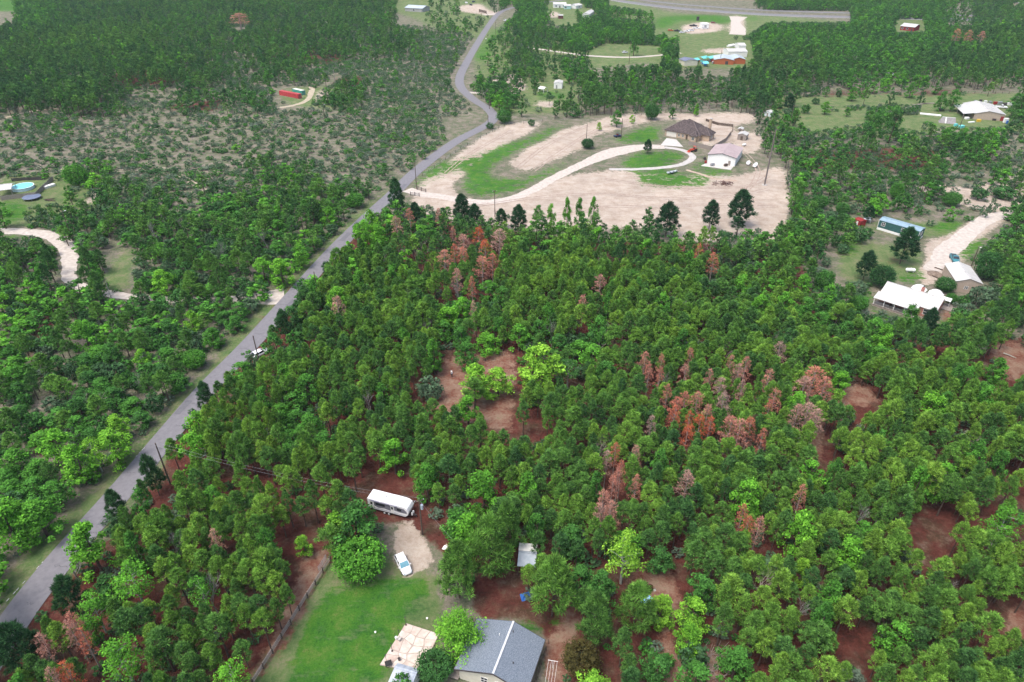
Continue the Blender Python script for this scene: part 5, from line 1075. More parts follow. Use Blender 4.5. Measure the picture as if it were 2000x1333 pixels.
# ---------------------------------------------------------------- the person in the clearing (seen from behind)
def skin_mesh(name, verts, edges, radii, mat_, parent, sub=2):
    me = bpy.data.meshes.new(name); me.from_pydata(verts, edges, []); o = bpy.data.objects.new(name, me); link(o)
    m = o.modifiers.new('skin', 'SKIN'); m.use_smooth_shade = True; sv = me.skin_vertices[0].data
    for i, r in enumerate(radii): sv[i].radius = (r if hasattr(r, '__len__') else (r, r))
    sv[0].use_root = True
    s = o.modifiers.new('sub', 'SUBSURF'); s.levels = sub; s.render_levels = sub; me.materials.append(mat_); o.parent = parent; return o
x, y = P(882.5, 737); pe = thing('person', 'person in a light shirt, dark trousers and white hat walking in the clearing', 'person', (x, y, 0), 1.5)
SK = mat('skin', (.45, .26, .18), (.42, .24, .17), 2, .6)
V_ = [(0, 0, .95), (0, 0, 1.15), (.0, 0, 1.38), (.02, 0, 1.47), (.03, 0, 1.55), (.04, 0, 1.66),
      (0, .19, 1.40), (.02, .25, 1.14), (.12, .26, .92), (.17, .25, .84), (0, -.19, 1.40), (-.05, -.26, 1.14), (.02, -.28, .90), (.07, -.27, .82),
      (0, .10, .90), (.10, .11, .50), (.04, .11, .09), (.18, .12, .04), (0, -.10, .90), (-.02, -.11, .50), (-.14, -.11, .11), (-.01, -.12, .04)]
E_ = [(0, 1), (1, 2), (2, 3), (3, 4), (4, 5), (2, 6), (6, 7), (7, 8), (8, 9), (2, 10), (10, 11), (11, 12), (12, 13), (0, 14), (14, 15), (15, 16), (16, 17), (0, 18), (18, 19), (19, 20), (20, 21)]
r_ = [(.11, .15), (.10, .14), (.10, .15), .05, .075, .085, .065, .05, .038, .035, .065, .05, .038, .035, .09, .062, .042, .035, .09, .062, .042, .035]
skin_mesh('body', V_, E_, r_, SK, pe)
skin_mesh('shirt', [V_[0], V_[1], V_[2], V_[6], V_[7], V_[10], V_[11]], [(0, 1), (1, 2), (2, 3), (3, 4), (2, 5), (5, 6)], [(.135, .175), (.125, .17), (.125, .18), .085, .068, .085, .068], mat('light_shirt', (.50, .53, .62), (.60, .62, .68), 2), pe)
skin_mesh('trousers', [(0, 0, .96), V_[14], V_[15], V_[16], V_[18], V_[19], V_[20]], [(0, 1), (1, 2), (2, 3), (0, 4), (4, 5), (5, 6)], [(.13, .16), .11, .08, .062, .11, .08, .062], mat('dark_trousers', (.03, .03, .04), (.05, .045, .05), 2), pe)
MB().lathe([(.22, 1.70), (.21, 1.72), (.125, 1.735), (.12, 1.80), (.08, 1.84), (.01, 1.85)], 14, (.04, 0, 0)).build('hat', M_WHITE, pe)
for s, xx in ((1, .17), (-1, .07)):
    hd = MB()
    for k in range(4): q = (xx + .03 * (k - 1.5) * .6, s * (.255 - .0) + .0, .80); hd.tube([q, (q[0] + .01, q[1], .75), (q[0] + .02, q[1] - s * .012, .715 + .006 * abs(k - 1.5))], [.010, .009, .007], 5)
    hd.tube([(xx + .03, s * .24, .83), (xx + .055, s * .235, .79), (xx + .06, s * .235, .765)], [.011, .01, .008], 5); hd.build('hand', SK, pe)
# ---------------------------------------------------------------- plants: meshes
def unit(a): return a / np.maximum(np.linalg.norm(a, axis=1, keepdims=True), 1e-9)
def rdir(n, up=0.0):
    d = rng.normal(size=(n, 3)); d = unit(d); d[:, 2] += up; return unit(d)
def needles(c, d, ln, wd):
    """thin triangles from c along d"""
    s = unit(np.cross(d, rdir(len(c)))) * (wd / 2)[:, None]
    v = np.stack([c - s, c + s, c + d * ln[:, None]], 1).reshape(-1, 3); return v, 3
def leaves(c, nrm, sz):
    a = unit(np.cross(nrm, rdir(len(c)))); b = np.cross(nrm, a); s = sz[:, None]
    v = np.stack([c - a * s * .9, c - b * s * .55, c + a * s * .9, c + b * s * .55], 1).reshape(-1, 3); return v, 4
def leaf_mesh(name, v, k, lv, m):
    n = len(v) // k; me = bpy.data.meshes.new(name)
    me.vertices.add(len(v)); me.vertices.foreach_set('co', v.astype(np.float32).reshape(-1))
    me.loops.add(n * k); me.loops.foreach_set('vertex_index', np.arange(n * k, dtype=np.int32))
    me.polygons.add(n); me.polygons.foreach_set('loop_start', np.arange(0, n * k, k, dtype=np.int32))
    try: me.polygons.foreach_set('loop_total', np.full(n, k, dtype=np.int32))
    except Exception: pass
    a = me.attributes.new('leafv', 'FLOAT', 'FACE'); a.data.foreach_set('value', lv.astype(np.float32))
    me.materials.append(m); me.update(calc_edges=True); me.validate(); return me
def puff_set(puffs, per, ln, wd, up=.55, flat=.75):
    """needle puffs: list of (center, radius)"""
    C, D, Ls, Ws, LV = [], [], [], [], []
    for c, r in puffs:
        c = np.array(c); out = unit(np.array([[c[0], c[1], 0.01]]))[0] * .35
        d = rdir(per, up) + out; d = unit(d)
        q = c + d * r * rng.uniform(.25, .75, (per, 1)) * np.array([1, 1, flat])
        C.append(q); D.append(unit(d + rdir(per) * .35 + np.array([0, 0, .25]))); Ls.append(ln * rng.uniform(.7, 1.2, per) * (r / .8) ** .5); Ws.append(wd * rng.uniform(.7, 1.3, per))
        LV.append(np.clip(rng.uniform(.25, .75) + rng.normal(0, .16, per), 0, 1))
    v, k = needles(np.concatenate(C), np.concatenate(D), np.concatenate(Ls), np.concatenate(Ws)); return v, k, np.concatenate(LV)
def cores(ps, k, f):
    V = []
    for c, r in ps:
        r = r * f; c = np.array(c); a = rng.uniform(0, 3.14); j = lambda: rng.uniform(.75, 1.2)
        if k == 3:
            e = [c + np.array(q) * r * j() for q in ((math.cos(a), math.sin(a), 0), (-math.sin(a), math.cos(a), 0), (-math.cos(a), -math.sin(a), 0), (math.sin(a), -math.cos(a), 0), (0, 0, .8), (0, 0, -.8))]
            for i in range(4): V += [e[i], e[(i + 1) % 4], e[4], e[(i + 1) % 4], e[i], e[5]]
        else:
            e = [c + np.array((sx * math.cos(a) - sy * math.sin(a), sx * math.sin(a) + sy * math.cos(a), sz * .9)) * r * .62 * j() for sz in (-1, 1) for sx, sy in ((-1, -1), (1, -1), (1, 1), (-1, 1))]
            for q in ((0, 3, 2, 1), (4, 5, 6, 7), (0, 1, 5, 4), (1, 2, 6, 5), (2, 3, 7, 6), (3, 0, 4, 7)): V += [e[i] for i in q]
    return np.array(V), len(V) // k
def pine_puffs(h, Rr, cb, n, gap=0.0):
    ps = []
    for i in range(n):
        t = (i + .5) / n; t = t ** .85
        prof = (1 - t) ** .52 * min(1, .5 + t * 3.0)
        a = i * 2.39996 + rng.uniform(-.4, .4); rr = Rr * prof * rng.uniform(.5, 1.0)
        if t > .93: rr *= .3
        if rng.random() < gap: continue
        ps.append(((rr * math.cos(a), rr * math.sin(a), h * cb + (h * (1 - cb) - .35) * t + rng.uniform(-.3, .3)), rng.uniform(.62, .98) * (Rr / 2.2) ** .6))
    return ps
def trunk_mb(h, r, puffs, n_l=7, lean=.15, top=.96, lr=.05):
    mb = MB(); pts = [(0, 0, -.1)]
    lx, ly = random.uniform(-lean, lean), random.uniform(-lean, lean)
    for i in range(1, 5): u = i / 4; pts.append((lx * u * u * 2, ly * u * u * 2, h * top * u))
    mb.tube(pts, [r, r * .8, r * .58, r * .36, r * .08], 6, False)
    sel = random.sample(puffs, min(n_l, len(puffs)))
    for c, rr in sel:
        z0 = max(h * .3, c[2] - .35 * math.hypot(c[0], c[1]) - .3); u = z0 / (h * top)
        mb.tube([(lx * u * u * 2, ly * u * u * 2, z0), (c[0] * .5, c[1] * .5, (z0 + c[2]) / 2 + .05), tuple(c)], [lr * 1.2, lr * .8, lr * .35], 4, False)
    return mb
def make_pine(h, Rr, cb, npf, per, ln, wd, m=None, gap=0.0, bark=None, lr=.05, nl=8, pr=1.0):
    ps = [(c, r * pr) for c, r in pine_puffs(h, Rr, cb, npf, gap)]; v, k, lv = puff_set(ps, per, ln, wd)
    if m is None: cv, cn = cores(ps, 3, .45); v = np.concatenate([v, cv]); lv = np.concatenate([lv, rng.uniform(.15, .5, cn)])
    return trunk_mb(h, .11 + h * .006, ps, nl, lr=lr).mesh('trunk', bark or M_BARK), leaf_mesh('crown', v, k, lv, m or M_PINE), ps
def blob_set(h, Rr, cb, n, style):
    ps = []
    for i in range(n):
        if style == 'round':
            z = 1 - 2 * (i + .5) / n; z = z * .97; a = i * 2.39996; q = math.sqrt(max(0, 1 - z * z)); rr = rng.uniform(.62, .86)
            zc = (cb + (1 - cb) * .5) * h; hz = (1 - cb) * h * .5
            ps.append(((Rr * q * math.cos(a) * rr, Rr * q * math.sin(a) * rr, zc + z * hz * rr), Rr * rng.uniform(.24, .36)))
        else:
            t = rng.uniform(0, 1); a = rng.uniform(0, 6.283); q = math.sin(math.pi * min(1, .22 + t * .78)) ** .6
            rr = Rr * q * rng.uniform(.25, .88); ps.append(((rr * math.cos(a), rr * math.sin(a), h * (cb + (1 - cb) * t * .92)), Rr * rng.uniform(.17, .34)))
    return ps
def make_broad(h, Rr, cb, nb, per, sz, style='loose', m=None, bark=None, nl=9, lr=.07, droop=0.0, core=True):
    ps = blob_set(h, Rr, cb, nb, style); C, N, Sz, LV = [], [], [], []
    for c, r in ps:
        d = rdir(per, .25); q = np.array(c) + d * r * rng.uniform(.45, 1.0, (per, 1)) ** .6 * np.array([1, 1, .8])
        if droop: q[:, 2] -= rng.uniform(0, droop, per)
        C.append(q); N.append(unit(d * .6 + rdir(per) * .6 + np.array([0, 0, .45]))); Sz.append(sz * rng.uniform(.6, 1.35, per)); LV.append(np.clip(rng.uniform(.25, .75) + rng.normal(0, .14, per), 0, 1))
    v, k = leaves(np.concatenate(C), np.concatenate(N), np.concatenate(Sz))
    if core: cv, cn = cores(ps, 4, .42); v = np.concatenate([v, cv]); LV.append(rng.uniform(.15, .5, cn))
    return trunk_mb(h, .12 + h * .012, ps, nl, .3, .82, lr).mesh('trunk', bark or M_BARK), leaf_mesh('crown', v, k, np.concatenate(LV), m or M_LEAF), ps
def bare_mesh(h, spread, m, depth=4, r0=.16):
    mb = MB()
    def grow(p, d, L, r, k):
        q = p + d * L + Vector((random.uniform(-.1, .1), random.uniform(-.1, .1), 0)) * L
        mb.tube([p, (p + q) / 2 + Vector((random.uniform(-.05, .05), random.uniform(-.05, .05), 0)) * L, q], [r, r * .8, r * .6], 5 if k > 1 else 3, False)
        if k == 0: return
        for i in range(3 if k > 1 else 4):
            a = random.uniform(0, 6.28); nd = (d + Vector((math.cos(a), math.sin(a), random.uniform(-.15, .35))) * spread).normalized()
            grow(p.lerp(q, random.uniform(.55, 1)), nd, L * random.uniform(.55, .8), r * .55, k - 1)
    grow(Vector((0, 0, -.1)), Vector((0, 0, 1)), h * .42, r0, depth); return mb.mesh('branches', m)
def snag_mesh(h, m, stubs=7):
    mb = MB(); mb.tube([(0, 0, -.1), (.1, .05, h * .5), (.05, .15, h)], [.2, .13, .04], 6, False)
    for i in range(stubs):
        z = h * random.uniform(.45, .97); a = random.uniform(0, 6.28); l = random.uniform(.5, 1.5) * (1.2 - z / h)+.3
        mb.tube([(.07, .07, z), (.07 + l * math.cos(a), .07 + l * math.sin(a), z + l * .4)], [.05, .02], 4, False)
    return mb.mesh('branches', m)

NEAR = {}
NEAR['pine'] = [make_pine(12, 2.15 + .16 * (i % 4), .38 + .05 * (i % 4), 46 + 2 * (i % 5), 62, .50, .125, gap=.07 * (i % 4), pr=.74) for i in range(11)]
NEAR['bigpine'] = [make_pine(12, 4.2, .22, 84, 84, .55, .13, nl=18, lr=.09, gap=.08) for i in range(3)]
NEAR['red'] = [make_pine(11, 1.8, .36, 30, 36, .42, .10, M_RED, .14, M_TWIG, .04, 18) for i in range(4)]
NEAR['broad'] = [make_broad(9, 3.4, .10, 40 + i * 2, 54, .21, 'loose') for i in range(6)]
NEAR['round'] = [make_broad(6, 4.0, .04, 70, 62, .18, 'round') for i in range(2)]
NEAR['willow'] = [make_broad(9, 4.2, .12, 85, 84, .16, 'loose', droop=1.1, core=False)]
NEAR['pale'] = [make_broad(10, 3.7, .36, 38, 46, .20, 'loose', bark=M_PALEBARK, nl=24, lr=.045, core=False) for i in range(3)]
NEAR['shrub'] = [make_broad(2.6, 1.7, .02, 24, 24, .20, 'round', M_SHRUB, nl=3, lr=.03) for i in range(5)]
M_DOLIVE = leaf_mat('brown_olive_leaves', [(0, (.05, .045, .02)), (1, (.11, .10, .03))], .5, .2)
NEAR['olive'] = [make_broad(5, 3.3, .03, 60, 66, .14, 'round', M_DOLIVE, nl=3)]
NEAR['bare'] = [(bare_mesh(9, .75, M_TWIG, 4), None, None) for i in range(3)] + [(bare_mesh(9, .6, M_GREYBARK, 4), None, None) for i in range(2)]
NEAR['snag'] = [(snag_mesh(9, M_GREYBARK), None, None) for i in range(3)]
KINDNAME = {'pine': 'pine_tree', 'bigpine': 'pine_tree', 'red': 'dead_pine', 'broad': 'broadleaf_tree', 'round': 'round_tree', 'willow': 'willow_tree', 'pale': 'pale_tree', 'shrub': 'shrub', 'olive': 'olive_bush', 'bare': 'bare_tree', 'snag': 'dead_snag'}
BASEH = {'pine': 12, 'bigpine': 12, 'red': 11, 'broad': 9, 'round': 6, 'willow': 9, 'pale': 10, 'shrub': 2.6, 'olive': 5, 'bare': 9, 'snag': 9}
BASED = {'pine': 5.0, 'bigpine': 9.4, 'red': 4.2, 'broad': 7.2, 'round': 9.2, 'willow': 9.2, 'pale': 8.0, 'shrub': 3.9, 'olive': 7.4, 'bare': 6, 'snag': 2}
CATN = {'pine': 'pine tree', 'bigpine': 'pine tree', 'red': 'dead pine', 'broad': 'tree', 'round': 'tree', 'willow': 'tree', 'pale': 'tree', 'shrub': 'shrub', 'olive': 'bush', 'bare': 'bare tree', 'snag': 'dead tree'}
def plant(kind, x, y, h, d, tint, label, group=None, var=None, rz=None):
    fam = NEAR[kind]; tr, cr, _ = fam[(random.randrange(len(fam)) if var is None else var) % len(fam)]
    r = thing(KINDNAME[kind], label, CATN[kind], (x, y, 0), random.uniform(0, 6.28) if rz is None else rz, group)
    s = d / BASED[kind]; r.scale = (s, s, h / BASEH[kind])
    if kind == 'shrub' or kind == 'olive': bits = ((cr, 'foliage'),)
    elif cr is None: bits = ((tr, 'branches'),)
    else: bits = ((tr, 'trunk'), (cr, 'crown'))
    for me, nm in bits:
        o = bpy.data.objects.new(nm, me); COL.objects.link(o); o.parent = r
        if me is cr: o['tint'] = float(tint)
    return r

# ---------------------------------------------------------------- plants: the ones picked out one by one
SPEC = [  # kind, ground px, py, height, crown width, tint, label
 ('round', 153, 362, 8.5, 12, .62, 'large round bright green tree alone in the yard right of the round pool'),
 ('round', 1147, 290, 4.6, 7.4, .10, 'low dark round tree on the sandy yard between the two gravel tracks'),
 ('bigpine', 1264, 300, 6.2, 5, .0, 'small dark conical tree on the green grass in front of the brick house'),
 ('broad', 1204, 248, 8.5, 8, .5, 'green tree with a clear trunk beside the utility vehicle'),
 ('round', 1271, 234, 8.5, 9.5, .30, 'broad dark green tree behind the brick house, left of its roof'),
 ('broad', 1170, 256, 4.5, 3.4, .98, 'small lime green sapling on the sandy strip'), ('broad', 1234, 242, 4.6, 4, .95, 'small yellowish sapling left of the broad dark tree'),
 ('broad', 1313, 233, 6, 5, .45, 'small green tree just behind the brown hipped roof'), ('broad', 1359, 228, 7, 4, .8, 'slim light green tree behind the brick chimney'),
 ('shrub', 1038, 247, 3.6, 4.4, .6, 'small dark round bush on the sand at the left end of the yard'),
 ('round', 985, 241, 7, 10, .4, 'big rounded dark green tree at the sharp bend of the road'), ('shrub', 957, 252, 3, 5, .6, 'dark bush between the road bend and the sand'),
 ('broad', 990, 222, 9, 9, .45, 'green tree behind the rounded tree at the road bend'), ('broad', 1003, 212, 8, 8, .4, 'green tree right of the pale side lane'),
 ('broad', 1052, 428, 5.4, 5.2, .5, 'small round green tree on the near edge of the sand'),
 ('bigpine', 1384, 449, 10.5, 7.5, .0, 'dark conical pine alone on the sand near its lower edge'), ('bigpine', 1440, 442, 13, 11.5, .02, 'largest dark pine on the sand near its lower edge'),
 ('bigpine', 1300, 462, 12, 10.5, .0, 'dark double crowned pine at the near edge of the sand'), ('pine', 1438, 462, 7, 6, .05, 'thin dark pine right below the largest dark pine on the sand'),
 ('broad', 1075, 456, 11, 4.6, .78, 'first of the four slim yellow green trees against the sand, the leftmost'), ('broad', 1105, 460, 14, 4.4, .72, 'second from the left of the four slim trees against the sand'),
 ('broad', 1129, 461, 14, 4.6, .60, 'third from the left of the four slim trees against the sand'), ('broad', 1155, 459, 14, 4.8, .66, 'rightmost of the four slim trees against the sand'),
 ('bigpine', 903, 442, 11.5, 8, .02, 'dark pine standing against the sand right of the reddish trees'), ('bigpine', 928, 448, 9, 7, .03, 'dark pine just right of the taller dark pine against the sand'),
 ('bigpine', 812, 436, 7.5, 6, .02, 'dark round pine left of the sand strip near the road'), ('bigpine', 979, 446, 7, 6, .05, 'dark low pine against the sand, left of the double one'), ('bigpine', 1013, 462, 11, 7.5, .03, 'dark double pine crown left of the small round tree'),
 ('bigpine', 778, 424, 14, 7.5, .10, 'tall feathery dark tree where the road meets the gravel driveway'),
 ('broad', 728, 480, 13, 9, .85, 'tall bright lime tree leaning over the road edge'), ('broad', 716, 497, 12, 8, .8, 'bright lime tree below the tall one at the road edge'), ('broad', 745, 497, 11, 8, .75, 'lime green tree right of the road edge pair'), ('broad', 700, 470, 6, 4.5, .8, 'small lime tree on the very edge of the road'),
 ('broad', 973, 775, 8, 8.4, .93, 'bright lime tree with a visible trunk in the middle of the clearing'), ('broad', 928, 782, 10, 9.8, .9, 'bright lime tree beside the person in the clearing'), ('pine', 928, 800, 8.5, 6.4, .5, 'green bushy pine below the lime tree in the clearing'),
 ('broad', 1058, 765, 13, 12, .95, 'largest bright lime tree at the right of the clearing'), ('broad', 1040, 745, 10, 8, .9, 'lime tree crown joined to the left of the largest lime tree'), ('pale', 1108, 758, 8, 7.5, .35, 'grey green thin crowned tree right of the largest lime tree'),
 ('shrub', 840, 778, 5.5, 7.5, .3, 'blue green rounded bush on the left edge of the clearing'),
 ('round', 708, 1117, 7, 10.8, .70, 'very round dense bright green tree beside the white car'), ('broad', 703, 1075, 11.5, 9.6, .42, 'darker green tree behind the very round bright one'), ('broad', 668, 1072, 9.5, 6, .9, 'bright lime tree left behind the very round tree'), ('pine', 655, 1090, 8, 5.4, .5, 'green pine touching the left of the very round tree'),
 ('broad', 598, 1086, 5.2, 3.6, .92, 'small lime green tree alone on the red litter by the rail fence'),
 ('willow', 898, 1272, 9, 9.8, .84, 'feathery bright lime tree between the patio and the grey roof'), ('round', 852, 1318, 4.4, 6.8, .28, 'dark green dense bush between the patio and the grey roofed house'),
 ('shrub', 787, 1352, 4.4, 3.2, .9, 'dark spiky bush in front of the patio shed at the bottom edge'),
 ('bigpine', 1078, 1204, 13.5, 9.2, .52, 'very big green pine over the open shed with metal sheets'), ('bigpine', 958, 1130, 14.5, 9, .5, 'big green pine left of the open shed'), ('bigpine', 898, 1168, 13, 8, .48, 'big green pine beside the metal sheet pile'),
 ('broad', 946, 1012, 12, 8, .72, 'rounded mint green tree among the pines above the open shed'), ('bigpine', 990, 1088, 13, 6.5, .45, 'tall dense pine behind the open shed'),
 ('pale', 1212, 1140, 12, 8, .98, 'tall yellowish tree left of the small clearing'), ('broad', 1285, 1218, 6.5, 6.6, .95, 'bright lime tree right of the blue paddling pool'), ('broad', 1348, 1232, 8, 6, .9, 'lime tree on the right of the little path'), ('broad', 1338, 1275, 7, 5.6, .85, 'lime tree in front of the other lime tree by the path'), ('shrub', 1350, 1300, 4.4, 5.4, .55, 'dark green bush under the lime trees by the path'),
 ('bigpine', 1236, 1232, 11, 7.5, .5, 'wide green pine left of the blue paddling pool'), ('bigpine', 1158, 1262, 12, 6.5, .42, 'green pine with a bare trunk left of the small clearing'),
 ('olive', 1134, 1306, 5, 7, .5, 'brown olive dense bush right of the grey roofed house'), ('broad', 1155, 1370, 6, 6.5, .9, 'bright lime tree on the bottom edge right of the clothes line'), ('shrub', 1302, 1300, 2.4, 2.6, 1, 'small bright green bush left of the dry twigs by the path'),
 ('pale', 285, 1190, 11, 8, .75, 'pale green white limbed tree, farthest of the group at the lower left'), ('pale', 208, 1236, 9.5, 6, .72, 'pale green white limbed tree on the left of the lower left group'), ('pale', 190, 1265, 7, 5, .7, 'small pale white limbed tree below the leftmost one'), ('pale', 262, 1335, 10, 8, .75, 'pale green white limbed tree nearest the bottom left corner'), ('pale', 412, 1200, 9, 5.5, .65, 'pale white limbed tree among the pines, right of the lower left group'), ('bare', 425, 1195, 9, 4, 0, 'thin white bare crown among the pines at the lower left'), ('pale', 468, 1360, 8, 6, .8, 'pale green tree on the bottom edge left of the rail fence'),
 ('broad', 200, 1118, 12, 8.5, .82, 'big bright green tree leaning over the road at the lower left'), ('bare', 160, 1135, 7, 6, 0, 'bare white branches hanging over the road edge at the lower left'),
 ('bigpine', 60, 1310, 10.5, 7.5, .08, 'dark pine beside the road at the lower left corner'), ('bigpine', 155, 1200, 9, 6, .12, 'dark pine at the road edge below the bright overhanging tree'), ('bigpine', 312, 968, 10, 5, .15, 'dark pine on the road edge by the lower pole'), ('bigpine', 240, 1020, 8, 4.4, .15, 'small dark pine at the road edge between pole and bright tree'), ('bigpine', 412, 812, 9, 4.6, .15, 'dark pine at the right road edge in the left middle'), ('bigpine', 560, 665, 9, 5, .15, 'dark pine at the right road edge above the white car'),
 ('broad', 325, 575, 8, 9, .85, 'wide bright lime tree behind the pale driveway on the left'), ('broad', 180, 690, 10, 9, .72, 'mint green wide tree on the left below the driveway'), ('broad', 380, 648, 6.5, 6.4, .88, 'lime green round tree left of the roadside bushes'), ('broad', 285, 722, 6, 5, .86, 'lime green small tree by the white snag'), ('round', 385, 718, 5, 7, .62, 'round bright green bush on the left verge'), ('broad', 420, 680, 6, 7, .6, 'bright green bush close to the left verge'),
 ('broad', 555, 560, 9.5, 9, .84, 'bright green tree left of the road above the pale driveway mouth'), ('broad', 520, 555, 9, 8, .8, 'bright green tree far left of the driveway mouth group'), ('broad', 590, 522, 8, 7.5, .78, 'bright green tree at the verge above the driveway mouth'), ('broad', 645, 445, 8, 8, .76, 'bright green tree beside the verge in the upper left wood'), ('round', 695, 405, 5.4, 9, .55, 'blue green bush along the verge below the bend'),
 ('broad', 235, 905, 9, 8.5, .86, 'bright green tree by the left verge of the lower road'), ('broad', 170, 945, 10, 9, .83, 'bright green tree left of the one by the lower verge'), ('pale', 200, 922, 9, 6, .9, 'yellowish green tree between two bright green trees at the lower verge'), ('broad', 130, 905, 9, 8, .8, 'bright green tree third from the lower verge'), ('broad', 40, 1068, 11, 10, .78, 'large mint green tree at the left edge above the road'), ('broad', 95, 1050, 9, 9, .7, 'green tree right of the large mint one at the left edge'), ('broad', 240, 860, 7, 6, .9, 'yellow green tree close to the left verge'),
 ('round', 1607, 564, 6, 7, .45, 'round green bush at the right edge of the pine wood'), ('round', 1599, 408, 5.4, 7.4, .35, 'round green bush right of the sand, the left one'), ('round', 1643, 418, 4.2, 6.4, .38, 'round mint green bush left of the red shed'), ('round', 1673, 608, 4.8, 6.4, .5, 'round green bush left of the ranch house'),
 ('bigpine', 1694, 434, 6, 5, .05, 'small dark pine over the red shed'), ('bigpine', 1757, 516, 12, 10, .02, 'dark spreading pine in front of the green mobile home'), ('bigpine', 1685, 548, 9.5, 7, .02, 'dark conical pine left of the ranch house'), ('round', 1718, 560, 7, 8.4, .10, 'dark dense round tree touching the conical pine'),
 ('round', 1843, 569, 4.4, 7, .25, 'dark green bush between the ranch house and the garage'), ('round', 1856, 592, 3, 4, .4, 'small green bush at the right end of the ranch house'), ('shrub', 1906, 598, 6.6, 8, .3, 'large grey green bush in front of the garage'), ('round', 1920, 545, 9, 9, .2, 'dark tree hiding the right side of the garage roof'), ('broad', 1768, 645, 8, 6, .5, 'green tree in front of the porch of the ranch house'), ('bigpine', 1806, 655, 8, 5.4, .02, 'dark pine at the near corner of the ranch house'),
 ('round', 1856, 402, 5.4, 8.6, .42, 'round bush above the gravel drive, the left of three'), ('shrub', 1910, 390, 4.6, 7.6, .6, 'dark round bush alone above the gravel drive'), ('shrub', 1958, 388, 4.6, 10, .65, 'long dark bush above the gravel drive near the right edge'), ('round', 1747, 390, 7, 6, .55, 'tall green bush above the mobile home'),
 ('broad', 1560, 590, 9, 6, .72, 'light mint tree on the right edge of the pine wood'), ('broad', 1610, 610, 9, 6.5, .68, 'pale mint tree beside the round green bush of the wood edge'), ('broad', 1550, 432, 12, 4, .6, 'tall slim green tree at the right corner of the sand'),
 ('broad', 1715, 690, 9, 7, .78, 'light green tree above the right end of the wood'), ('broad', 1630, 775, 7.5, 6, .82, 'bright green tree right of the big salmon coloured pine'), ('pale', 1935, 1070, 10, 8, .72, 'pale mint tree over the red litter at the right edge'), ('broad', 1556, 1145, 7, 3.6, .95, 'slim lime green tree among the lower right pines'), ('broad', 1935, 745, 7, 7, .62, 'green tree beside the pale clearing at the right edge'),
 ('broad', 1663, 198, 8, 8, .62, 'round crowned green tree on the right pasture'), ('broad', 1612, 190, 6, 5, .5, 'small round tree at the far left of the right pasture'), ('shrub', 1637, 190, 4, 4.5, .6, 'dark bush on the far edge of the right pasture'), ('broad', 1610, 224, 7, 6.5, .75, 'light green tree on the right pasture, nearest the left'), ('broad', 1652, 228, 5, 4.5, .6, 'small sapling in the middle of the right pasture'), ('bigpine', 1538, 218, 9, 7.5, .03, 'dark pine at the left end of the right pasture'), ('broad', 1522, 188, 9, 7, .6, 'light green tree behind the dark pine of the pasture'), ('broad', 1518, 212, 8, 7, .5, 'green tree left of the dark pine of the pasture'), ('broad', 1727, 180, 8, 8, .78, 'bright green tree at the wood edge above the pasture'), ('broad', 1775, 192, 9, 8, .62, 'green tree in the pasture below the wood edge'), ('shrub', 1572, 222, 5, 6, .8, 'pair of dark bushes at the left of the pasture'), ('shrub', 1592, 204, 3.6, 5.4, .6, 'dark bush next to the light green pasture tree'),
 ('broad', 1700, 285, 16, 8, .45, 'tall grey green tree in the middle of the right woods'), ('broad', 1735, 280, 17, 10, .4, 'tallest tree in the middle of the right woods'), ('broad', 1834, 218, 11, 8, .5, 'tree beside the black car left of the white roof'), ('broad', 1855, 218, 12, 9, .55, 'larger tree beside the black car left of the white roof'), ('broad', 1985, 232, 14, 12, .45, 'big green tree covering the right end of the white roof'),
 ('pale', 443, 520, 10, 5, .2, 'grey bare topped tree in the left wood'), ('broad', 1237, 110, 18, 9, .55, 'tall slim tree in the pasture clump'),
]
for kind, px, py, h_, d_, ti, lb in SPEC:
    x, y = P(px, py); plant(kind, x, y, h_, d_, ti, lb)
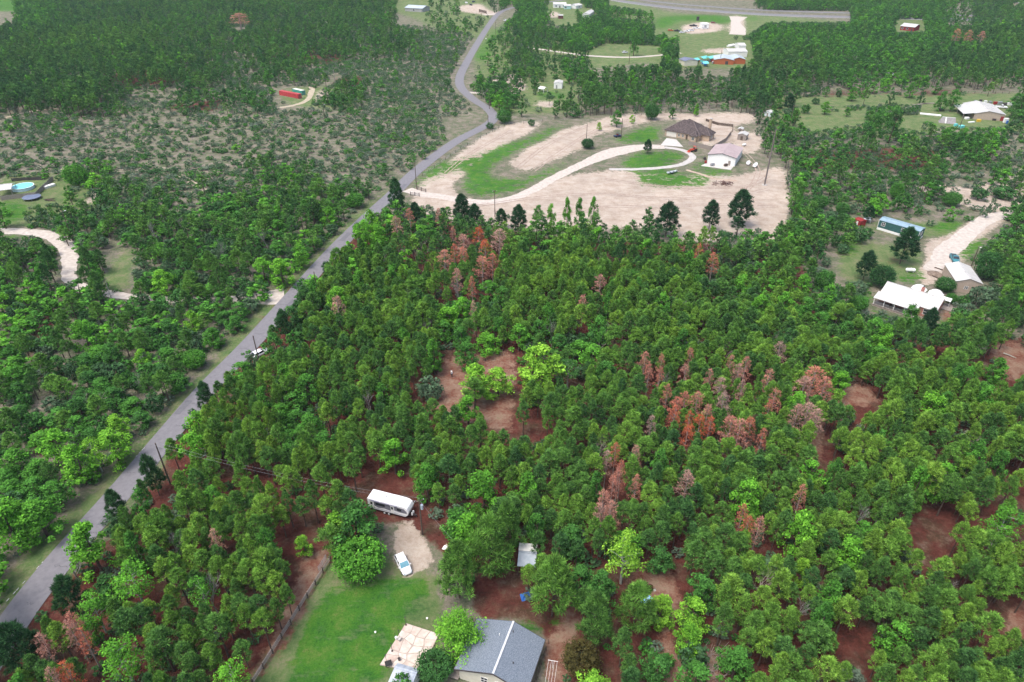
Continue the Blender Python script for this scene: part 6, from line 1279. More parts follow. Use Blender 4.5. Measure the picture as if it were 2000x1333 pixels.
REDS = [(775, 440, 25, .35), (800, 425, 18, .6), (857, 425, 14, .5), (868, 512, 34, .55), (885, 462, 14, .5), (905, 480, 28, .35), (936, 462, 24, 1), (948, 488, 26, .95), (975, 470, 34, .2), (905, 503, 22, .75), (942, 524, 34, .6), (962, 515, 26, .7), (888, 496, 18, .85), (893, 545, 24, .4), (922, 562, 16, .7), (660, 600, 26, .3), (1364, 496, 18, .85), (1392, 515, 24, .75), (1172, 558, 26, .4), (1138, 598, 22, .5), (925, 610, 12, .3),
 (1258, 712, 24, .55), (1266, 735, 20, .6), (1290, 715, 18, .6), (1336, 735, 22, .45), (1288, 742, 16, .7), (1346, 703, 10, .6), (1302, 775, 20, .6), (1320, 800, 30, .7), (1316, 818, 26, .85), (1336, 790, 26, .65), (1360, 790, 28, .55), (1384, 744, 20, .5), (1404, 760, 28, .15), (1412, 790, 30, .1), (1440, 735, 24, .25), (1456, 720, 24, .55), (1425, 715, 18, .5), (1448, 765, 18, .25), (1380, 815, 26, .5), (1346, 826, 22, .95), (1364, 835, 28, 1), (1384, 838, 24, .95), (1340, 856, 26, .95), (1424, 838, 36, .55), (1442, 845, 34, .5), (1462, 840, 26, .75), (1486, 862, 18, .7), (1500, 745, 24, .5), (1512, 782, 26, .6), (1522, 690, 30, .1), (1586, 745, 44, .65), (1608, 762, 36, .6), (1568, 760, 36, .3), (1575, 812, 38, .2), (1556, 815, 30, .3), (1592, 826, 30, .2), (1500, 805, 18, .7),
 (1201, 890, 14, .8), (1240, 895, 14, .4), (1184, 905, 12, .2), (1270, 835, 20, .1), (1178, 985, 30, .5), (1192, 1005, 30, .45), (1170, 1010, 26, .3), (1340, 948, 36, .25), (1212, 925, 16, .7), (1206, 940, 16, .55), (1195, 955, 16, .6), (1241, 955, 10, .6), (1448, 1012, 20, .75), (1458, 1035, 22, .85), (1480, 1036, 18, .5), (150, 1225, 26, .6), (168, 1255, 26, .8), (145, 1240, 22, .4), (90, 1265, 22, .4), (135, 1322, 36, .95), (110, 1330, 26, .4), (1562, 975, 12, .6), (423, 1062, 14, .4), (468, 38, 34, .5), (1868, 70, 16, .6), (1892, 72, 16, .6), (1916, 75, 16, .5)]
TN = [(.25, 'greyish brown'), (.45, 'pinkish brown'), (.65, 'salmon coloured'), (.82, 'reddish'), (2, 'orange red')]
LM = [('the travel trailer', 760, 975), ('the white hatchback', 787, 1098), ('the grey shingled house', 970, 1270), ('the stone patio', 800, 1260), ('the rail fence', 580, 1210), ('the open metal shed', 1020, 1088),
 ('the blue paddling pool', 1265, 1172), ('the clothes line', 1078, 1300), ('the clearing person', 883, 733), ('the largest lime tree', 1060, 700), ('the widest salmon pine', 1590, 750), ('the orange red pines', 1360, 840),
 ('the lower roadside pole', 310, 890), ('the bottom left corner', 60, 1310), ('the bottom right corner', 1950, 1310), ('the small roadside car', 510, 684), ('the sandy driveway mouth', 540, 585), ('the sandy yard', 1250, 390),
 ('the slim trees', 1120, 430), ('the ranch house', 1780, 590), ('the green mobile home', 1765, 440), ('the tan garage', 1895, 545), ('the round pool', 46, 365), ('the red container', 568, 182), ('the lone round tree', 153, 345),
 ('the dirt drive bend', 135, 490), ('the brown hipped house', 1340, 250), ('the white barn', 1415, 300), ('the white roofed house', 1925, 215), ('the orange workshop', 1410, 115), ('the machinery yard', 1370, 55), ('the red house', 1778, 50),
 ('the road bend', 930, 210), ('the top left corner', 40, 30), ('the right edge clearing', 1970, 710), ('the tall yellowish tree', 1212, 1060), ('the pale fallen trunk', 1680, 1178), ('the red litter gap', 1830, 1050), ('the pale mint tree', 1935, 1035),
 ('the white limbed trees', 240, 1170), ('the bright verge trees', 200, 870), ('the twin bleached snags', 320, 450), ('the big mint tree', 40, 1010), ('the bare grey tree', 443, 490), ('the reddest pines', 935, 470), ('the salmon pine trio', 1205, 935),
 ('the slim lime tree', 1556, 1130), ('the grey brown pine', 1340, 950), ('the bottom edge twigs', 1395, 1295), ('the straw path', 1600, 880), ('the mint edge trees', 1580, 570), ('the right edge', 1990, 900), ('the clearing lime pair', 950, 745), ('the red pine gap', 330, 1050)]
ORD = ['first', 'second', 'third', 'fourth', 'fifth', 'sixth', 'seventh', 'eighth', 'ninth', 'tenth', 'eleventh', 'twelfth', 'thirteenth', 'fourteenth', 'fifteenth', 'sixteenth', 'seventeenth', 'eighteenth', 'nineteenth', 'twentieth']
ORD += ['twenty-' + q for q in ORD[:9]] + ['thirtieth'] + ['thirty-' + q for q in ORD[:9]] + ['fortieth'] + ['forty-' + q for q in ORD[:9]]
PEND = []
def pend(o, noun, px, py):
    """the words that single a plant out are chosen once all of them stand"""
    best = min(LM, key=lambda q: (q[1] - px) ** 2 + (q[2] - py) ** 2); dx, dy = px - best[1], py - best[2]
    rel = ('right of' if dx > 0 else 'left of') if abs(dx) > abs(dy) else ('below' if dy > 0 else 'above')
    PEND.append((o, noun, rel + ' ' + best[0], px, py))
def finish_labels():
    g = {}
    for q in PEND: g.setdefault((q[1], q[2]), []).append(q)
    for (noun, plc), l in g.items():
        l.sort(key=lambda q: q[3])
        if len(l) == 1: l[0][0]['label'] = '%s %s' % (noun, plc)
        else:
            for i, q in enumerate(l): q[0]['label'] = '%s, %s from left of those %s' % (noun, ORD[min(i, len(ORD) - 1)], plc)
keep_red = []
for i, (px, py, wd, ti) in enumerate(REDS):
    hh = 10 if py > 300 else 13; x, y = P(px, py, hh * .68); s = pscale(py) * 1.06
    dd = wd / s * 1.4; dd = max(dd, 3)
    tone = [n for t_, n in TN if ti < t_][0]
    pend(plant('red', x, y, hh * (1 if dd < 6 else 1.05), dd, ti, 'x', 'dying reddish pines in the wood'), tone + ' dying pine', px, py); keep_red.append((x, y))
BARES = [('snag', 324, 452, 7), ('snag', 314, 485, 5), ('snag', 240, 415, 5), ('snag', 225, 605, 9), ('snag', 220, 748, 4), ('snag', 206, 462, 4), ('bare', 228, 665, 8), ('bare', 443, 525, 10), ('bare', 1060, 640, 9), ('bare', 1235, 672, 9), ('bare', 1215, 665, 8), ('bare', 1330, 640, 8), ('bare', 1262, 640, 8), ('bare', 1300, 610, 8), ('bare', 1985, 850, 9), ('snag', 1800, 870, 5), ('bare', 1875, 895, 8), ('snag', 1703, 1040, 7), ('bare', 1890, 715, 8), ('bare', 1545, 705, 9), ('snag', 135, 200, 12), ('bare', 302, 145, 9), ('snag', 816, 175, 11), ('snag', 250, 268, 10), ('snag', 235, 198, 7), ('snag', 103, 213, 5), ('bare', 640, 190, 6), ('snag', 728, 292, 6), ('snag', 552, 357, 6), ('bare', 1640, 825, 6), ('snag', 655, 165, 12), ('bare', 1215, 700, 6), ('snag', 603, 247, 5)]
for i, (k_, px, py, hh) in enumerate(BARES):
    x, y = P(px, py); u_, v_ = Q(x, y, hh * .7); pend(plant(k_, x, y, hh, 2 if k_ == 'snag' else hh * .55, 0, 'x', 'bleached dead trees'), 'bleached dead trunk' if k_ == 'snag' else 'bleached leafless tree', u_, v_)

# ---------------------------------------------------------------- plants: the woods and the brush, mapped from the photograph
MAP = """
. b m m m m m m m m m m m m m . . g g . b . . b b . . . . . b b b b b b b g m m
d d d d d d m m m m m m m m m m s s . g m m b b b b . . . b b b b b b b b b d d
d d d d d d d m m s m m s s s s s s . g m g b g d d d . . d d d b b b b d d d d
d d d d m t t m s m s t t m s s s s . b g g . d m m m m m d d m g g g g g g g g
t s s t t t t t t t t t t t s s s . . . . . m . . . . . . . m . g m m m g . . m
t t t t t t t t t t t t t t s s s . . . . . . . . . . . . . m m m m t m m b b t
t t s b s s s s s s m m s s s . . . . . . . . . . . . . . . . m m m m m m t t m
g . . . m m m t m m m m m m . . . . . . . . . . . . . . . . . m m m b b t . t m
. m m m m m m m m m m d m b . b m d d d d . . . . . . . . . . m m m . . . . . m
m m . m t m m m m m m b b . b r r m r r m m p d d d d r m m d m g . . . . . m m
b d . p . m m m m m b b . p p p r r r r p p p r p p p m m m d d . . . . . . m m
b b m b m b b m m b . . p p p p p b b b p p p p p p p p p p p b b m . . . m m m
t m b b m m m m b b . m p p p p p b b p b p p m p p p p p p p b b p m . m d d d
b t m m m m m m m b . m p p p p p m . . . m m m d p p p p p p p p p b d . d d p
m m . m m m m m . . p p p p p p p . . . b b . p p p p p p p p p p m p p p p m p
m . m m m m b . p p p b b p p p p . . . p p p p p p p p p p p p p . . p p p p p
m b b b b b . p p p p b b p p p b p p . . p p p p p p p p p p p . p p p p m p p
b b m b b . . p p p p p p p p p p p p p p p p p p p p p p p p p . p p p m p . p
b b b b . . o o o o o o o o o o p p p p p p p p p p p p p p p p p p p p p p p o
b b . . . p p p p p p p p p . . . p b b p p p p p p p p p p p p p p p p p p o o
b b . . b p p p p p p . . b b . . p p p p p p p p p p p p p p p p p p p p o o p
b . . b p p p p p p p . . . . . . p p p p . b b b b b p p p p p p p p p p p p p
. . d m p p p p p p p . . . . . . p p . p . p b . . b p p p p p p p p p p p p p
d d p p p p p p p p p . . . . . . . . . p . p p p b . b p p p p p p p p p p . .
d p p p p p p p p p . . . . . . . . . . . . p p p . b b p p p p p . p p p p p .
p p p p b p p p p . . . . . . . . . . . . . m p p b . b b b p p p . p p p p p p
p p p p b p p p p p . . b . . . . . . . . . b p p . . . b b p p p p p p p p p p
"""
ROWS = [r.split() for r in MAP.strip().split('\n')]
assert all(len(r) == 40 for r in ROWS), [len(r) for r in ROWS]
GRID = np.array(ROWS)
KEEP = [  # visible ground, buildings and objects that no crown may cover
 [(0, 1140), (70, 1068), (150, 985), (230, 902), (306, 823), (378, 744), (439, 670), (538, 567), (622, 488), (679, 432), (755, 368), (803, 330), (885, 262), (936, 236), (930, 205), (890, 180), (880, 150), (905, 108), (944, 45), (1000, 8), (1010, 22), (975, 50), (945, 85), (922, 130), (914, 155), (918, 176), (945, 195), (975, 218), (975, 240), (950, 258), (834, 330), (756, 391), (685, 440), (640, 506), (562, 556), (484, 672), (396, 772), (328, 846), (286, 926), (205, 998), (138, 1115), (74, 1189), (0, 1262)],
 [(800, 385), (880, 300), (985, 245), (1060, 240), (1110, 232), (1180, 225), (1300, 222), (1470, 222), (1475, 240), (1440, 260), (1460, 290), (1530, 330), (1540, 400), (1530, 425), (1340, 448), (1330, 420), (1270, 405), (1260, 425), (1170, 440), (1165, 400), (1060, 400), (1055, 420), (945, 415), (930, 400), (850, 398)],
 [(712, 945), (800, 950), (835, 975), (850, 1040), (880, 1075), (890, 1100), (850, 1110), (840, 1200), (850, 1333), (540, 1333), (620, 1170), (650, 1110), (760, 1120), (770, 1080), (755, 1010), (712, 1000)],
 [(500, 1320), (640, 1090), (665, 1095), (530, 1340)], [(875, 1200), (1080, 1200), (1110, 1400), (860, 1400)], [(1002, 1062), (1040, 1064), (1030, 1112), (998, 1112)], [(950, 1115), (1008, 1115), (1010, 1195), (1110, 1195), (1120, 1240), (950, 1240)],
 [(1240, 1120), (1305, 1120), (1310, 1160), (1288, 1160), (1285, 1180), (1250, 1180)], [(1705, 545), (1850, 560), (1850, 628), (1780, 625), (1700, 602)], [(1840, 505), (1925, 510), (1925, 575), (1862, 575)], [(1712, 415), (1815, 440), (1815, 470), (1712, 450)], [(1668, 420), (1710, 420), (1710, 440), (1668, 440)],
 [(1790, 470), (1960, 412), (1970, 430), (1905, 495), (1860, 525), (1800, 560), (1785, 520)], [(1660, 480), (1780, 480), (1780, 550), (1700, 550), (1660, 540)], [(1328, 85), (1468, 78), (1468, 128), (1328, 130)], [(1300, 33), (1412, 33), (1412, 66), (1300, 68)], [(1190, -12), (1300, 4), (1500, 20), (1660, 22), (1660, 43), (1500, 42), (1460, 68), (1425, 68), (1430, 36), (1300, 24), (1190, 10)],
 [(1750, 38), (1806, 38), (1806, 62), (1750, 62)], [(1800, 195), (1972, 195), (1972, 244), (1840, 246), (1800, 230)], [(540, 168), (602, 168), (602, 196), (540, 200)], [(0, 348), (115, 348), (115, 398), (0, 398)], [(1072, 0), (1135, 0), (1135, 18), (1072, 18)], [(1138, 16), (1160, 16), (1160, 30), (1138, 30)], [(1078, 154), (1106, 154), (1106, 177), (1050, 178), (1050, 164)],
 [(795, 2), (840, 2), (840, 20), (795, 20)], [(900, 0), (935, 0), (975, 24), (940, 30), (900, 24)], [(0, 446), (90, 446), (125, 465), (146, 505), (142, 535), (120, 525), (112, 485), (70, 462), (0, 462)], [(205, 567), (250, 570), (250, 588), (205, 582)], [(1030, 90), (1100, 99), (1240, 107), (1240, 116), (1100, 108), (1030, 97)], [(1498, 211), (1510, 211), (1510, 224), (1498, 224)], [(560, 196), (615, 172), (660, 145), (665, 150), (622, 180), (605, 206), (540, 218)],
 [(498, 672), (522, 672), (522, 694), (498, 696)], [(515, 572), (552, 565), (560, 578), (535, 600), (515, 592)], [(875, 722), (895, 722), (895, 745), (875, 745)], [(862, 1068), (890, 1072), (888, 1095), (862, 1092)], [(855, 700), (900, 690), (900, 775), (850, 780)], [(985, 678), (1015, 690), (1004, 785), (985, 775)], [(1000, 770), (1015, 850), (985, 852)], [(940, 800), (1000, 800), (1000, 850), (960, 830)], [(1036, 815), (1062, 820), (1060, 865), (1038, 865)], [(205, 470), (262, 478), (255, 560), (210, 565)], [(720, 910), (765, 925), (760, 950), (722, 950)], [(560, 1030), (640, 1030), (640, 1090), (570, 1090)], [(1640, 760), (1700, 755), (1705, 800), (1650, 790)],
 [(1590, 870), (1615, 840), (1620, 890), (1600, 905)], [(1640, 1240), (1710, 1240), (1710, 1290), (1640, 1290)], [(1790, 1000), (1850, 1010), (1860, 1080), (1790, 1060)], [(1950, 660), (2000, 670), (2000, 745), (1960, 735)], [(820, 325), (845, 325), (835, 345), (820, 345)], [(1515, 190), (1970, 188), (1970, 196), (1700, 205), (1515, 205)], [(1560, 230), (1690, 215), (1690, 240), (1590, 255)], [(1750, 225), (1800, 225), (1800, 250), (1750, 250)],
 [(1195, 25), (1330, 40), (1330, 50), (1280, 70), (1280, 40), (1195, 34)], [(1180, 85), (1290, 90), (1290, 125), (1160, 128), (1150, 100)],
]
KIND_OF = {'p': [('pine', .86), ('broad', .11), ('bare', .015), ('shrub', .015)], 'd': [('pine', .90), ('broad', .10)], 'm': [('pine', .26), ('broad', .34), ('shrub', .39), ('bare', .01)], 'b': [('broad', .72), ('pine', .10), ('shrub', .17), ('bare', .01)],
           's': [('shrub', .93), ('broad', .055), ('pine', .015)], 't': [('shrub', .965), ('broad', .03), ('pine', .005)], 'g': [('broad', .65), ('shrub', .25), ('pine', .1)], 'r': [('pine', .9), ('bare', .1)], 'o': [('pine', 1.0)]}
SPC = {'p': 2.0, 'd': 3.3, 'm': 2.7, 'b': 3.5, 's': 4.2, 't': 5.8, 'g': 13, 'r': 2.5, 'o': 4.4}
cell = 1.35
PROT = []
for kind, px, py, h_, d_, ti, lb in SPEC:
    x, y = P(px, py); a, b = Q(x, y, h_ * .62); s_ = pscale(py); PROT.append((a, b, d_ * s_ * .40, y - .5))
for px, py, wd, ti in REDS: PROT.append((px, py, wd * .52, P(px, py, 7)[1] + .5))
occ = {}
def ok_space(x, y, r):
    ci, cj = int(x // 8), int(y // 8)
    for i in (-1, 0, 1):
        for j in (-1, 0, 1):
            for (a, b, q) in occ.get((ci + i, cj + j), ()):
                if (a - x) ** 2 + (b - y) ** 2 < (.5 * (q + r)) ** 2: return False
    occ.setdefault((ci, cj), []).append((x, y, r)); return True
for kind, px, py, h_, d_, ti, lb in SPEC: x, y = P(px, py); occ.setdefault((int(x // 8), int(y // 8)), []).append((x, y, min(7.5, d_ * .8)))
for x, y in keep_red: occ.setdefault((int(x // 8), int(y // 8)), []).append((x, y, 2.2))
gx, gy = np.meshgrid(np.arange(-680, 680, cell), np.arange(44, 960, cell)); n0 = gx.size
gx = gx.ravel() + rng.uniform(-.5, .5, n0) * cell; gy = gy.ravel() + rng.uniform(-.5, .5, n0) * cell
u, v = Q(gx, gy, 6.0); m_ = (u > -130) & (u < 2130) & (v > -60) & (v < 1450); gx, gy = gx[m_], gy[m_]
perm = rng.permutation(len(gx)); gx, gy = gx[perm], gy[perm]
def cls_at(x, y, z):
    a, b = Q(x, y, z); a = a + rng.uniform(-26, 26, len(a)); b = b + rng.uniform(-20, 20, len(b)) * np.clip(b / 500, .2, 1)
    return GRID[np.clip((b // 50).astype(int), 0, 26), np.clip((a // 50).astype(int), 0, 39)]
K0 = cls_at(gx, gy, 6.5)
def blocked(x, y, h, d):
    """does the plant cover ground, a building or an object that stays visible in the photograph?"""
    x = np.array([x]) if np.isscalar(x) else x
    xs = np.stack([x, x, x - d * .42, x + d * .42, x, x]); ys = np.stack([y] * 6) if not np.isscalar(y) else np.full_like(xs, y)
    hs = np.stack([h * .97, h * .55, h * .65, h * .65, h * .0 + .3, h * .78])
    a, b = Q(xs, ys, hs); hit = np.zeros(a.shape, bool)
    for poly in KEEP: hit |= inpoly(a, b, poly)
    for (cu, cv, cr_, cy) in PROT: hit[1:] |= (((a - cu) ** 2 + ((b - cv) * .8) ** 2 < cr_ * cr_) & (ys < cy))[1:]
    return hit.any(0)
r1 = rng.random(len(gx)); kinds = np.empty(len(gx), object)
for i, c_ in enumerate(K0):
    if c_ == '.': kinds[i] = None; continue
    if c_ == 'd' and rng.random() < .12 and gy[i] > 350: kinds[i] = 'shrub'; continue
    q = r1[i]
    for kd, pr in KIND_OF[c_]:
        q -= pr
        if q <= 0: break
    kinds[i] = kd
rh_ = rng.random(len(gx)); rd_ = rng.random(len(gx)); dist = np.hypot(gx, gy)
H_ = np.zeros(len(gx)); D_ = np.zeros(len(gx)); T_ = np.zeros(len(gx)); SPx = np.zeros(len(gx))
dsh = np.sin(gx * .021 + 2.0) * np.sin(gy * .017 + gx * .006)
big = np.sin(gx * .043 + 1) * np.cos(gy * .037) * .5 + np.sin(gx * .11 + gy * .07) * .3
for i in range(len(gx)):
    k_ = kinds[i]
    if k_ is None: continue
    c_ = K0[i]; far = min(1, max(0, (gy[i] - 250) / 500)); sp = SPC[c_]
    if k_ == 'pine':
        H_[i] = 6.6 + 3.8 * rh_[i] + 1.2 * big[i]; D_[i] = 2.9 + 1.7 * rh_[i] * rd_[i] + .9 * rd_[i]; T_[i] = .52 + .5 * (rng.random() - .5) + .12 * big[i]
        if c_ == 'd': T_[i] = .22 + .28 * rd_[i] + .10 * dsh[i]; H_[i] += 1.5; D_[i] += 1.1
        if c_ in 'mbst': T_[i] = .33 + .2 * rd_[i]; D_[i] += .8; H_[i] -= 1
        if gy[i] > 165: T_[i] -= .06 * min(1, (gy[i] - 165) / 100)
        if c_ == 'p' and gy[i] > 115: D_[i] += .7 * min(1, (gy[i] - 115) / 40)
    elif k_ == 'broad':
        H_[i] = 5.5 + 3.5 * rh_[i]; D_[i] = 5.6 + 3.4 * rd_[i]; T_[i] = .26 + .46 * rd_[i] + .15 * big[i]
        if c_ == 'b': T_[i] += .12
        if gy[i] > 300: T_[i] -= .12; H_[i] += 1
        if c_ in 'st': H_[i] = 3.5 + 3 * rh_[i]; D_[i] = 3.8 + 2 * rd_[i]; T_[i] = .3 + .5 * rd_[i]
        if c_ in 'pd': T_[i] = .5 + .35 * rd_[i]; D_[i] -= 1; H_[i] += 2.5
        if gy[i] < 330 and gx[i] < -70 + (gy[i] - 60) * .12 and c_ in 'mb': H_[i] *= .74
        sp = max(sp, D_[i] * .55)
    elif k_ == 'shrub':
        H_[i] = 1.7 + 2.0 * rh_[i]; D_[i] = 2.8 + 3.4 * rd_[i] ** 1.3; T_[i] = rng.uniform(0, 1) ** 1.1
        if c_ in 'st': H_[i] *= .72
        if c_ in 'mb': H_[i] += 1.5; D_[i] += .8; T_[i] = .3 + .6 * rng.random()
        sp = max(sp * .8, D_[i] * .7) if c_ != 't' else sp
    else: H_[i] = 7 + 2 * rh_[i]; D_[i] = 4
    if gy[i] > 420 and c_ in 'db': sp *= 1.15
    if c_ == 'm' and gy[i] > 230: sp *= 1.0 + (.9 if gx[i] > 90 else .45) * min(1, (gy[i] - 230) / 80)
    SPx[i] = sp * (.85 + .3 * rng.random())
bl = blocked(gx, gy, H_, D_)
PL = {'pine': [], 'broad': [], 'shrub': [], 'bare': []}
for i in range(len(gx)):
    if kinds[i] is None or bl[i]: continue
    if K0[i] in 'st' and rng.random() > .25 + 1.1 * (.5 + .5 * math.sin(gx[i] * .045 + 2.2 * math.sin(gy[i] * .028)) * math.cos(gy[i] * .052 + gx[i] * .013)): continue
    if ok_space(gx[i], gy[i], SPx[i]): PL[kinds[i]].append((gx[i], gy[i], H_[i], D_[i], min(1, max(0, T_[i])), K0[i]))
def region(px, py):
    if px < 450 and py > 640 and px < 430 - (py - 640) * .62 + 60: return 'the roadside wood left of the road'
    if py > 1040: return 'the pine wood in the lower right' if px > 1100 else ('the pine wood left of the rail fence' if px < 620 else 'the trees around the lawn')
    if py > 650: return 'the pine wood right of the salmon pines' if px > 1640 else ('the pine wood around the clearing' if px > 640 else 'the pines right of the road')
    if py > 440: return 'the wood between the road and the sand' if 560 < px < 1600 else ('the left wood' if px <= 560 else 'the trees by the ranch house')
    return 'the upper left brush' if px < 950 else 'the upper right woods'
LIM = {'pine': 300, 'broad': 300 - 150, 'shrub': 280, 'bare': 60}
TONEP = [(.3, 'dark'), (.45, 'deep green'), (.6, 'mid green'), (2, 'light green')]; TONEB = [(.35, 'dark green'), (.55, 'mid green'), (.75, 'bright green'), (2, 'lime green')]; TONES = [(.3, 'grey green'), (.6, 'dull green'), (2, 'dark green')]
REST = {}
for k_, lst in PL.items():
    def seen(t_):
        a, b = Q(t_[0], t_[1], t_[2] * .8); return -20 < a < 2020 and -5 < b < 1345
    lst = sorted(lst, key=lambda t_: (not seen(t_), t_[0] ** 2 + t_[1] ** 2 - (0 if k_ != 'shrub' else 0)))
    for (x, y, h_, d_, ti, c_) in lst[:LIM[k_]]:
        if not seen((x, y, h_)): REST.setdefault(k_, []).append((x, y, h_, d_, ti)); continue
        a, b = Q(x, y, h_ * .75); rg = region(a, b)
        tone = [n for t_, n in {'pine': TONEP, 'broad': TONEB, 'shrub': TONES, 'bare': [(9, 'bleached')]}[k_] if ti < t_][0]
        nm = {'pine': 'pine', 'broad': 'broadleaf tree', 'shrub': 'rounded shrub', 'bare': 'bare tree'}[k_]
        if k_ in ('pine', 'broad'): tone = ('tall ' if h_ > (12 if k_ == 'pine' else 8) else '') + tone
        if k_ == 'shrub': tone = ('low ' if h_ < 3 else 'high ') + tone
        pend(plant(k_, x, y, h_, d_, ti, 'x', '%ss in %s' % (nm, rg)), tone + ' ' + nm, a, b)
    REST.setdefault(k_, []).extend([t_[:5] for t_ in lst[LIM[k_]:]])

x, y = P(1395, 1300); mb = MB()
for i in range(110):
    a = random.uniform(0, 6.28); r = 2.8 * math.sqrt(random.random()); d = random.gauss(.4, .6); l = random.uniform(.7, 2.0); z_ = random.uniform(.05, .7)
    mb.bar((r * math.cos(a), r * math.sin(a), z_), (r * math.cos(a) + l * math.cos(d), r * math.sin(a) + l * math.sin(d), z_ + random.uniform(-.05, .5)), .035)
o = mb.build('twig_heap', M_TWIG); o['kind'] = 'stuff'; o.location = (x, y, 0); o['label'] = 'low tangle of dry grey twigs near the bottom edge'
finish_labels()
# low brush between the shrubs: nobody could count it
bx, by = np.meshgrid(np.arange(-620, 640, 2.3), np.arange(50, 900, 2.3)); nb = bx.size; bx = bx.ravel() + rng.uniform(-1.1, 1.1, nb); by = by.ravel() + rng.uniform(-1.1, 1.1, nb)
ub, vb = Q(bx, by, .5); mk = (ub > -60) & (ub < 2060) & (vb > -20) & (vb < 1400); bx, by, ub, vb = bx[mk], by[mk], ub[mk], vb[mk]
cb_ = GRID[np.clip((vb // 50).astype(int), 0, 26), np.clip((ub // 50).astype(int), 0, 39)]
pr = np.select([cb_ == 't', cb_ == 's', cb_ == 'm', cb_ == 'b', cb_ == 'p', cb_ == 'd', cb_ == 'g'], [.45, .5, .95, 1.0, .34, .10, .03], 0.0)
clump = .5 + .5 * np.sin(bx * .09 + 2 * np.sin(by * .05)) * np.cos(by * .11 + bx * .03)
sel = (rng.random(len(bx)) < pr * (.35 + 1.3 * clump)); bx, by = bx[sel], by[sel]
bb = blocked(bx, by, np.full(len(bx), .8), np.full(len(bx), 1.2)); bx, by = bx[~bb], by[~bb]
REST['brush'] = [(x, y, .6 + 1.2 * a * a, 1.1 + 2.0 * a, t_) for x, y, a, t_ in zip(bx, by, rng.random(len(bx)), rng.random(len(bx)))]

# ---------------------------------------------------------------- the rest of the woods: instanced masses
def joined(tr, cr, name):
    mes = [m for m in (tr, cr) if m]; me = bpy.data.meshes.new(name); bm = bmesh.new(); off = []
    fa_l = []
    for k, m in enumerate(mes):
        n0 = len(bm.faces); bm.from_mesh(m); bm.faces.ensure_lookup_table()
        for f in bm.faces[n0:]: f.material_index = k
    bm.to_mesh(me); bm.free()
    for m in mes: me.materials.append(m.materials[0])
    return bpy.data.objects.new(name, me)
def variants(name, objs):
    c = bpy.data.collections.new(name)
    for o in objs: c.objects.link(o)
    return c
def far_pine(n): return [joined(*make_pine(12, 2.3, .34, 17, 26, .72, .34, nl=0)[:2], 'pine_sprig') for _ in range(n)]
def far_broad(n): return [joined(*make_broad(9, 3.4, .12, 20, 22, .42, 'loose', nl=0)[:2], 'tree_sprig') for _ in range(n)]
def far_shrub(n, s=.28): return [joined(None, make_broad(2.6, 1.7, .02, 12, 13, s, 'round', M_SHRUB, nl=0)[1], 'shrub_sprig') for _ in range(n)]
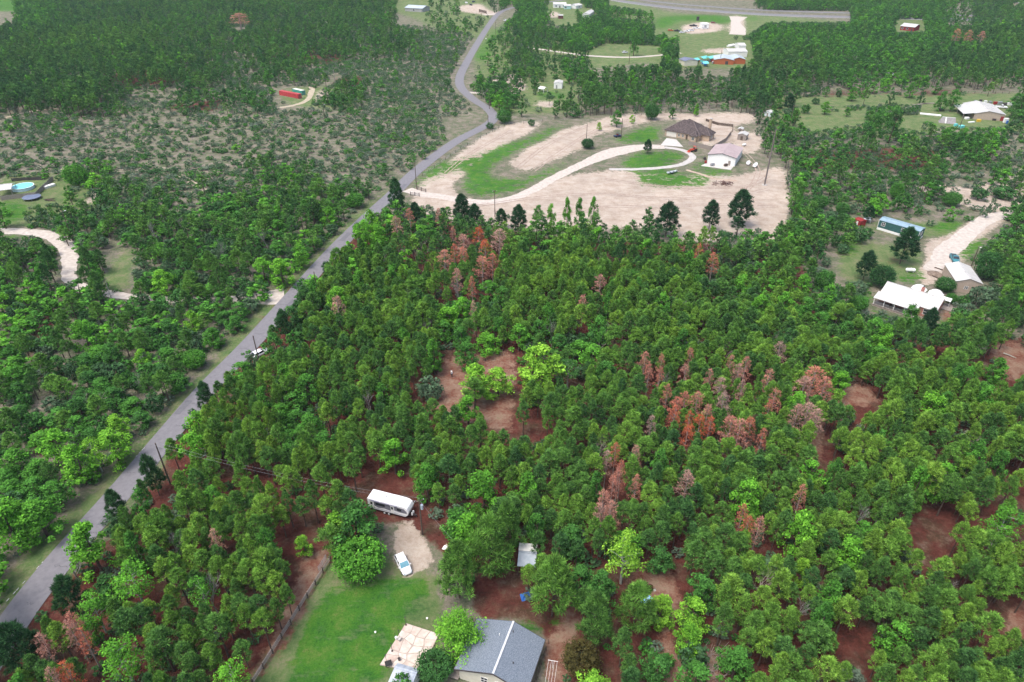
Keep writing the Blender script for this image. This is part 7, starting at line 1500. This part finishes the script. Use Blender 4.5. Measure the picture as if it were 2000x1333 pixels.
def scatter(name, label, coll, pts, bh_, bd_, nvar):
    if not pts: return
    a = np.array(pts); n = len(a); me = bpy.data.meshes.new(name); me.vertices.add(n)
    co = np.zeros((n, 3), np.float32); co[:, :2] = a[:, :2]; me.vertices.foreach_set('co', co.reshape(-1))
    s = a[:, 3] / bd_; sc = np.stack([s, s, a[:, 2] / bh_], 1).astype(np.float32)
    rot = np.zeros((n, 3), np.float32); rot[:, 2] = rng.uniform(0, 6.283, n)
    for nm, ty, dat in (('size', 'FLOAT_VECTOR', sc), ('turn', 'FLOAT_VECTOR', rot)):
        at_ = me.attributes.new(nm, ty, 'POINT'); at_.data.foreach_set('vector', dat.reshape(-1))
    at_ = me.attributes.new('tint', 'FLOAT', 'POINT'); at_.data.foreach_set('value', a[:, 4].astype(np.float32))
    at_ = me.attributes.new('variant', 'INT', 'POINT'); at_.data.foreach_set('value', rng.integers(0, nvar, n).astype(np.int32))
    o = link(bpy.data.objects.new(name, me)); o['kind'] = 'stuff'; o['label'] = label
    g = bpy.data.node_groups.new(name, 'GeometryNodeTree'); g.interface.new_socket('Geometry', in_out='INPUT', socket_type='NodeSocketGeometry'); g.interface.new_socket('Geometry', in_out='OUTPUT', socket_type='NodeSocketGeometry')
    gi = g.nodes.new('NodeGroupInput'); go = g.nodes.new('NodeGroupOutput'); ip = g.nodes.new('GeometryNodeInstanceOnPoints'); ci = g.nodes.new('GeometryNodeCollectionInfo')
    ci.inputs['Collection'].default_value = coll; ci.inputs['Separate Children'].default_value = True; ci.inputs['Reset Children'].default_value = True
    ip.inputs['Pick Instance'].default_value = True
    def na(nm, ty): x = g.nodes.new('GeometryNodeInputNamedAttribute'); x.data_type = ty; x.inputs['Name'].default_value = nm; return [q for q in x.outputs if q.enabled and q.name == 'Attribute'][0]
    L_ = g.links.new; L_(gi.outputs[0], ip.inputs['Points']); L_(ci.outputs[0], ip.inputs['Instance']); L_(na('variant', 'INT'), ip.inputs['Instance Index']); L_(na('turn', 'FLOAT_VECTOR'), ip.inputs['Rotation']); L_(na('size', 'FLOAT_VECTOR'), ip.inputs['Scale']); L_(ip.outputs[0], go.inputs[0])
    md = o.modifiers.new('scatter', 'NODES'); md.node_group = g; return o
NP = [p for p in REST['pine'] if p[1] < 190]; FP = [p for p in REST['pine'] if p[1] >= 190]
near_p = [joined(t_, c_, 'pine_sprig') for t_, c_, _ in NEAR['pine'][:6]]
scatter('pine_woodland', 'dense pine wood of the middle distance', variants('near_pines', near_p), NP, 12, 5.0, 6)
scatter('distant_pine_woodland', 'dark pine woods in the distance', variants('far_pines', far_pine(6)), FP, 12, 5.0, 6)
scatter('broadleaf_woodland', 'broadleaf trees of the left and upper woods', variants('far_broadleaf', far_broad(6)), REST['broad'], 9, 7.2, 6)
scatter('shrubland', 'rounded shrubs of the brush', variants('far_shrubs', far_shrub(5)), REST['shrub'], 2.6, 3.9, 5)
scatter('low_brush', 'low scrub between the shrubs', variants('low_scrub', far_shrub(4, .34)), REST['brush'], 2.6, 3.9, 4)
print('PLANTS', {k: len(v) for k, v in REST.items()}, {k: len(v) for k, v in PL.items()})
# ---------------------------------------------------------------- the air
hz = MB().box(-3000, 3000, -800, 2600, -1.0, 97.5).build('haze', None); hz['kind'] = 'stuff'
hm = bpy.data.materials.new('air'); hm.use_nodes = True; t = hm.node_tree; t.nodes.clear()
o_ = _n(t, 'ShaderNodeOutputMaterial'); pv = _n(t, 'ShaderNodeVolumePrincipled'); pv.inputs['Density'].default_value = .00007; pv.inputs['Color'].default_value = (.74, .90, 1, 1)
t.links.new(pv.outputs[0], o_.inputs['Volume']); hz.data.materials.append(hm)
